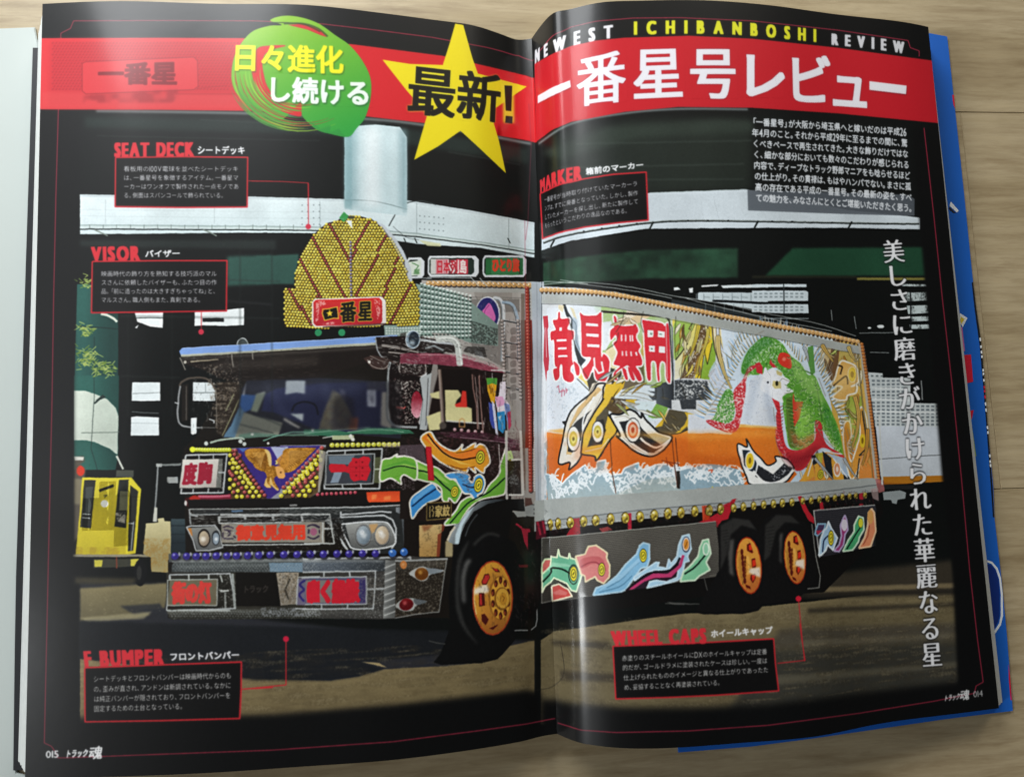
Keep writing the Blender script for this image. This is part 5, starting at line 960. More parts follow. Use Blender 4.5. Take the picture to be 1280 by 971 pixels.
# ------------------------------------------------------------------ photographic texture of the printed picture
dt = np.random.default_rng(21)
def region_mask(poly, blur=1.0):
    A = [fr(pts(q)) for q in poly.split('|')]; mk = cover([tx(subdiv(q)) for q in A], pad=int(blur*KT*3)+2); m, x0, y0 = mk
    return (gblur(m, blur*KT) if blur else m), x0, y0
def blur_region(poly, s, edge=1.5):
    m, x0, y0 = region_mask(poly, edge); h, w = m.shape; sl = (slice(y0, y0+h), slice(x0, x0+w)); o = CV[sl].copy()
    b_ = np.stack([gblur(o[..., i], s*KT) for i in range(3)], -1); CV[sl] = o+(b_-o)*m[..., None]
def clutter(poly, n, l0, l1, ang, spread, cols, w0=.35, w1=1.0, a=.7):
    n, l0, l1, a = int(n*1.5), l0*.7, l1*.6, a*.68
    for poly1 in poly.split('|'):
        q = fr(pts(poly1)); lo, hi_ = q.min(0), q.max(0); G_ = {c: [] for c in cols}
        k = 0; tries = 0
        while k < n and tries < n*6:
            tries += 1; c = dt.uniform(lo, hi_)
            if not inside(c, q): continue
            th = ang+dt.normal()*spread; l = dt.uniform(l0, l1); d = np.array([math.cos(th), math.sin(th)])*l/2
            G_[cols[k % len(cols)]].append(np.array([c-d, c+d])); k += 1
        for i, c in enumerate(cols):
            if G_[c]: ink(cover(strokes(G_[c], dt.uniform(w0, w1))), c, a)
CH = ['d8dcda', '1a1816', '8c8f8c', '3a3634', 'f2f2ee', '5d5a56']
RDK = ['6a2c34', '1a0e0e', 'a89c96', '3c1c20', 'd8c8c4']
G('vm'); clutter('545,130 860,115 971,150 971,320 880,430 640,330 560,260', 90, 2, 14, .12, .3, CH, a=.6); clutter('450,290 640,290 730,340 925,330 920,410 740,420 600,370', 70, 1, 6, .2, .7, CH, a=.65); clutter('650,440 890,440 890,790 700,790 640,650', 150, .8, 5, 1.2, .8, RDK+['c9c2bc'], a=.6)
G('dr'); clutter('0,250 480,260 700,330 790,385 640,385 300,340 0,330', 120, 2, 12, .18, .15, ['b06a78', '4a1822', 'e0b8bc', '7a3444'], a=.45); clutter('140,130 520,160 660,290 480,260 160,250', 60, 1.5, 9, .3, .6, CH, a=.6)
clutter('560,400 820,400 900,860 600,860', 120, 2, 14, 1.45, .18, RDK+CH, a=.55); clutter('270,850 900,890 910,990 260,990', 90, 2, 14, .12, .12, ['8a5060', '2a1018', 'c0a0a8'], a=.4)
G('vs'); clutter('160,290 620,250 640,460 480,880 430,850 420,480 360,400 200,350', 230, 1, 7, .4, 1.0, CH, a=.42); clutter('600,230 1200,215 1190,430 640,460', 80, 3, 16, .02, .1, ['3a3430', '5a524a', '141010'], a=.5)
clutter('240,400 440,400 440,850 240,850', 50, 2, 10, 1.5, .2, CH, a=.45)
G('B2'); clutter('900,470 1235,490 1235,940 1130,860 1010,720', 170, 1.5, 10, 1.45, .5, ['6a6660', 'd0ccc6', '4a4642', 'b4b0aa'], a=.55); clutter('560,690 760,660 1130,720 1120,830 900,760 780,740', 90, 1.5, 9, .25, .4, CH, a=.6)
G('br'); clutter('300,-10 740,-10 800,300 730,330 380,330', 80, 1.5, 9, .0, .5, CH, a=.35); clutter('160,20 340,40 340,320 200,260', 90, 1, 6, .6, 1.2, CH, a=.6); clutter('0,385 640,385 640,475 0,475|500,480 640,480 640,840 500,840|0,740 640,750 640,845 0,845', 200, .8, 2.4, .7, .4, ['d4dad8', '2a2c2b', '9aa0a0', 'e8ecea'], w0=.4, w1=.8, a=.6)
clutter('735,392 1140,376 1080,790 730,845', 420, .6, 1.8, .7, .5, ['9a9080', '171310', '5e564a'], w0=.4, w1=.7, a=.6)
G('bl'); clutter('100,395 1280,380 1280,478 95,480|60,780 1280,775 1280,850 80,856', 420, .8, 2.4, .7, .4, ['c8d0ce', '232524', '8e9494'], w0=.4, w1=.8, a=.6); clutter('250,20 1280,15 1280,90 480,95 260,100', 170, 2, 12, .0, .12, CH, a=.5); clutter('455,490 605,490 608,770 455,780|935,490 1105,490 1085,740 970,740', 150, 1, 6, 1.3, .6, CH, a=.55); clutter('490,240 1280,250 1280,310 505,310|480,85 600,85 600,250 490,250', 70, 1, 6, .1, .5, CH, a=.4)
G('nl'); clutter('250,665 1110,660 1110,770 260,800', 160, 2, 12, .0, .1, CH, a=.5); clutter('500,235 560,235 545,520 500,520', 40, 1, 5, 1.4, .5, CH, a=.6)
G('nr'); clutter('0,660 560,655 700,700 520,780 0,780', 140, 2, 12, -.05, .2, CH, a=.5); clutter('890,130 1150,120 1160,210 1010,190 890,230|1050,400 1170,400 1170,500 880,490', 130, .6, 3, .3, .8, ['8a8088', '2a1c20', 'b4a8b0', '4a343c'], a=.6)
G('dl'); clutter('290,150 800,130 840,330 730,420 700,300 660,150 560,140|280,290 600,400 560,560 480,430 300,340', 170, .8, 7, .5, .8, ['5c3a40', '1a0e10', '9a8890'], a=.5); clutter('860,110 960,150 965,560 860,560', 110, 1, 6, 1.4, .6, CH, a=.5)
G('wh'); clutter('500,60 700,40 700,160 620,700 500,720', 120, 2, 10, 1.4, .5, ['1c1a1a', '3c1a20', '4a4644', '0a0909'], a=.6); clutter('130,240 420,140 560,320 500,760 330,890 180,760', 160, 3, 12, 1.5, .25, ['1c1c1c', '080808', '262626'], a=.4)
G('sk'); clutter('60,190 1240,60 1230,160 900,195 60,270', 160, 1, 8, 1.2, .7, ['2a2422', '5a1820', '0a0808', '6a6258'], a=.55)
G('rw'); clutter('0,180 1130,60 1140,160 740,200 640,130 200,120 0,280', 170, 1, 7, 1.1, .6, ['2a2422', '6a1820', '0a0808', '7a7268'], a=.5); clutter('110,300 380,260 700,300 760,700 400,800 120,820', 160, 2, 9, 1.5, .3, ['1e1e1d', '0a0a0a', '2c2b29'], a=.5)

F(860, 400, 4.412)
P('300,240 330,170 390,110 450,90 470,130 400,170 350,220 330,300 300,310', '2f7a34', .5, blur=2); P('560,190 620,240 660,300 700,310 740,400 760,470 700,430 640,380 580,300', 'bfe48a', .45, blur=2.5); P('600,420 680,520 690,640 640,700 590,640 610,540', 'a8d860', .5, blur=3); P('740,440 790,520 830,620 850,700 800,660 750,560', '2e7a34', .5, blur=2)
P('500,740 560,800 600,830 650,800 700,730 740,690 700,700 620,740', '7a1420', .5, blur=2.5); P('560,600 620,660 700,620 720,580 700,660 640,720 580,690', 'e85a4a', .5, blur=2)
P('300,560 350,340 400,300 380,420 340,560', 'b8c4d4', .5, blur=3); P('430,330 470,480 490,580 450,570 420,450', 'aab6c8', .5, blur=2.5)
P('0,620 280,610 480,600 490,640 280,650 0,660', 'f4a040', .6, blur=3); P('0,740 300,760 300,800 0,800', 'b04a14', .5, blur=4)
P('800,330 900,250 940,330 880,380 820,430', 'f8d890', .4, blur=3); P('860,560 900,620 890,740 860,820', 'a8641c', .5, blur=3); P('900,440 950,500 900,640 880,560', 'c8d460', .4, blur=4)
q1, q2 = [], []
for k in range(170):
    x, y = dt.uniform(130, 250), dt.uniform(390, 560); q = np.array([[x, y], [x+dt.normal()*4, y-dt.uniform(6, 14)]]); (q1 if k % 2 else q2).append(fr(q))
q1 = [q for q in q1 if inside(q[0], fr(pts('150,520 170,450 215,380 255,420 250,540 200,570 130,555')))]; q2 = [q for q in q2 if inside(q[0], fr(pts('150,520 170,450 215,380 255,420 250,540 200,570 130,555')))]
if q1: ink(cover(strokes(q1, .7)), 'd8f0c0', .7)
if q2: ink(cover(strokes(q2, .7)), '1e5a24', .7)
# long curling tail plumes with outlines
for pth, c, w in (('60,30 40,120 10,200', 'ead24a', 6), ('112,50 100,120 60,230 50,300', 'f0dc60', 5), ('165,90 170,180 200,290 240,380', 'e8cf84', 7), ('640,150 655,190 665,230', 'cfe0f0', 5), ('740,140 765,180 800,230', 'e0b860', 6), ('885,150 900,190 930,230', 'dcc070', 6), ('920,420 940,520 930,620 900,720', 'e4b458', 6), ('990,600 985,700 960,800', 'e0a040', 6), ('700,760 760,830 800,880', 'c8d8ec', 4), ('860,760 900,830 940,880', 'c8d8ec', 4)):
    L(pth, [w, w*.8, w*.4], '3a3426', .75, sm=True); L(pth, [w-1.4, w*.8-1.3, w*.4-.9], c, .9, sm=True); L(pth, .6, '6a5a30', .6, sm=True)
F(670, 350, 6.4)
for pth, c, w in (('470,210 540,330 560,470 500,640', 'e8dcb4', 8), ('700,230 660,360 700,520 640,700', 'e6c488', 8), ('960,250 900,400 860,560 880,700', '9ec05a', 7), ('600,760 700,820 840,850', 'e8c840', 8), ('420,790 500,850 560,940', 'd8b04a', 8), ('1150,290 1130,420 1160,560', 'b8d070', 6)):
    pass
# painted mural: brush direction, scuffs, small quills
G('o'); MU = '684,385 730,380 784,386 838,396 900,408 960,419 1030,434 1074,444 1082,500 1092,596 937,604 870,610 684,622'
for nn, l0, l1, an, sp, w, cols, al in ((1500, 1.5, 6, -.6, .9, .7, ['ffffff', '1a1a10', 'f8e8a0', '5a3a10'], .16), (900, .6, 2, .5, 1.5, .6, ['ffffff', '403020'], .28)): clutter(MU, nn, l0, l1, an, sp, cols, w*.7, w*1.3, al)
sc_ = []
pl_ = fr(pts(MU))
F(860, 400, 4.412)
for (cx, cy) in ((540, 250), (640, 420), (700, 520), (760, 620), (600, 640)):
    for k in range(26):
        x, y = cx+dt.normal()*55, cy+dt.normal()*60; r = dt.uniform(8, 15); an = np.linspace(.2, 2.6, 6)+dt.uniform(-.3, .3); sc_.append(fr(np.stack([x+r*np.cos(an), y+r*np.sin(an)], 1)))
gm = fr(pts('330,170 450,90 560,190 660,300 740,400 830,600 856,740 740,600 690,680 620,715 560,700 540,600 520,430 540,330 480,260 330,300')); sc_ = [q for q in sc_ if inside(q[2], gm)]
ink(cover(strokes(sc_, .7)), '1c4a18', .65); ink(cover(strokes([q+[0, .9] for q in sc_], .5)), 'd8f0b8', .7)
for pth in ('150,430 210,340 260,330|120,480 180,400', '480,640 520,770 590,830|470,480 480,560', '700,560 740,640 800,700', '770,240 800,330 780,420 850,560 880,700|720,320 760,420', '900,140 930,260 920,400|880,600 905,720 900,860', '300,60 250,150 240,230|420,60 360,90'): L(pth, 1.0, '3a3020', .5, sm=True); L(pth.replace(',', ','), .5, 'f4f0e0', .5, sm=True)
F(670, 350, 6.4)
for pth in ('400,960 500,800 640,720', '560,560 640,500 660,420', '700,250 690,330 640,420', '860,250 840,340 860,420', '240,250 290,420 340,640 420,800', '1120,290 1110,480 1120,640', '1180,380 1130,600', '1220,640 1150,800', '740,880 860,840 1000,850', '960,860 960,950|1010,860 1020,950|1160,830 1200,950'): L(pth, 1.2, '2c2a20', .5, sm=True)
F(670, 480, 5.71)
for pth in ('430,60 320,200 250,300|480,60 420,180 370,260', '560,240 640,230 720,300 800,380 880,420', '620,380 700,450 800,500 880,480', '600,60 720,60 850,90|600,80 720,90 840,120', '900,260 980,300 1060,260'): L(pth, .9, '6a5a3a', .5, sm=True); 
P('75,640 700,600 1142,560 1142,420 980,400 540,420 70,350', 'b8561a', .45, blur=3, noise=(NB, .35, .7)); P('75,345 980,345 1142,345 1142,380 540,380 75,380', 'f0a848', .4, blur=2)
G('bl'); P('60,785 1280,778 1280,800 60,808', 'b8bcb8', .3, blur=1.5); P('100,385 1280,372 1280,392 100,402', 'd8dcda', .45, blur=.8); P('130,430 860,415 860,432 130,446', 'c4cac8', .3, blur=1.2)
G('br'); P('-10,385 640,382 640,396 -10,400', 'd0d6d8', .5, blur=.8); P('745,400 1130,382 1120,430 745,450', 'b0aca0', .3, blur=3); P('-10,790 640,795 640,812 -10,808', 'b0b0a8', .3, blur=1.5)
G('vs'); P('160,286 1214,226 1800,186 1800,200 1214,244 165,304', 'a8a49a', .3, blur=1.2); P('400,330 900,290 1200,280 1200,330 900,350 420,380', '6a625a', .3, blur=4)
# ground grit, glass and background softening
G('o'); clutter('110,830 330,856 460,852 560,836 660,812 660,850 500,872 340,884 110,886|690,800 800,782 930,775 1190,750 1190,800 950,850 700,862', 260, 1, 7, .05, .2, ['4a3c26', 'c8b890', '6a5a3c'], a=.35)
clutter('110,740 210,735 200,765 110,772', 60, 1, 6, .05, .2, ['5a4c30', 'b8aa84'], a=.4)
G('vs'); blur_region('600,560 660,460 1200,440 1830,470 1830,830 1250,840 560,870', .9); G('vm'); blur_region('0,470 600,470 620,810 0,830', .9); G('vs')
P('600,560 660,460 1200,440 1830,470 1830,820 1250,838 560,868', '0e0e14', .34, blur=1.5); P('620,480 1200,445 1600,455 1500,560 1000,600 640,560', '8a94b4', .16, blur=6); L('1000,690 1030,640 1110,620 1180,650 1200,720', 2.2, '0c0c10', .7, sm=True, blur=.5); P('1320,600 1400,560 1470,600 1490,820 1300,830', '15131a', .6, blur=2); L('800,480 1000,800|1240,470 1330,830', 5, '9aa4c0', .14, blur=4)
G('dr'); blur_region('285,370 540,380 560,600 545,840 320,840 200,838 220,560', .5)
G('o'); P('431,158 446,157 446,258 431,256', '7fa2a8', .55, blur=3); P('498,160 509,162 509,262 498,260', '86a4aa', .6, blur=3); P('455,158 475,158 475,260 455,258', 'ffffff', .5, blur=5)
L('640,140 640,160|250,150 420,158|120,170 400,176|560,190 650,206', 1.0, '3a423e', .6, blur=.6); L('720,180 940,176|700,210 930,205|760,225 930,224', 1.2, '454e48', .6, blur=.8)
for x in range(112, 430, 17): L(f'{x},281 {x},287', .7, '55605c', .8)
L('100,262 430,266|100,270 430,274', .5, 'b9c6c6', .6); P('100,300 345,300 345,312 100,308', '2a3230', .7, blur=1.5)
for x in (160, 215, 300, 340): L(f'{x},300 {x},520', 1.4, '202422', .6, blur=.8)
L('150,395 350,398|150,470 225,472|150,345 350,352', 1.6, '2c3230', .55, blur=.7)
# organic warp of the whole picture, tonal mottling and contrast
m, x0, y0 = region_mask('96,142 668,142 668,905 96,905|670,142 1165,142 1200,905 670,905', 3)
y0_, x0_ = y0, x0; h_, w_ = m.shape; sl = (slice(y0, y0+h_), slice(x0, x0+w_))
Wx = gblur(N2-N2.mean(), 1.2)[sl]*1.4+gblur(N1-.5, .8)[sl]*1.3; Wy = gblur(np.roll(N2, 777, 1)-.5, 1.2)[sl]*1.4+gblur(np.roll(N1, 555, 0)-.5, .8)[sl]*1.3
yy, xx = np.mgrid[0:h_, 0:w_]; sy = np.clip(yy+Wy, 0, h_-1.01); sx = np.clip(xx+Wx, 0, w_-1.01); iy, ix = sy.astype(int), sx.astype(int); fy, fx = (sy-iy)[..., None].astype(np.float32), (sx-ix)[..., None].astype(np.float32)
src = CV[sl].copy(); Wp = (src[iy, ix]*(1-fx)+src[iy, ix+1]*fx)*(1-fy)+(src[iy+1, ix]*(1-fx)+src[iy+1, ix+1]*fx)*fy
tone = 1+(N2[sl]-.5)*.03+(N3[sl]-.5)*.10+(N1[sl]-.5)*.04
Wp = np.clip(Wp*tone[..., None], 0, 1); Wp = Wp+(Wp-np.stack([gblur(Wp[..., i], 2.2*KT) for i in range(3)], -1))*.22
CV[sl] = src+(np.clip(Wp, 0, 1)-src)*m[..., None]
del Wx, Wy, yy, xx, sy, sx, iy, ix, src, Wp
G('o')
# ---- page border fade of the picture
m = None
def fade(poly, blur): P(poly, '0b0b0b', blur=blur)
fade('30,130 92,130 92,930 20,930', 2.6); fade('1168,160 1140,160 1149,270 1162,420 1168,480 1178,600 1190,700 1200,905 1260,905 1260,160', 2.2)
fade('90,897 340,893 500,880 660,862 676,866 676,960 90,960', 3.0); fade('676,873 720,880 780,884 861,884 960,880 1074,866 1210,850 1210,960 676,960', 4.0)
# ------------------------------------------------------------------ the printed spread: page furniture
RED = 'cc2730'; LN = 'c0304c'
G('o')
P('20,-20 690,-20 690,100 660,95 553,70 438,55.4 308,48 20,48', '0b0b0b'); P('655,-20 1200,-20 1180,78 1047,60 940,48.7 861,45 780.6,48 714,57.6 668,80 655,90', '0b0b0b')
# pale blurred underside of the banner
L('120,139 313,142 459,149 534,157 600,168 664,180', 3.0, '9aa0a0', .85, sm=True, blur=1.2); L('673,180 714,155 780,142 848,136.5 935,137', 2.6, '8f9898', .8, sm=True, blur=1.0)
BANL = '30,48 51,48 200,47.5 308,48 438,55.4 553,70 668,97 671,178 534,154.5 459,146 313,139 200,137.5 49.5,137 30,137'
BANR = '668,80 690,68 714,57.6 745,51 780.6,47.5 861,45 940,48.7 1047,60 1165,76 1190,80 1190,157 1171,154 1047,142 940,135 848,134 781,140 714,152.6 690,163 671,177'
P(BANL, 'd8343a', grad=('d01a22', 50, 90, 640, 90)); P(BANR, 'c81e28', grad=('c01c28', 670, 90, 1170, 90))
# faint lamp-board picture inside the banner
P('62,52 260,52 330,60 330,134 60,134', 'b02630', .4, blur=4); P('52,115 330,120 330,136 52,136', 'd84a4a', .5, blur=2)
C = np.array([(x+(j % 2)*2, 54+j*3.6) for j in range(17) for x in np.arange(66, 312-j*1.5, 4.2)]); ink(cover([tx(disc(c, 1.3, None, 6)) for c in C], pad=8), '8e1c28', .62, blur=.3); ink(cover([tx(disc(c-[.6, .7], .7, None, 6)) for c in C]), 'e8686a', .35)
G('A1'); P('384,298 400,290 905,268 922,285 925,405 905,420 400,440 384,425', 'd4383e', .95); L('384,298 400,290 905,268 922,285 925,405 905,420 400,440 384,425', .9, '8c1f28', .8, closed=True)
P('385,445 830,420 835,460 800,480 390,480', '8c1f28', .55, blur=1.2, noise=(N2, .2, .6)); L('920,415 1060,400|820,440 1150,440', 1, '9c2028', .5)
T('一番星', '458,392 830,398', '455,300 830,288', '7a141e', bold=1.3, a=.95); D('515,362', 2.0, 'd4383e')
# hairline frame of the layout
G('o')
L('92,26.5 200,26 320,26.5 400,30 470,38 540,47 610,60 668,75|92,26.5 88,36 76,42 76,48|73,137 70,240 67,374 65,500 60,721 55.4,928 64,932 70,940 72,946.5 80,946.6 340,937 491,926.5 600,912.5 660,904 694,897.5', .95, LN, closed=False)
L('669,71 690,46 714,34 745,27 791,23 850,22.5 940,26.5 1047,38 1135,51|1135,51 1138,60 1149,64 1149,71|1155,160 1167,267 1178,374 1190,480 1202,600 1212,711 1222,800 1229,852 1220,857 1218,866 1167,876 1074,891 960,906 861,913 770,915 727,912 697,903', .95, LN)
L('661,130 664,180 660,275 657,300|656,275 657,400', .7, 'a03048', .7)
# green brush disc
G('A2')
gd = smooth(fr(pts('65,97 120,76 200,80 290,110 370,165 440,215 500,290 535,370 535,460 510,550 470,600 430,640 340,625 290,610 250,580 215,540 205,480 120,560 30,520 -60,470 -110,400 -110,300 -80,220 -20,150 60,122 120,118')), True, 8)
ink(cover([tx(gd)]), '8fbf2c', grad=('2f9c3c', 100, 80, 350, 640))
P('150,118 230,112 300,140 330,175 300,165 240,140', 'cc2730'); L('130,112 220,112 290,135 335,172', 2.2, '38501a', .9, sm=True); L('60,108 150,108 230,118 300,150', 1.4, '2a3a10', .8, sm=True)
P('5,230 60,215 140,215 60,240 30,290 45,380 80,440 170,500 205,515 205,545 120,520 40,470 -10,400 -20,300', 'd42a30', sm=True)
st = np.random.default_rng(9); ra, rb, rc = [], [], []
for k in range(60):
    r = st.uniform(.55, 1.04); a0 = st.uniform(2.2, 3.3); a1 = a0-st.uniform(.5, 1.3); cx, cy = 215, 340
    q = np.array([[cx+r*320*math.cos(a), cy+r*255*math.sin(a)*(1.04)] for a in np.linspace(a0, a1, 10)]); (ra, rb, rc)[k % 3].append(fr(q))
ink(cover(strokes(ra, [.3, 1.6, .3])), '9cc83a', .9); ink(cover(strokes(rb, [.3, 2.0, .3])), '5aa838', .9); ink(cover(strokes(rc, [.2, 1.1, .2])), 'c8282e', .85)
rd = []
for k in range(26):
    r = st.uniform(.9, 1.08); a0 = st.uniform(2.0, 2.6); q = np.array([[200+r*310*math.cos(a), 330+r*265*math.sin(a)] for a in np.linspace(a0+.3, a0-.45, 9)]); rd.append(fr(q))
ink(cover(strokes(rd, [.2, 1.3, .2])), '4f9a3a', .9)
P('240,560 300,600 350,585 345,620 390,600 400,625 430,640 340,625 290,610', '2f8f3c', .8)
T('日々進化', '-115,335 415,350', '-110,210 412,222', '3a5a10', bold=1.7, a=.55, blur=.6)
T('日々進化', '-118,330 411,345', '-113,205 408,217', 'f2ea22', bold=1.35)
T('し続ける', '48,482 545,502', '50,362 540,384', '1c4a28', bold=1.8, a=.6, blur=.7)
T('し続ける', '44,476 540,496', '46,356 536,378', 'eef6ee', bold=1.35)
# star
STAR = '930,112 968,118 1010,270 1036,345 1265,405 1120,505 1105,560 1135,660 1167,810 1040,690 955,612 850,685 738,748 775,620 800,535 700,420 590,280 720,300 872,305 905,200'
P(STAR, 'f0dc1c', grad=('e8d418', 600, 100, 1200, 800))
STT = layout('最新', '700,530 1140,575', '712,300 1150,352')
mk = cover_tris(STT, pad=60); ink((dil(mk[0], 1.5*KT), mk[1], mk[2]), 'f6ee40', .95, blur=1.3); 
G('A2'); ex = [tx(fr(pts('1160,400 1196,402 1192,520 1166,518'))), tx(fr(pts('1166,542 1198,545 1196,578 1163,574')))]
ink(cover([q+0 for q in ex], pad=60), 'f6ee40', .0); L('1178,400 1180,575', 14, 'f4e838', .9, blur=1.6)
T('最新', '700,530 1140,575', '712,300 1150,352', '15130a', bold=1.45, sq=1.1, tri=STT); ink(cover(ex), '15130a')
# masthead words
G('A3')
MH1b = '176,298 215,272 290,238 380,206 460,188 545,178'; MH1t = '180,240 215,212 290,172 380,138 460,122 545,116'
T('NEWEST', '183,296 235,262 300,235 380,207 460,190 545,176', '183,236 235,206 300,175 380,146 460,130 545,118', 'e8e6ea', bold=.95, gap=.7, sq=1.5)
G('o'); T('ICHIBANBOSHI', '793,43.5 860,42 930,44 1020,52.5', '793,27.5 860,26 930,28.5 1020,37', 'e2e02c', bold=.95, gap=.8, sq=1.5)
T('REVIEW', '1040,56 1090,61 1130,67', '1040,42.5 1090,47 1130,53', 'd8d8dc', bold=.9, gap=.75, sq=1.5)
# title
G('A3')
P('195,450 260,415 345,378 352,412 270,450 195,488', '8a1420', .7, blur=.5); P('195,448 260,411 346,375 350,408 268,447 195,484', 'eceaf0')
def title(ch, b, t, w=1.9): T(ch, b, t, '7a101c', bold=w+.3, a=.75, blur=.6, sq=1); T(ch, b, t, 'eceaf0', bold=w*.85, sq=1.1)
title('番', '372,502 610,475', '372,262 610,228', 1.35); title('星', '632,470 884,458', '640,225 872,218', 1.6); title('号', '896,462 1130,462', '900,222 1125,222')
G('A4'); title('レ', '-75,462 168,468', '-75,232 168,245', 2.3); title('ビ', '155,488 376,496', '148,248 378,262', 2.1); title('ュ', '352,515 562,530', '352,262 562,280', 2.2); P('552,386 724,406 722,446 552,426', '7a101c', .7, blur=.5); P('548,380 722,401 719,441 548,421', 'eceaf0')
# intro text
G((None) if False else 'o')
F(930, 130, 1280/220)
P('25,625 1180,660 1240,690 1240,815 700,800 30,775', '555b62', .92)
body = ['「一番星号」が大阪から埼玉県へと嫁いだのは平成26','年4月のこと。それから平成29年に至るまでの間に、驚','くべきペースで再生されてきた。大きな飾りだけではな','く、細かな部分においても数々のこだわりが感じられる','内容で、ディープなトラック野郎マニアをも唸らせるほど','の仕上がり。その貫禄は、もはやハンパでない。まさに孤','高の存在である平成の一番星号。その最新の姿を、すべ','ての魅力を、みなさんにとくとご堪能いただきたく思う。']
for i, s in enumerate(body):
    y = 158+i*79; x0 = 52+i*4.6; x1 = 1182+i*6.5
    T(s, f'{x0},{y} {(x0+x1)/2},{y+34} {x1},{y+78}', f'{x0},{y-58} {(x0+x1)/2},{y-24} {x1},{y+20}', 'dfe3e7', bold=.36)
# captions
def caption(fr_, head, sub, lines, hx, sx, boxp, tb, tt, lx, w=1.9):
    F(*fr_); P(boxp, '0f0e0e'); L(boxp, w, RED, closed=True)
    T(head, hx[0], hx[1], 'd8303a', bold=1.1, gap=.14, sq=1.25); T(sub, sx[0], sx[1], 'eeeef0', bold=.62)
k1 = (100, 160, 890/220)
BOX1 = '180,150 510,146 848,149 845,400 510,402 178,398'
caption(k1, 'SEAT DECK', 'シートデッキ', None, ('176,146 575,143', '176,76 575,73'), ('592,134 836,134', '592,90 836,94'), BOX1, 0, 0, 0)
for i, (s, xe) in enumerate((('看板用の100V電球を並べたシートデッキ',802), ('は、一番星号を象徴するアイテム。一番星マ',802), ('ーカーはワンオフで製作された一点モノであ',804), ('る。側面はスパンコールで飾られている。',730))):
    y = 222+i*44.5; T(s, f'220,{y} {xe},{y}', f'220,{y-29} {xe},{y-29}', 'e8e8ec', bold=.24)
BOX2 = '62,675 400,671 743,671 740,925 400,930 58,934'
caption(k1, 'VISOR', 'バイザー', None, ('60,672 303,670', '58,602 301,598'), ('328,655 508,652', '328,618 508,615'), BOX2, 0, 0, 0)
for i, (s, xe) in enumerate((('映画時代の飾り方を熟知する技巧派のマル',693), ('スさんに依頼したバイザーも、ふたつ目の作',693), ('品。「前に造ったのは大きすぎちゃってね」と、',690), ('マルスさん。職人側もまた、真剣である。',615))):
    y = 752+i*44; T(s, f'106,{y} {xe},{y-1}', f'106,{y-29} {xe},{y-30}', 'e8e8ec', bold=.24)
G('A1'); L('1160,845 1270,847', 1.0, RED); G('A2'); L('-20,846 120,848 245,855 246,920', 1.0, RED); G('B2'); L('243,-40 245,160', 1.0, RED); D('244,162', 3.4, 'd0344a')
G('B1'); L('940,562 940,645', 1.0, RED); D('939,653', 3.5, 'd0344a')
k2 = (660, 190, 1280/180)
BOX3 = '108,372 260,300 500,240 760,200 1050,180 1060,400 1068,606 800,630 500,668 300,712 130,770'
caption(k2, 'MARKER', '箱前のマーカー', None, ('112,362 230,300 350,265 475,240', '108,252 230,180 350,145 475,125'), ('515,208 760,175 1030,140', '512,145 760,112 1028,85'), BOX3, 0, 0, 0)
for s, x0, y0, x1, y1 in (('一番星号が当時取り付けていたマーカーラ',145,452,975,305), ('ンプは、すでに廃番となっていた。しかし、製作',147,528,978,388), ('していたメーカーを探し出し、新たに製作して',148,606,982,462), ('もらったというこだわりの逸品なのである。',150,682,890,545)):
    ym = (y0+y1)/2-14+(0 if x1 > 900 else -4); T(s, f'{x0},{y0} {(x0+x1)/2-40},{ym} {x1},{y1}', f'{x0},{y0-50} {(x0+x1)/2-40},{ym-50} {x1},{y1-48}', 'e0e0e4', bold=.22)
k3 = (760, 775, 1280/250)
BOX4 = '32,165 400,152 700,138 1060,118 1072,280 1092,450 700,478 400,492 50,502'
caption(k3, 'WHEEL CAPS', 'ホイールキャップ', None, ('32,160 628,145', '20,70 625,52'), ('658,112 1055,85', '656,62 1052,38'), BOX4, 0, 0, 0, 1.8)
for s, x0, y0, x1, y1 in (('赤塗りのスチールホイールにDXのホイールキャップは定番',88,262,1018,218), ('的だが、ゴールドラメに塗装されたケースは珍しい。一度は',92,322,1020,276), ('仕上げられたもののイメージと異なる仕上がりであったた',98,386,1027,334), ('め、妥協することなく再塗装されている。',102,448,722,416)):
    T(s, f'{x0},{y0} {x1},{y1}', f'{x0},{y0-38} {x1},{y1-38}', 'ecebe8', bold=.26)
L('1085,275 1262,255 1240,120 1228,20', 1.1, RED); G('D4'); D('217,138', 3.6, 'd82038'); L('217,138 232,300 245,430', 1.0, RED)
k4 = (95, 800, 1280/270)
BOX5 = '52,162 500,145 980,128 978,300 970,462 500,475 54,482'
caption(k4, 'F BUMPER', 'フロントバンパー', None, ('56,154 520,140', '46,64 520,52'), ('555,122 972,108', '552,74 968,62'), BOX5, 0, 0, 0, 2.0)
for s, x0, y0, x1, y1 in (('シートデッキとフロントバンパーは映画時代からのも',102,248,922,226), ('の。歪みが直され、アンドンは新調されている。なかに',103,308,920,284), ('は純正バンパーが隠されており、フロントバンパーを',105,366,918,344), ('固定するための土台となっている。',105,424,638,408)):
    T(s, f'{x0},{y0} {x1},{y1}', f'{x0},{y0-38} {x1},{y1-38}', 'ecebe8', bold=.26)
G('D2'); L('-60,560 140,540 140,330', 1.3, RED); D('140,326', 3.7, 'd02040'); G('D1'); L('1130,560 1275,552', 1.3, RED)
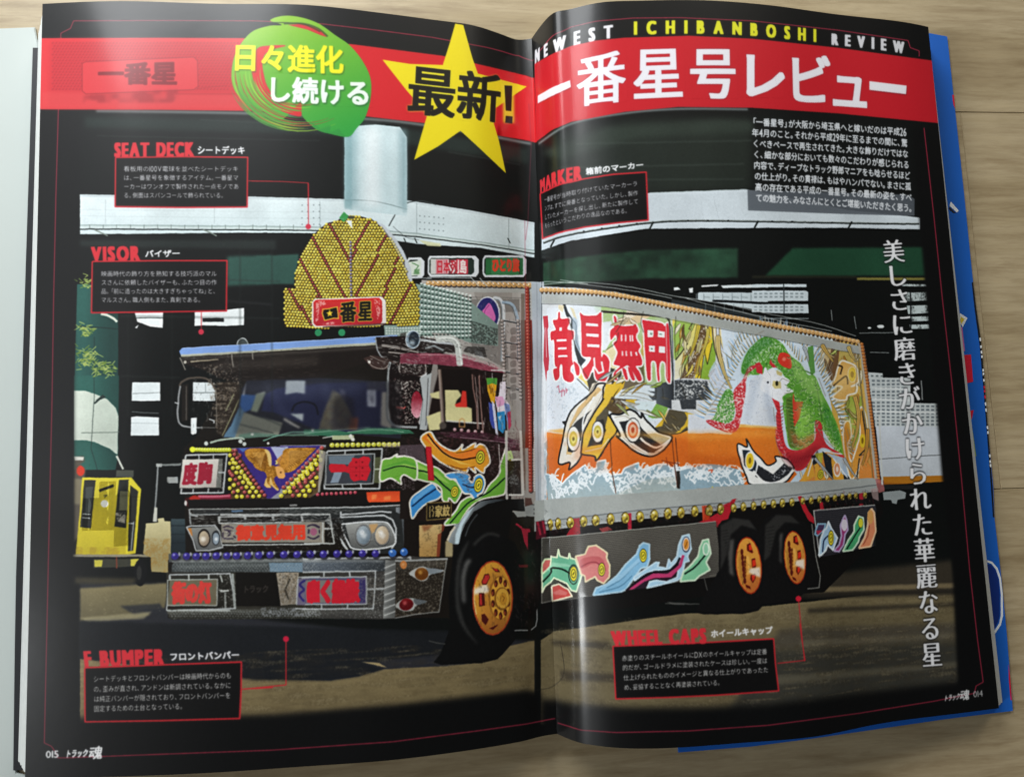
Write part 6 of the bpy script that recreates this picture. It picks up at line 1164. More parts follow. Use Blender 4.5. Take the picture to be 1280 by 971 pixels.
# folios
G('D1'); T('015', '213,880 276,878', '213,848 276,846', 'e4e4e4', bold=.3); T('トラック', '304,880 408,876', '310,842 416,838', 'f0f0f0', bold=.5); T('魂', '410,888 476,884', '418,828 484,824', 'f0f0f0', bold=.5)
G('D4'); T('014', '1033,598 1080,593', '1031,570 1078,563', 'd8d8d8', bold=.25); T('トラック', '895,618 968,608', '900,588 974,576', 'e8e8e8', bold=.42); T('魂', '968,614 1014,608', '972,566 1018,560', 'e8e8e8', bold=.42)
# vertical line of writing, lighter horizontals like a serif face
G('o')
vt = '美しさに磨きがかけられた華麗なる星'
VL = '1101.5,300 1112,392 1123,500 1134,600 1143,700 1153,835'; VR = '1128.5,298 1140,390 1151,498 1161,598 1170,698 1179,833'
tr = vlayout(vt, VL, VR, gap=-.02); mk = cover_tris(tr, pad=60)
ink((dil(mk[0], 1.3*KT), mk[1], mk[2]), '060608', .95, blur=.8)
m0 = mk[0]; thin = np.minimum(m0, np.roll(m0, 1, 0)); thin = np.minimum(thin, np.roll(m0, -1, 0)); fat = dilbox(m0, 1, 0)
for dx in (-3, -2, -1, 1, 2, 3): fat = np.maximum(fat, np.roll(thin, dx, 1))
ink((np.maximum(fat, m0*.55), mk[1], mk[2]), 'eeeef0')
# scuffs and fine press grain
CV += ((N1-.5)*.012)[..., None]
def soften(a): 
    k = np.array([.25, .5, .25], np.float32)
    for ax in (0, 1): a = np.roll(a, 1, ax)*k[0]+a*k[1]+np.roll(a, -1, ax)*k[2]
    return a
for _ in range(4): CV = soften(CV)
CV = np.clip(CV, 0, 1)
print('print painted', TWI, THI, round(time.time()-T0, 1))
# ------------------------------------------------------------------ materials
img = bpy.data.images.new('printed_spread', TWI, THI, alpha=False)
buf = np.ones((THI, TWI, 4), np.float32); buf[..., :3] = CV[::-1]
img.pixels.foreach_set(buf.ravel()); img.update(); img.pack()
def newmat(name):
    m = bpy.data.materials.new(name); m.use_nodes = True; return m, m.node_tree, m.node_tree.nodes['Principled BSDF']
def simple(name, col, rough=.5, spec=.5, noise=0, nscale=60):
    m, nt, b = newmat(name); b.inputs['Roughness'].default_value = rough; b.inputs['Specular IOR Level'].default_value = spec
    c = [((v/255)/12.92 if v/255 <= .04045 else ((v/255+.055)/1.055)**2.4) for v in [int(col[i:i+2], 16) for i in (0, 2, 4)]]+[1]
    if noise:
        n = nt.nodes.new('ShaderNodeTexNoise'); n.inputs['Scale'].default_value = nscale; n.inputs['Detail'].default_value = 6
        tc = nt.nodes.new('ShaderNodeTexCoord'); nt.links.new(tc.outputs['Object'], n.inputs['Vector'])
        mr = nt.nodes.new('ShaderNodeMapRange'); mr.inputs[3].default_value = 1-noise; mr.inputs[4].default_value = 1+noise; nt.links.new(n.outputs['Fac'], mr.inputs[0])
        mx = nt.nodes.new('ShaderNodeVectorMath'); mx.operation = 'SCALE'; mx.inputs[0].default_value = c[:3]; nt.links.new(mr.outputs[0], mx.inputs['Scale']); nt.links.new(mx.outputs[0], b.inputs['Base Color'])
    else: b.inputs['Base Color'].default_value = c
    return m
m_print, nt, b = newmat('printed_paper')
ti = nt.nodes.new('ShaderNodeTexImage'); ti.image = img; ti.interpolation = 'Linear'; ti.extension = 'EXTEND'
nt.links.new(ti.outputs['Color'], b.inputs['Base Color']); b.inputs['Roughness'].default_value = .45; b.inputs['Specular IOR Level'].default_value = .2
b.inputs['Coat Weight'].default_value = .35; b.inputs['Coat Roughness'].default_value = .17
n = nt.nodes.new('ShaderNodeTexNoise'); n.inputs['Scale'].default_value = 90; n.inputs['Detail'].default_value = 3; tc = nt.nodes.new('ShaderNodeTexCoord'); nt.links.new(tc.outputs['Object'], n.inputs['Vector'])
bp = nt.nodes.new('ShaderNodeBump'); bp.inputs['Strength'].default_value = .035; bp.inputs['Distance'].default_value = .0008; nt.links.new(n.outputs['Fac'], bp.inputs['Height']); nt.links.new(bp.outputs['Normal'], b.inputs['Normal']); nt.links.new(bp.outputs['Normal'], b.inputs['Coat Normal'])
m_paper = simple('paper_edge', 'dcdfdb', .75, .2, .12, 300); m_white = simple('white_sheet', 'bec6c2', .6, .3, .03, 20)
m_blue = simple('blue_cover_board', '1f62c0', .35, .5, .04, 40); m_dark = simple('black_ink', '16181c', .5, .4); m_redp = simple('red_ink', 'd02038', .45, .4); m_wink = simple('white_ink', 'e8ecee', .5, .4); m_navy = simple('navy_ink', '15307a', .45, .4); m_yel = simple('yellow_ink', 'd8c040', .5, .4); m_grn = simple('green_ink', '8aa050', .5, .4); m_pink = simple('pink_ink', 'c86aa0', .5, .4)

def mesh(name, V, Fc, mat, parent=None, uv=None, sm=True):
    me = bpy.data.meshes.new(name); me.from_pydata([tuple(v) for v in V], [], [tuple(f) for f in Fc]); 
    if uv is not None:
        l = me.uv_layers.new(name='uv'); li = np.zeros(len(me.loops), int); me.loops.foreach_get('vertex_index', li); l.data.foreach_set('uv', np.asarray(uv, np.float32)[li].ravel())
    if sm: me.polygons.foreach_set('use_smooth', [True]*len(me.polygons))
    me.materials.append(mat); me.update(); o = bpy.data.objects.new(name, me); COL.objects.link(o)
    if parent: o.parent = parent
    return o
def empty(name, label, cat, loc=(0, 0, 0)):
    o = bpy.data.objects.new(name, None); COL.objects.link(o); o.location = loc; o['label'] = label; o['category'] = cat; o.empty_display_size = .02; return o
def uvof(h, t): return np.stack([(h2u(h)-U0)*TX/TWI, 1-np.asarray(t)*THI/THI], -1)
def nrm(h, t):
    e = 1e-4; a = surf(h+e, t)-surf(h-e, t); c = surf(h, t-e)-surf(h, t+e); n = np.cross(a, c); return n/np.linalg.norm(n, axis=-1, keepdims=True)

mag = empty('magazine', 'open glossy truck magazine lying face up, its spread showing a decorated truck', 'magazine')
def pgrid(side):
    nt_ = 61; ws = np.concatenate([np.linspace(0, .03, 46), np.linspace(.031, 1, 70)])
    V, UVs = [], []
    T_, W_ = np.meshgrid(np.linspace(0, 1, nt_), np.linspace(0, 1, 115), indexing='ij')
    w = np.where(W_ < .4, W_/.4*.03, 0)
    D_ = DL if side < 0 else DR; e = D_[0]*(1-T_)+D_[1]*T_
    h = side*np.where(W_ < .4, W_/.4*.03, .03+(W_-.4)/.6*(e-.03))
    return h, T_
def gridfaces(n, m, flip=False, off=0):
    F_ = []
    for j in range(n-1):
        for i in range(m-1):
            a, b_, c, d = j*m+i+off, j*m+i+1+off, (j+1)*m+i+1+off, (j+1)*m+i+off
            F_.append((a, b_, c, d) if flip else (a, d, c, b_))
    return F_
pages = {}
for side in (-1, 1):
    h, T_ = pgrid(side); P3 = surf(h, T_); n_, m_ = h.shape
    TH = .00010
    top = P3.reshape(-1, 3); 
    F_ = gridfaces(n_, m_, flip=(side < 0)); uv = uvof(h, T_).reshape(-1, 2)
    pg = mesh('page', top, F_, m_print, mag, uv); pg['label'] = 'left page, numbered 015' if side < 0 else 'right page, numbered 014'; pages[side] = pg
# ------------------------------------------------------------------ printed regions, each its own thin film of ink on the page
LIFT = [0.000012]
def patch(name, poly, parent=None, label=None, lift=1, sm=False, hole=None):
    """poly: frame points (photograph measure) -> film following the paper"""
    A = [fr(pts(q)) for q in poly.split('|')] if isinstance(poly, str) else [np.asarray(q) for q in poly]
    V, Fc, UVs = [], [], []
    for q in A:
        if sm: q = smooth(q, True)
        h, t = inv(*subdiv(q, True, 10).T); h = np.clip(h, -.2, .1855); t = np.clip(t, .0005, .9995); u = h2u(h)
        bnd = [Vector((a, b_*H)) for a, b_ in zip(u, t)]
        inner = []; st_ = .006
        gx = np.arange(math.floor(u.min()/st_)*st_, u.max(), st_); gy = np.arange(math.floor(t.min()*H/st_)*st_, t.max()*H, st_)
        pl = np.stack([u, t*H], 1)
        for a in gx:
            if abs(a) < .045 and False: pass
            for b_ in gy: inner.append(Vector((a, b_)))
        if u.min() < .05 and u.max() > -.05:
            for a in np.arange(max(u.min(), -.03), min(u.max(), .04), .0015):
                for b_ in gy: inner.append(Vector((a, b_)))
        nb = len(bnd)
        vs, es, fs, *_ = geometry.delaunay_2d_cdt(bnd+inner, [(i, (i+1) % nb) for i in range(nb)], [list(range(nb))], 1, 1e-6)
        vv = np.array([v[:] for v in vs]); hh = u2h(vv[:, 0]); tt = vv[:, 1]/H
        used = sorted({i for f in fs for i in f}); mp = {a: b_+len(V) for b_, a in enumerate(used)}
        hh, tt = hh[used], tt[used]
        p3 = surf(hh, tt)+nrm(hh, tt)*LIFT[0]*lift
        V += list(p3); UVs += list(uvof(hh, tt))
        for f in fs:
            g = [mp[i] for i in f]; a, b_, c = [np.array(V[i]) for i in g[:3]]
            Fc.append(g if np.cross(b_-a, c-a)[2] >= 0 else g[::-1])
    if not V: return None
    o = mesh(name, V, Fc, m_print, parent or mag, np.array(UVs))
    if label: o['label'] = label
    return o
def textpatch(name, tri, parent, lift=3, label=None, step=True):
    """lettering as its own film; tri in texels"""
    v = tri.reshape(-1, 2); u = v[:, 0]/TX+U0; t = v[:, 1]/THI; h = u2h(u)
    p3 = surf(h, t)+nrm(h, t)*LIFT[0]*lift
    Fc = []
    for i in range(len(tri)):
        a, b_, c = p3[3*i:3*i+3]; Fc.append((3*i, 3*i+1, 3*i+2) if np.cross(b_-a, c-a)[2] >= 0 else (3*i, 3*i+2, 3*i+1))
    o = mesh(name, p3, Fc, m_print, parent, uvof(h, t))
    if label: o['label'] = label
    return o
LP, RP = pages[-1], pages[1]
G('o')
bl = patch('banner', BANL.replace('30,48 51,48', '53,48.5').replace('49.5,137 30,137', '51,136.5').replace('668,97 671,178', '664,96 668,177'), LP, 'red banner strip with a faint lamp board', 1)
br_ = patch('banner', BANR.replace('1165,76 1190,80 1190,157 1171,154', '1161,75.6 1169,153.6'), RP, 'red banner strip with the white title', 1)
G('A2'); patch('star', STAR, mag, 'yellow star behind black lettering', 2)
patch('brush_disc', [gd], mag, 'green brush-stroke disc with yellow and white lettering', 2)
patch('lettering', '700,300 912,300 915,540 700,530|935,335 1135,360 1130,580 940,560|1158,398 1200,402 1198,580 1160,576', mag, 'black lettering on the star', 3)
patch('lettering', '-118,205 411,217 411,352 -118,335|44,358 540,378 545,505 44,488', mag, 'yellow and white lettering on the green disc', 3)
G('A3'); patch('masthead', '183,296 235,262 300,235 380,207 460,190 545,176 545,118 460,130 380,146 300,175 235,206 186,236', mag, 'spaced white word on the black margin', 2)
patch('title_character', '195,448 260,411 346,375 350,408 268,447 195,484', mag, None, 2)
for q in ('372,262 610,228 614,475 395,505', '636,225 880,218 884,460 634,465', '896,222 1128,222 1128,462 896,462'): patch('title_character', q, mag, None, 2)
G('A4')
for q in ('-62,240 150,250 150,460 -62,455', '178,258 358,262 352,475 190,468', '385,330 530,338 532,492 384,478', '548,382 722,402 720,440 548,420'): patch('title_character', q, mag, None, 2)
G('o'); patch('masthead', '793,43.5 860,42 930,44 1020,52.5 1020,37 930,28.5 860,26 793,27.5', mag, 'spaced yellow word on the black margin', 2)
patch('masthead', '1040,56 1090,61 1130,67 1130,53 1090,47 1040,42.5', mag, 'spaced white word at the right of the margin', 2)
F(930, 130, 1280/220); patch('text_block', '45,95 600,120 1182,175 1235,745 650,715 78,690', mag, 'eight lines of white writing', 2)
F(*k1); patch('caption_box', BOX1, mag, 'black caption box with the red heading SEAT DECK', 2); patch('caption_heading', '176,76 575,73 575,145 176,148', mag, None, 3)
patch('caption_box', BOX2, mag, 'black caption box with the red heading VISOR', 2); patch('caption_heading', '58,602 301,598 303,670 60,672', mag, None, 3)
F(*k2); patch('caption_box', BOX3, mag, 'black caption box with the red heading MARKER', 2)
F(*k3); patch('caption_box', BOX4, mag, 'black caption box with the red heading WHEEL CAPS', 2); patch('caption_heading', '32,160 628,145 625,52 20,70', mag, None, 3)
F(*k4); patch('caption_box', BOX5, mag, 'black caption box with the red heading F BUMPER', 2); patch('caption_heading', '56,154 520,140 520,52 46,64', mag, None, 3)
G('o'); patch('vertical_slogan', '1103,300 1114,392 1125,500 1136,600 1145,700 1153,835 1178,833 1169,698 1160,598 1150,498 1139,390 1127,298', mag, 'white vertical line of writing down the right page', 2)
G('D1'); patch('folio', '205,845 480,826 482,888 205,884', mag, 'page number 015', 2); G('D4'); patch('folio', '893,578 1080,560 1082,600 895,620', mag, 'page number 014', 2)
# background picture pieces
G('o'); patch('girder', '100,244 320,247 435,250 513,252 588,264 666,279 666,320 600,309 520,304 440,291 320,290 100,292', mag, 'white road girder', 1)
patch('girder', '681,268 720,258 813,242 933,238 1062,264 1148,273 1148,286 1062,284 960,284 807,285 714,300 681,311', mag, 'white road girder', 1)
patch('pillar', '431,158 470,156 508,160 508,262 431,252', mag, 'pale round pillar', 1.4)
G('B1'); patch('pillar', '362,432 430,572 550,600 550,975 545,1230 552,1300 345,1300 345,975', mag, 'teal pillar with a white band', 1)
G('C1'); patch('works_cart', '384,436 612,436 658,490 632,790 705,800 700,870 655,945 630,900 436,858 430,812 340,805 352,790', mag, 'yellow works cart', 1)
patch('barrier_machine', '682,650 735,628 770,624 796,640 800,776 790,880 706,876 704,810 668,790', mag, 'cream roadside machine', 1.2)
# truck
truck = patch('truck', [fr(pts('213,436 450,424 520,425 560,440 640,470 655,480 655,650 670,760 590,800 560,772 520,772 208,772 208,700 232,690 228,575 246,545 240,440'))], mag, 'cab of the printed lamp-covered truck', 1)
def tp(name, poly, label=None, lift=2, sm=False): return patch(name, poly, truck, label, lift, sm)
G('o'); tp('cargo_box', BOX.replace('678,358', '679,358').replace('676,656', '680,655'), 'white cargo box painted with a green and red bird')
tp('cargo_box_front', '527,350 662,352 664,640 648,640 640,480 560,440 527,430', 'grey front wall of the cargo box', 1.2)
G('cr'); tp('lamp_crown', CROWN, 'domed board of yellow bulbs', 3); tp('name_plate', '325,690 830,672 862,700 868,870 840,890 325,905 302,880 302,715', 'red plate with black lettering', 4)
G('vs'); tp('visor', '145,235 165,212 1214,150 1800,112 1805,170 1214,205 160,275', 'pale blue roof visor', 3)
tp('windscreen', '600,560 660,460 1200,440 1830,470 1830,840 1250,850 560,880', None, 2)
G('dr'); tp('door_window', '270,345 470,350 545,380 560,600 545,840 320,840 200,840 215,600', None, 2); tp('horn', [disc(fr(pts('98,148'))[0], 9, 11.4)], 'chrome trumpet horn', 3)
G('B2'); tp('emblem', [disc(fr(pts('1082,572'))[0], 15.6, 22.5)], 'round blue emblem with a pink fruit', 3); tp('marker_lamp', '814,298 1024,298 1040,316 1040,378 1026,396 812,396 802,380 802,314', 'box lamp with red writing', 3); tp('marker_lamp', '1068,296 1246,296 1250,380 1240,398 1068,398 1058,382 1058,312', 'box lamp with green ends', 3)
tp('sequin_panel', '772,425 1005,530 1005,700 900,660 772,655', 'glittering sequin side panel', 3)
G('nl'); tp('character_lamp', '200,238 510,234 486,478 170,484', 'pale lamp box with dark red characters', 3)
G('nr'); tp('character_lamp', '410,165 885,145 862,490 385,490', 'glass lamp box with red character', 3)
G('nl'); tp('bulb_panel', '600,140 1110,120 1110,575 620,585', 'bulb panel with a gilt eagle, left half', 3); tp('eagle', [smooth(fr(pts(EW)), True)], 'gilt eagle', 4)
G('nr'); tp('bulb_panel', '5,112 400,110 340,520 260,565 5,575', 'bulb panel with a gilt eagle, right half', 3); tp('eagle_wing', [smooth(fr(pts(EW2)), True)], None, 4); tp('turn_lamp', '755,520 1150,505 1155,560 1125,600 770,608', 'orange turn lamp', 3)
G('br'); tp('headlight', '330,95 560,80 680,90 715,150 735,230 700,275 560,292 400,288 370,260', 'twin round headlight', 3)
G('bl'); tp('headlight', '210,118 250,108 440,105 480,160 502,280 400,305 290,308 262,220', 'twin round headlight in shade', 3); tp('character_lamp', '490,92 1275,90 1275,240 495,245', 'long lamp box with red characters', 3)
tp('character_lamp', '60,540 460,535 455,745 60,745', 'low lamp box with red characters', 4); tp('bumper', '50,400 600,390 1278,382 1278,848 90,856 50,790', 'chequered steel bumper, left half', 2); tp('number_plate', '608,484 930,484 962,748 610,748', None, 3)
G('br'); tp('bumper', '2,384 650,390 850,362 1140,375 1080,790 730,848 2,848', 'chequered steel bumper, right half', 2); tp('character_lamp', '2,528 500,518 500,732 2,732', 'low lamp box with red writing', 4)
tp('side_lamp', [disc(fr(pts('940,492'))[0], 8.6, 8)], 'amber lamp', 3); tp('side_lamp', [disc(fr(pts('818,738'))[0], 9, 7.6)], 'red lamp', 3)
for c in C2: tp('bumper_bulb', [disc(c, 5, 5)], 'bright blue bulb', 3)
G('bl')
for x, y in ((120,350),(213,350),(290,352),(368,352),(450,348),(535,348),(612,348),(702,345),(790,343),(880,340),(990,338),(1095,338),(1205,336)): tp('bumper_bulb', [disc(fr(np.array([[x, y]]))[0], 4.7)], None, 3)
G('br')
for x, y in ((50,335),(155,335),(262,332),(358,332),(465,330),(570,330)): tp('bumper_bulb', [disc(fr(np.array([[x, y]]))[0], 4.7)], None, 3)
G('dl')
for q, lb in (('165,110 240,62 290,130 350,180 440,215 500,160 498,205 600,150 598,185 640,160 690,190 720,300 680,350 665,390 600,350 605,390 550,350 530,385 430,360 350,320 270,260 210,190', 'orange painted plume'),
    ('-60,275 60,258 130,290 210,325 300,350 370,410 440,450 490,500 488,560 440,630 395,590 380,620 340,605 330,520 270,470 190,455 80,420 30,400 -60,425', 'green painted plume'),
    ('85,600 180,520 250,475 285,490 300,520 335,560 300,600 220,630 150,690 100,755 85,700', 'blue painted plume'), ('355,800 440,700 490,620 560,580 600,600 660,570 720,480 770,430 800,380 830,240 845,520 800,570 700,590 620,620 540,690 470,800', 'green plume over the wheel arch')): tp('painted_plume', q, lb, 3)
G('wh'); tp('wheel', '180,170 260,130 340,120 420,140 500,180 560,300 560,560 500,780 430,860 400,890 300,915 200,830 140,600 130,400', 'front wheel', 2.5); tp('hubcap', [disc(fr(pts('368,520'))[0], 25.6, 47)], 'gold front hubcap', 4)
G('rw'); tp('wheel', '100,400 130,285 200,252 300,262 360,330 395,500 385,720 360,860 270,885 180,820 110,640', 'first rear wheel', 2.5); tp('wheel', '410,330 470,235 560,226 640,270 690,380 705,560 680,720 600,810 480,780 420,600', 'second rear wheel', 2.5)
for cx, cy, rx, ry in ((298, 568, 15.2, 34.4), (606, 515, 12.8, 32.0)): tp('hubcap', [disc(fr(pts(f'{cx},{cy}'))[0], rx*1.08, ry*1.05, rot=-.09)], 'gold rear hubcap', 4)
tp('rear_skirt', RS, 'ribbed rear skirt with painted plumes', 3)
G('sk'); tp('side_skirt', SKP.replace('38,280', '48,279').replace('38,712', '48,710'), 'mesh side skirt with painted plumes', 2.5)
for x, y, s in Y[1:]: tp('marker_bulb', [disc(fr(np.array([[x, y]]))[0], 5*s, 7.4*s)], None, 3)
# ------------------------------------------------------------------ paper blocks, cover
ZT = -0.0042                               # top of the floorboards
def block(side, name, label, d0, spread, nl, mat):
    """stack of leaves under one page: shaped solid with layered fore-edge"""
    n, m = 41, 60; V, Fc = [], []
    lay = nl
    for k in range(lay+1):
        f = k/lay
        for j in range(n):
            t = j/(n-1); D_ = DL if side < 0 else DR; e = D_[0]*(1-t)+D_[1]*t
            ee = e-.0004+spread(f, t)
            for i in range(m):
                w = i/(m-1); h = side*((w/.4*.03) if w < .4 else .03+(w-.4)/.6*(ee-.03)); 
                p = surf(h, t); zb = ZT+.0010 if side < 0 else ZT+.0012
                z = (p[2]-.00025)*(1-f)+zb*f
                V.append((p[0], p[1]*(1-.002*math.sin(k*2.3))-(0), z))
    def id_(k, j, i): return (k*n+j)*m+i
    for k in range(lay):
        for j in range(n-1): Fc.append((id_(k,j,m-1), id_(k+1,j,m-1), id_(k+1,j+1,m-1), id_(k,j+1,m-1)))
        for i in range(m-1):
            Fc.append((id_(k,0,i), id_(k+1,0,i), id_(k+1,0,i+1), id_(k,0,i+1))); Fc.append((id_(k,n-1,i), id_(k,n-1,i+1), id_(k+1,n-1,i+1), id_(k+1,n-1,i)))
    o = mesh(name, V, Fc, mat, mag, sm=False); o['label'] = label
    return o
rj = random.Random(4)
jl = [rj.uniform(-.0002, .0003) for _ in range(60)]
block(-1, 'page_stack', 'thick white fore-edge of the leaves under the left page', DL, lambda f, t: .0132*f+jl[int(f*14)]*.6, 14, m_paper)
block(1, 'page_stack', 'thin fore-edge of the leaves under the right page', DR, lambda f, t: (.0133-.0058*t)*f+jl[20+int(f*8)]*.4, 8, m_paper)
# cover sheet under the right-hand leaves
cpts = '1100,40 1163,42 1184,46 1205,241 1213,320 1230,483 1241.6,609 1243,646 1252,725 1258.6,793 1266,888 1181,898.5 1020,922 940,932.5 848,940 846,880 1100,860'
G('o'); cq = fr(pts(cpts)); zc = ZT+.0010
top = [ray_at(x, y, zc) for x, y in cq]; N = len(top)
V = [tuple(p) for p in top]+[(p[0], p[1], ZT+.0003) for p in top]
Fc = [list(range(N))[::-1], list(range(N, 2*N))]+[(i, (i+1) % N, N+(i+1) % N, N+i) for i in range(N)]
cov = mesh('cover', V, Fc, m_blue, mag, sm=False); cov['label'] = 'blue back cover showing beyond the right page'
bm = bmesh.new(); bm.from_mesh(cov.data); bmesh.ops.recalc_face_normals(bm, faces=bm.faces); bm.to_mesh(cov.data); bm.free()
def cprint(name, poly, mat, z=zc, lift=.00006, th=.00003, label=None, fr0=None):
    q = fr(pts(poly)); A = [ray_at(x, y, z+lift+th) for x, y in q]; N = len(A)
    V = [tuple(p) for p in A]+[(p[0], p[1], z+lift) for p in A]
    o = mesh(name, V, [list(range(N))[::-1], list(range(N, 2*N))]+[(i, (i+1) % N, N+(i+1) % N, N+i) for i in range(N)], mat, cov, sm=False)
    bm = bmesh.new(); bm.from_mesh(o.data); bmesh.ops.recalc_face_normals(bm, faces=bm.faces); bm.to_mesh(o.data); bm.free()
    if label: o['label'] = label
    return o
F(1140, 0, 2.943); cprint('cover_mark', '143,742 172,775 165,782 138,757', m_wink, label='white chevron'); cprint('cover_mark', '136,760 162,784 152,784 136,770', m_dark)
cprint('cover_mark', '148,350 155,350 158,400 152,385', m_redp)
F(1160, 320, 2.943); cprint('cover_mark', '118,210 145,228 128,262 116,240', m_wink, label='small white triangle'); cprint('cover_mark', '121,222 134,232 124,250 118,238', m_yel, lift=.00012)
cprint('cover_mark', '132,364 158,362 166,462 142,468', m_redp, label='red block'); cprint('cover_mark', '118,262 126,262 136,350 128,350', m_pink); cprint('cover_mark', '150,570 168,566 162,598 156,604', m_redp); cprint('cover_mark', '152,612 160,612 178,736 166,736', m_grn)
cprint('cover_stripe', '161,98 166,96 176,180 192,290 203,400 213,540 226,700 238,850 244,960 239,960 228,800 216,640 205,500 190,330 172,200', m_dark, label='black stripe of tiny writing')
rq = random.Random(2)
for k in range(26):
    y = 285+k*21+rq.uniform(-5, 5); x = np.interp(y, [180,290,400,540,700,850], [174,190,201,211,224,236])-2
    if rq.random() < .78: cprint('tiny_letter', f'{x},{y} {x+5},{y-1} {x+6},{y+rq.uniform(5,13)} {x+1},{y+10}', m_redp if 9 <= k <= 11 else m_wink, lift=.0001)
F(1160, 640, 2.943)
cprint('cover_mark', '218,176 236,182 256,205 268,240 275,300 276,380 268,415 244,450 242,440 262,408 268,380 268,300 262,245 250,210 234,190 218,184', m_wink, label='white rounded outline'); cprint('cover_mark', '218,190 234,194 250,214 260,248 264,300 264,378 258,404 242,432 236,380 228,280', m_navy, label='dark blue oval')
cprint('cover_mark', '296,560 302,600 308,690 304,690 298,620', m_redp)

# ------------------------------------------------------------------ white sheet under the left edge
G('o')
sh = empty('white_sheet', 'blank white card lying under the left edge of the magazine', 'card', tuple(ray_at(20, 500, ZT)))
def slab(name, poly, z0, z1, mat, parent, label=None, bev=0.0):
    q = fr(pts(poly)); A = [ray_at(x, y, z1) for x, y in q]; N = len(A); off = np.array(parent.location) if parent and parent.type == 'EMPTY' else np.zeros(3)
    bm = bmesh.new(); tv = [bm.verts.new(tuple(p-off)) for p in A]; bv = [bm.verts.new((p[0]-off[0], p[1]-off[1], z0-off[2])) for p in A]
    bm.faces.new(tv[::-1]); bm.faces.new(bv)
    for i in range(N): bm.faces.new((tv[i], tv[(i+1) % N], bv[(i+1) % N], bv[i]))
    bmesh.ops.recalc_face_normals(bm, faces=bm.faces)
    if bev: bmesh.ops.bevel(bm, geom=[e for e in bm.edges if all(abs((v.co.z+off[2])-z1) < 1e-6 for v in e.verts)], offset=bev, segments=2, affect='EDGES')
    me = bpy.data.meshes.new(name); bm.to_mesh(me); bm.free(); me.materials.append(mat); o = bpy.data.objects.new(name, me); COL.objects.link(o)
    if parent: o.parent = parent
    if label: o['label'] = label
    return o
slab('sheet', '-120,41 -40,37 43,34 48,60 36,400 25,720 22,806 20,966 90,985 60,1080 -160,1080', ZT+.0002, ZT+.0012, m_white, sh, None, .0003)
slab('black_edge', '41,60 48,60 60,300 60,962 16.5,962 18.5,806 20,720 30,400', ZT+.00125, ZT+.0014, m_dark, sh, 'black strip along the card')
# ------------------------------------------------------------------ wooden floor
m_wood, nt, b = newmat('pale_oak')
tc = nt.nodes.new('ShaderNodeTexCoord'); mp = nt.nodes.new('ShaderNodeMapping'); nt.links.new(tc.outputs['Object'], mp.inputs['Vector']); mp.inputs['Scale'].default_value = (1.0, 9.0, 9.0)
oi = nt.nodes.new('ShaderNodeObjectInfo'); cm = nt.nodes.new('ShaderNodeCombineXYZ'); ml = nt.nodes.new('ShaderNodeMath'); ml.operation = 'MULTIPLY'; ml.inputs[1].default_value = 37; nt.links.new(oi.outputs['Random'], ml.inputs[0]); nt.links.new(ml.outputs[0], cm.inputs[0]); nt.links.new(ml.outputs[0], cm.inputs[1]); nt.links.new(cm.outputs[0], mp.inputs['Location'])
def nz(scale, detail, dist, rough=.6):
    q = nt.nodes.new('ShaderNodeTexNoise'); q.inputs['Scale'].default_value = scale; q.inputs['Detail'].default_value = detail; q.inputs['Distortion'].default_value = dist; q.inputs['Roughness'].default_value = rough; nt.links.new(mp.outputs[0], q.inputs['Vector']); return q
def ramp(src, st):
    r = nt.nodes.new('ShaderNodeValToRGB'); e = r.color_ramp.elements; e[0].position, e[0].color = st[0][0], (*st[0][1], 1); e[1].position, e[1].color = st[-1][0], (*st[-1][1], 1)
    for p_, c in st[1:-1]: q = e.new(p_); q.color = (*c, 1)
    nt.links.new(src, r.inputs[0]); return r
na = nz(3.2, 4, 1.2); nb_ = nz(26, 6, .4, .7); nc = nz(120, 3, .0)
r1 = ramp(na.outputs['Fac'], [(.30, (.275, .205, .112)), (.44, (.375, .295, .172)), (.55, (.43, .345, .212)), (.72, (.345, .265, .152))]); r2 = ramp(nb_.outputs['Fac'], [(.32, (.74, .70, .65)), (.55, (1, 1, 1)), (.75, (1.06, 1.05, 1.03))]); r3 = ramp(nc.outputs['Fac'], [(.35, (.93, .92, .9)), (.6, (1, 1, 1))])
def mul(a, c):
    m = nt.nodes.new('ShaderNodeMix'); m.data_type = 'RGBA'; m.blend_type = 'MULTIPLY'; m.inputs[0].default_value = 1; nt.links.new(a, m.inputs[6]); nt.links.new(c, m.inputs[7]); return m.outputs[2]
nt.links.new(mul(mul(r1.outputs[0], r2.outputs[0]), r3.outputs[0]), b.inputs['Base Color']); b.inputs['Roughness'].default_value = .45; b.inputs['Specular IOR Level'].default_value = .5
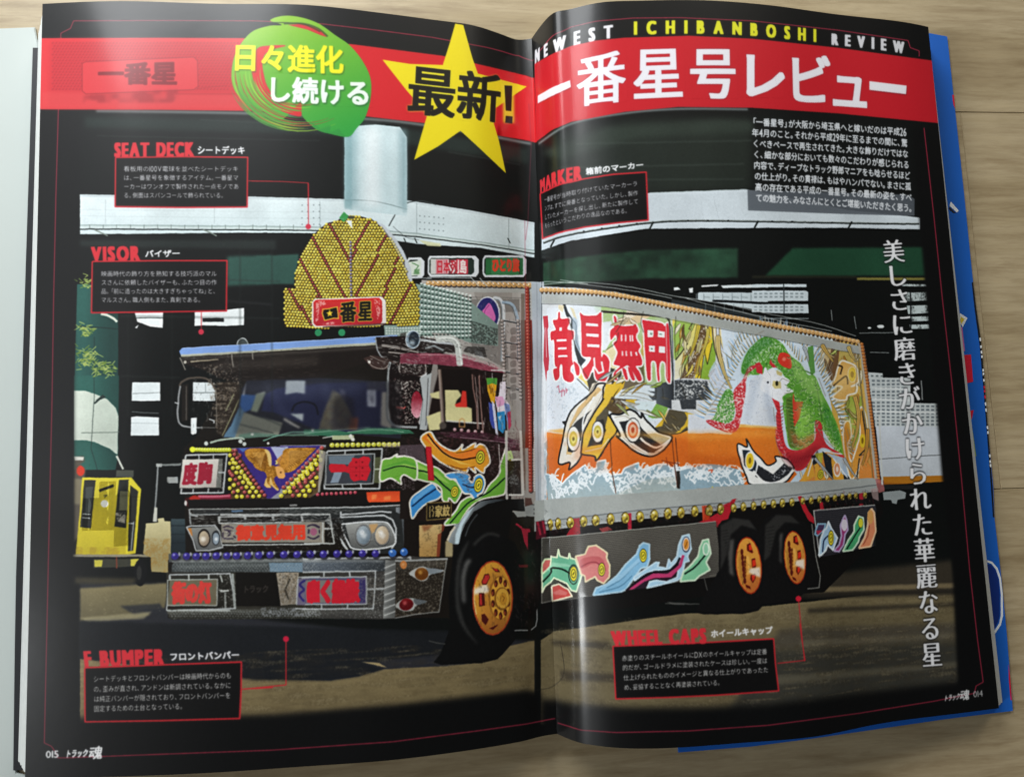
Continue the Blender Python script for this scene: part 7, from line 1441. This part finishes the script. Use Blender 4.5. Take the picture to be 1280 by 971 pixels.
bp = nt.nodes.new('ShaderNodeBump'); bp.inputs['Strength'].default_value = .15; bp.inputs['Distance'].default_value = .0004; nt.links.new(nb_.outputs['Fac'], bp.inputs['Height']); nt.links.new(bp.outputs['Normal'], b.inputs['Normal'])
m_gap = simple('board_joint', '7a664a', .8, .2)
fl = bpy.data.objects.new('floor', None); COL.objects.link(fl); fl['kind'] = 'structure'
def board(x0, x1, y0, y1):
    bm = bmesh.new(); g = .00005; z1 = ZT; z0 = ZT-.008
    vs = [bm.verts.new(p) for p in ((x0+g,y0+g,z0),(x1-g,y0+g,z0),(x1-g,y1-g,z0),(x0+g,y1-g,z0),(x0+g,y0+g,z1),(x1-g,y0+g,z1),(x1-g,y1-g,z1),(x0+g,y1-g,z1))]
    for f in ((0,3,2,1),(4,5,6,7),(0,1,5,4),(1,2,6,5),(2,3,7,6),(3,0,4,7)): bm.faces.new([vs[i] for i in f])
    bmesh.ops.bevel(bm, geom=[e for e in bm.edges if all(abs(v.co.z-z1) < 1e-7 for v in e.verts)], offset=.0003, segments=2, affect='EDGES')
    me = bpy.data.meshes.new('plank'); bm.to_mesh(me); bm.free(); me.materials.append(m_wood); o = bpy.data.objects.new('plank', me); COL.objects.link(o); o.parent = fl
yj = ray_at(1250, 611, ZT)[1]; yk = ray_at(1250, 141, ZT)[1]; bw = yk-yj
xj = ray_at(1246, 560, ZT)[0]
rp = random.Random(5)
for r in range(-5, 7):
    y0 = yj+r*bw
    xs = [-2.4, {0: xj, 1: -.45, -1: -.30}.get(r, rp.uniform(-.6, .6)), 2.4]
    xs = sorted(set(xs+[xs[1]-1.2, xs[1]+1.2]))
    for a, c in zip(xs[:-1], xs[1:]): board(a, c, y0, y0+bw)
sf = mesh('subfloor', [(-2.5,-1.5,ZT-.0015),(2.5,-1.5,ZT-.0015),(2.5,1.6,ZT-.0015),(-2.5,1.6,ZT-.0015)], [(0,1,2,3)], m_gap, fl, sm=False)
COL.objects.unlink(_fo); bpy.data.objects.remove(_fo)
print('scene built', round(time.time()-T0, 1))
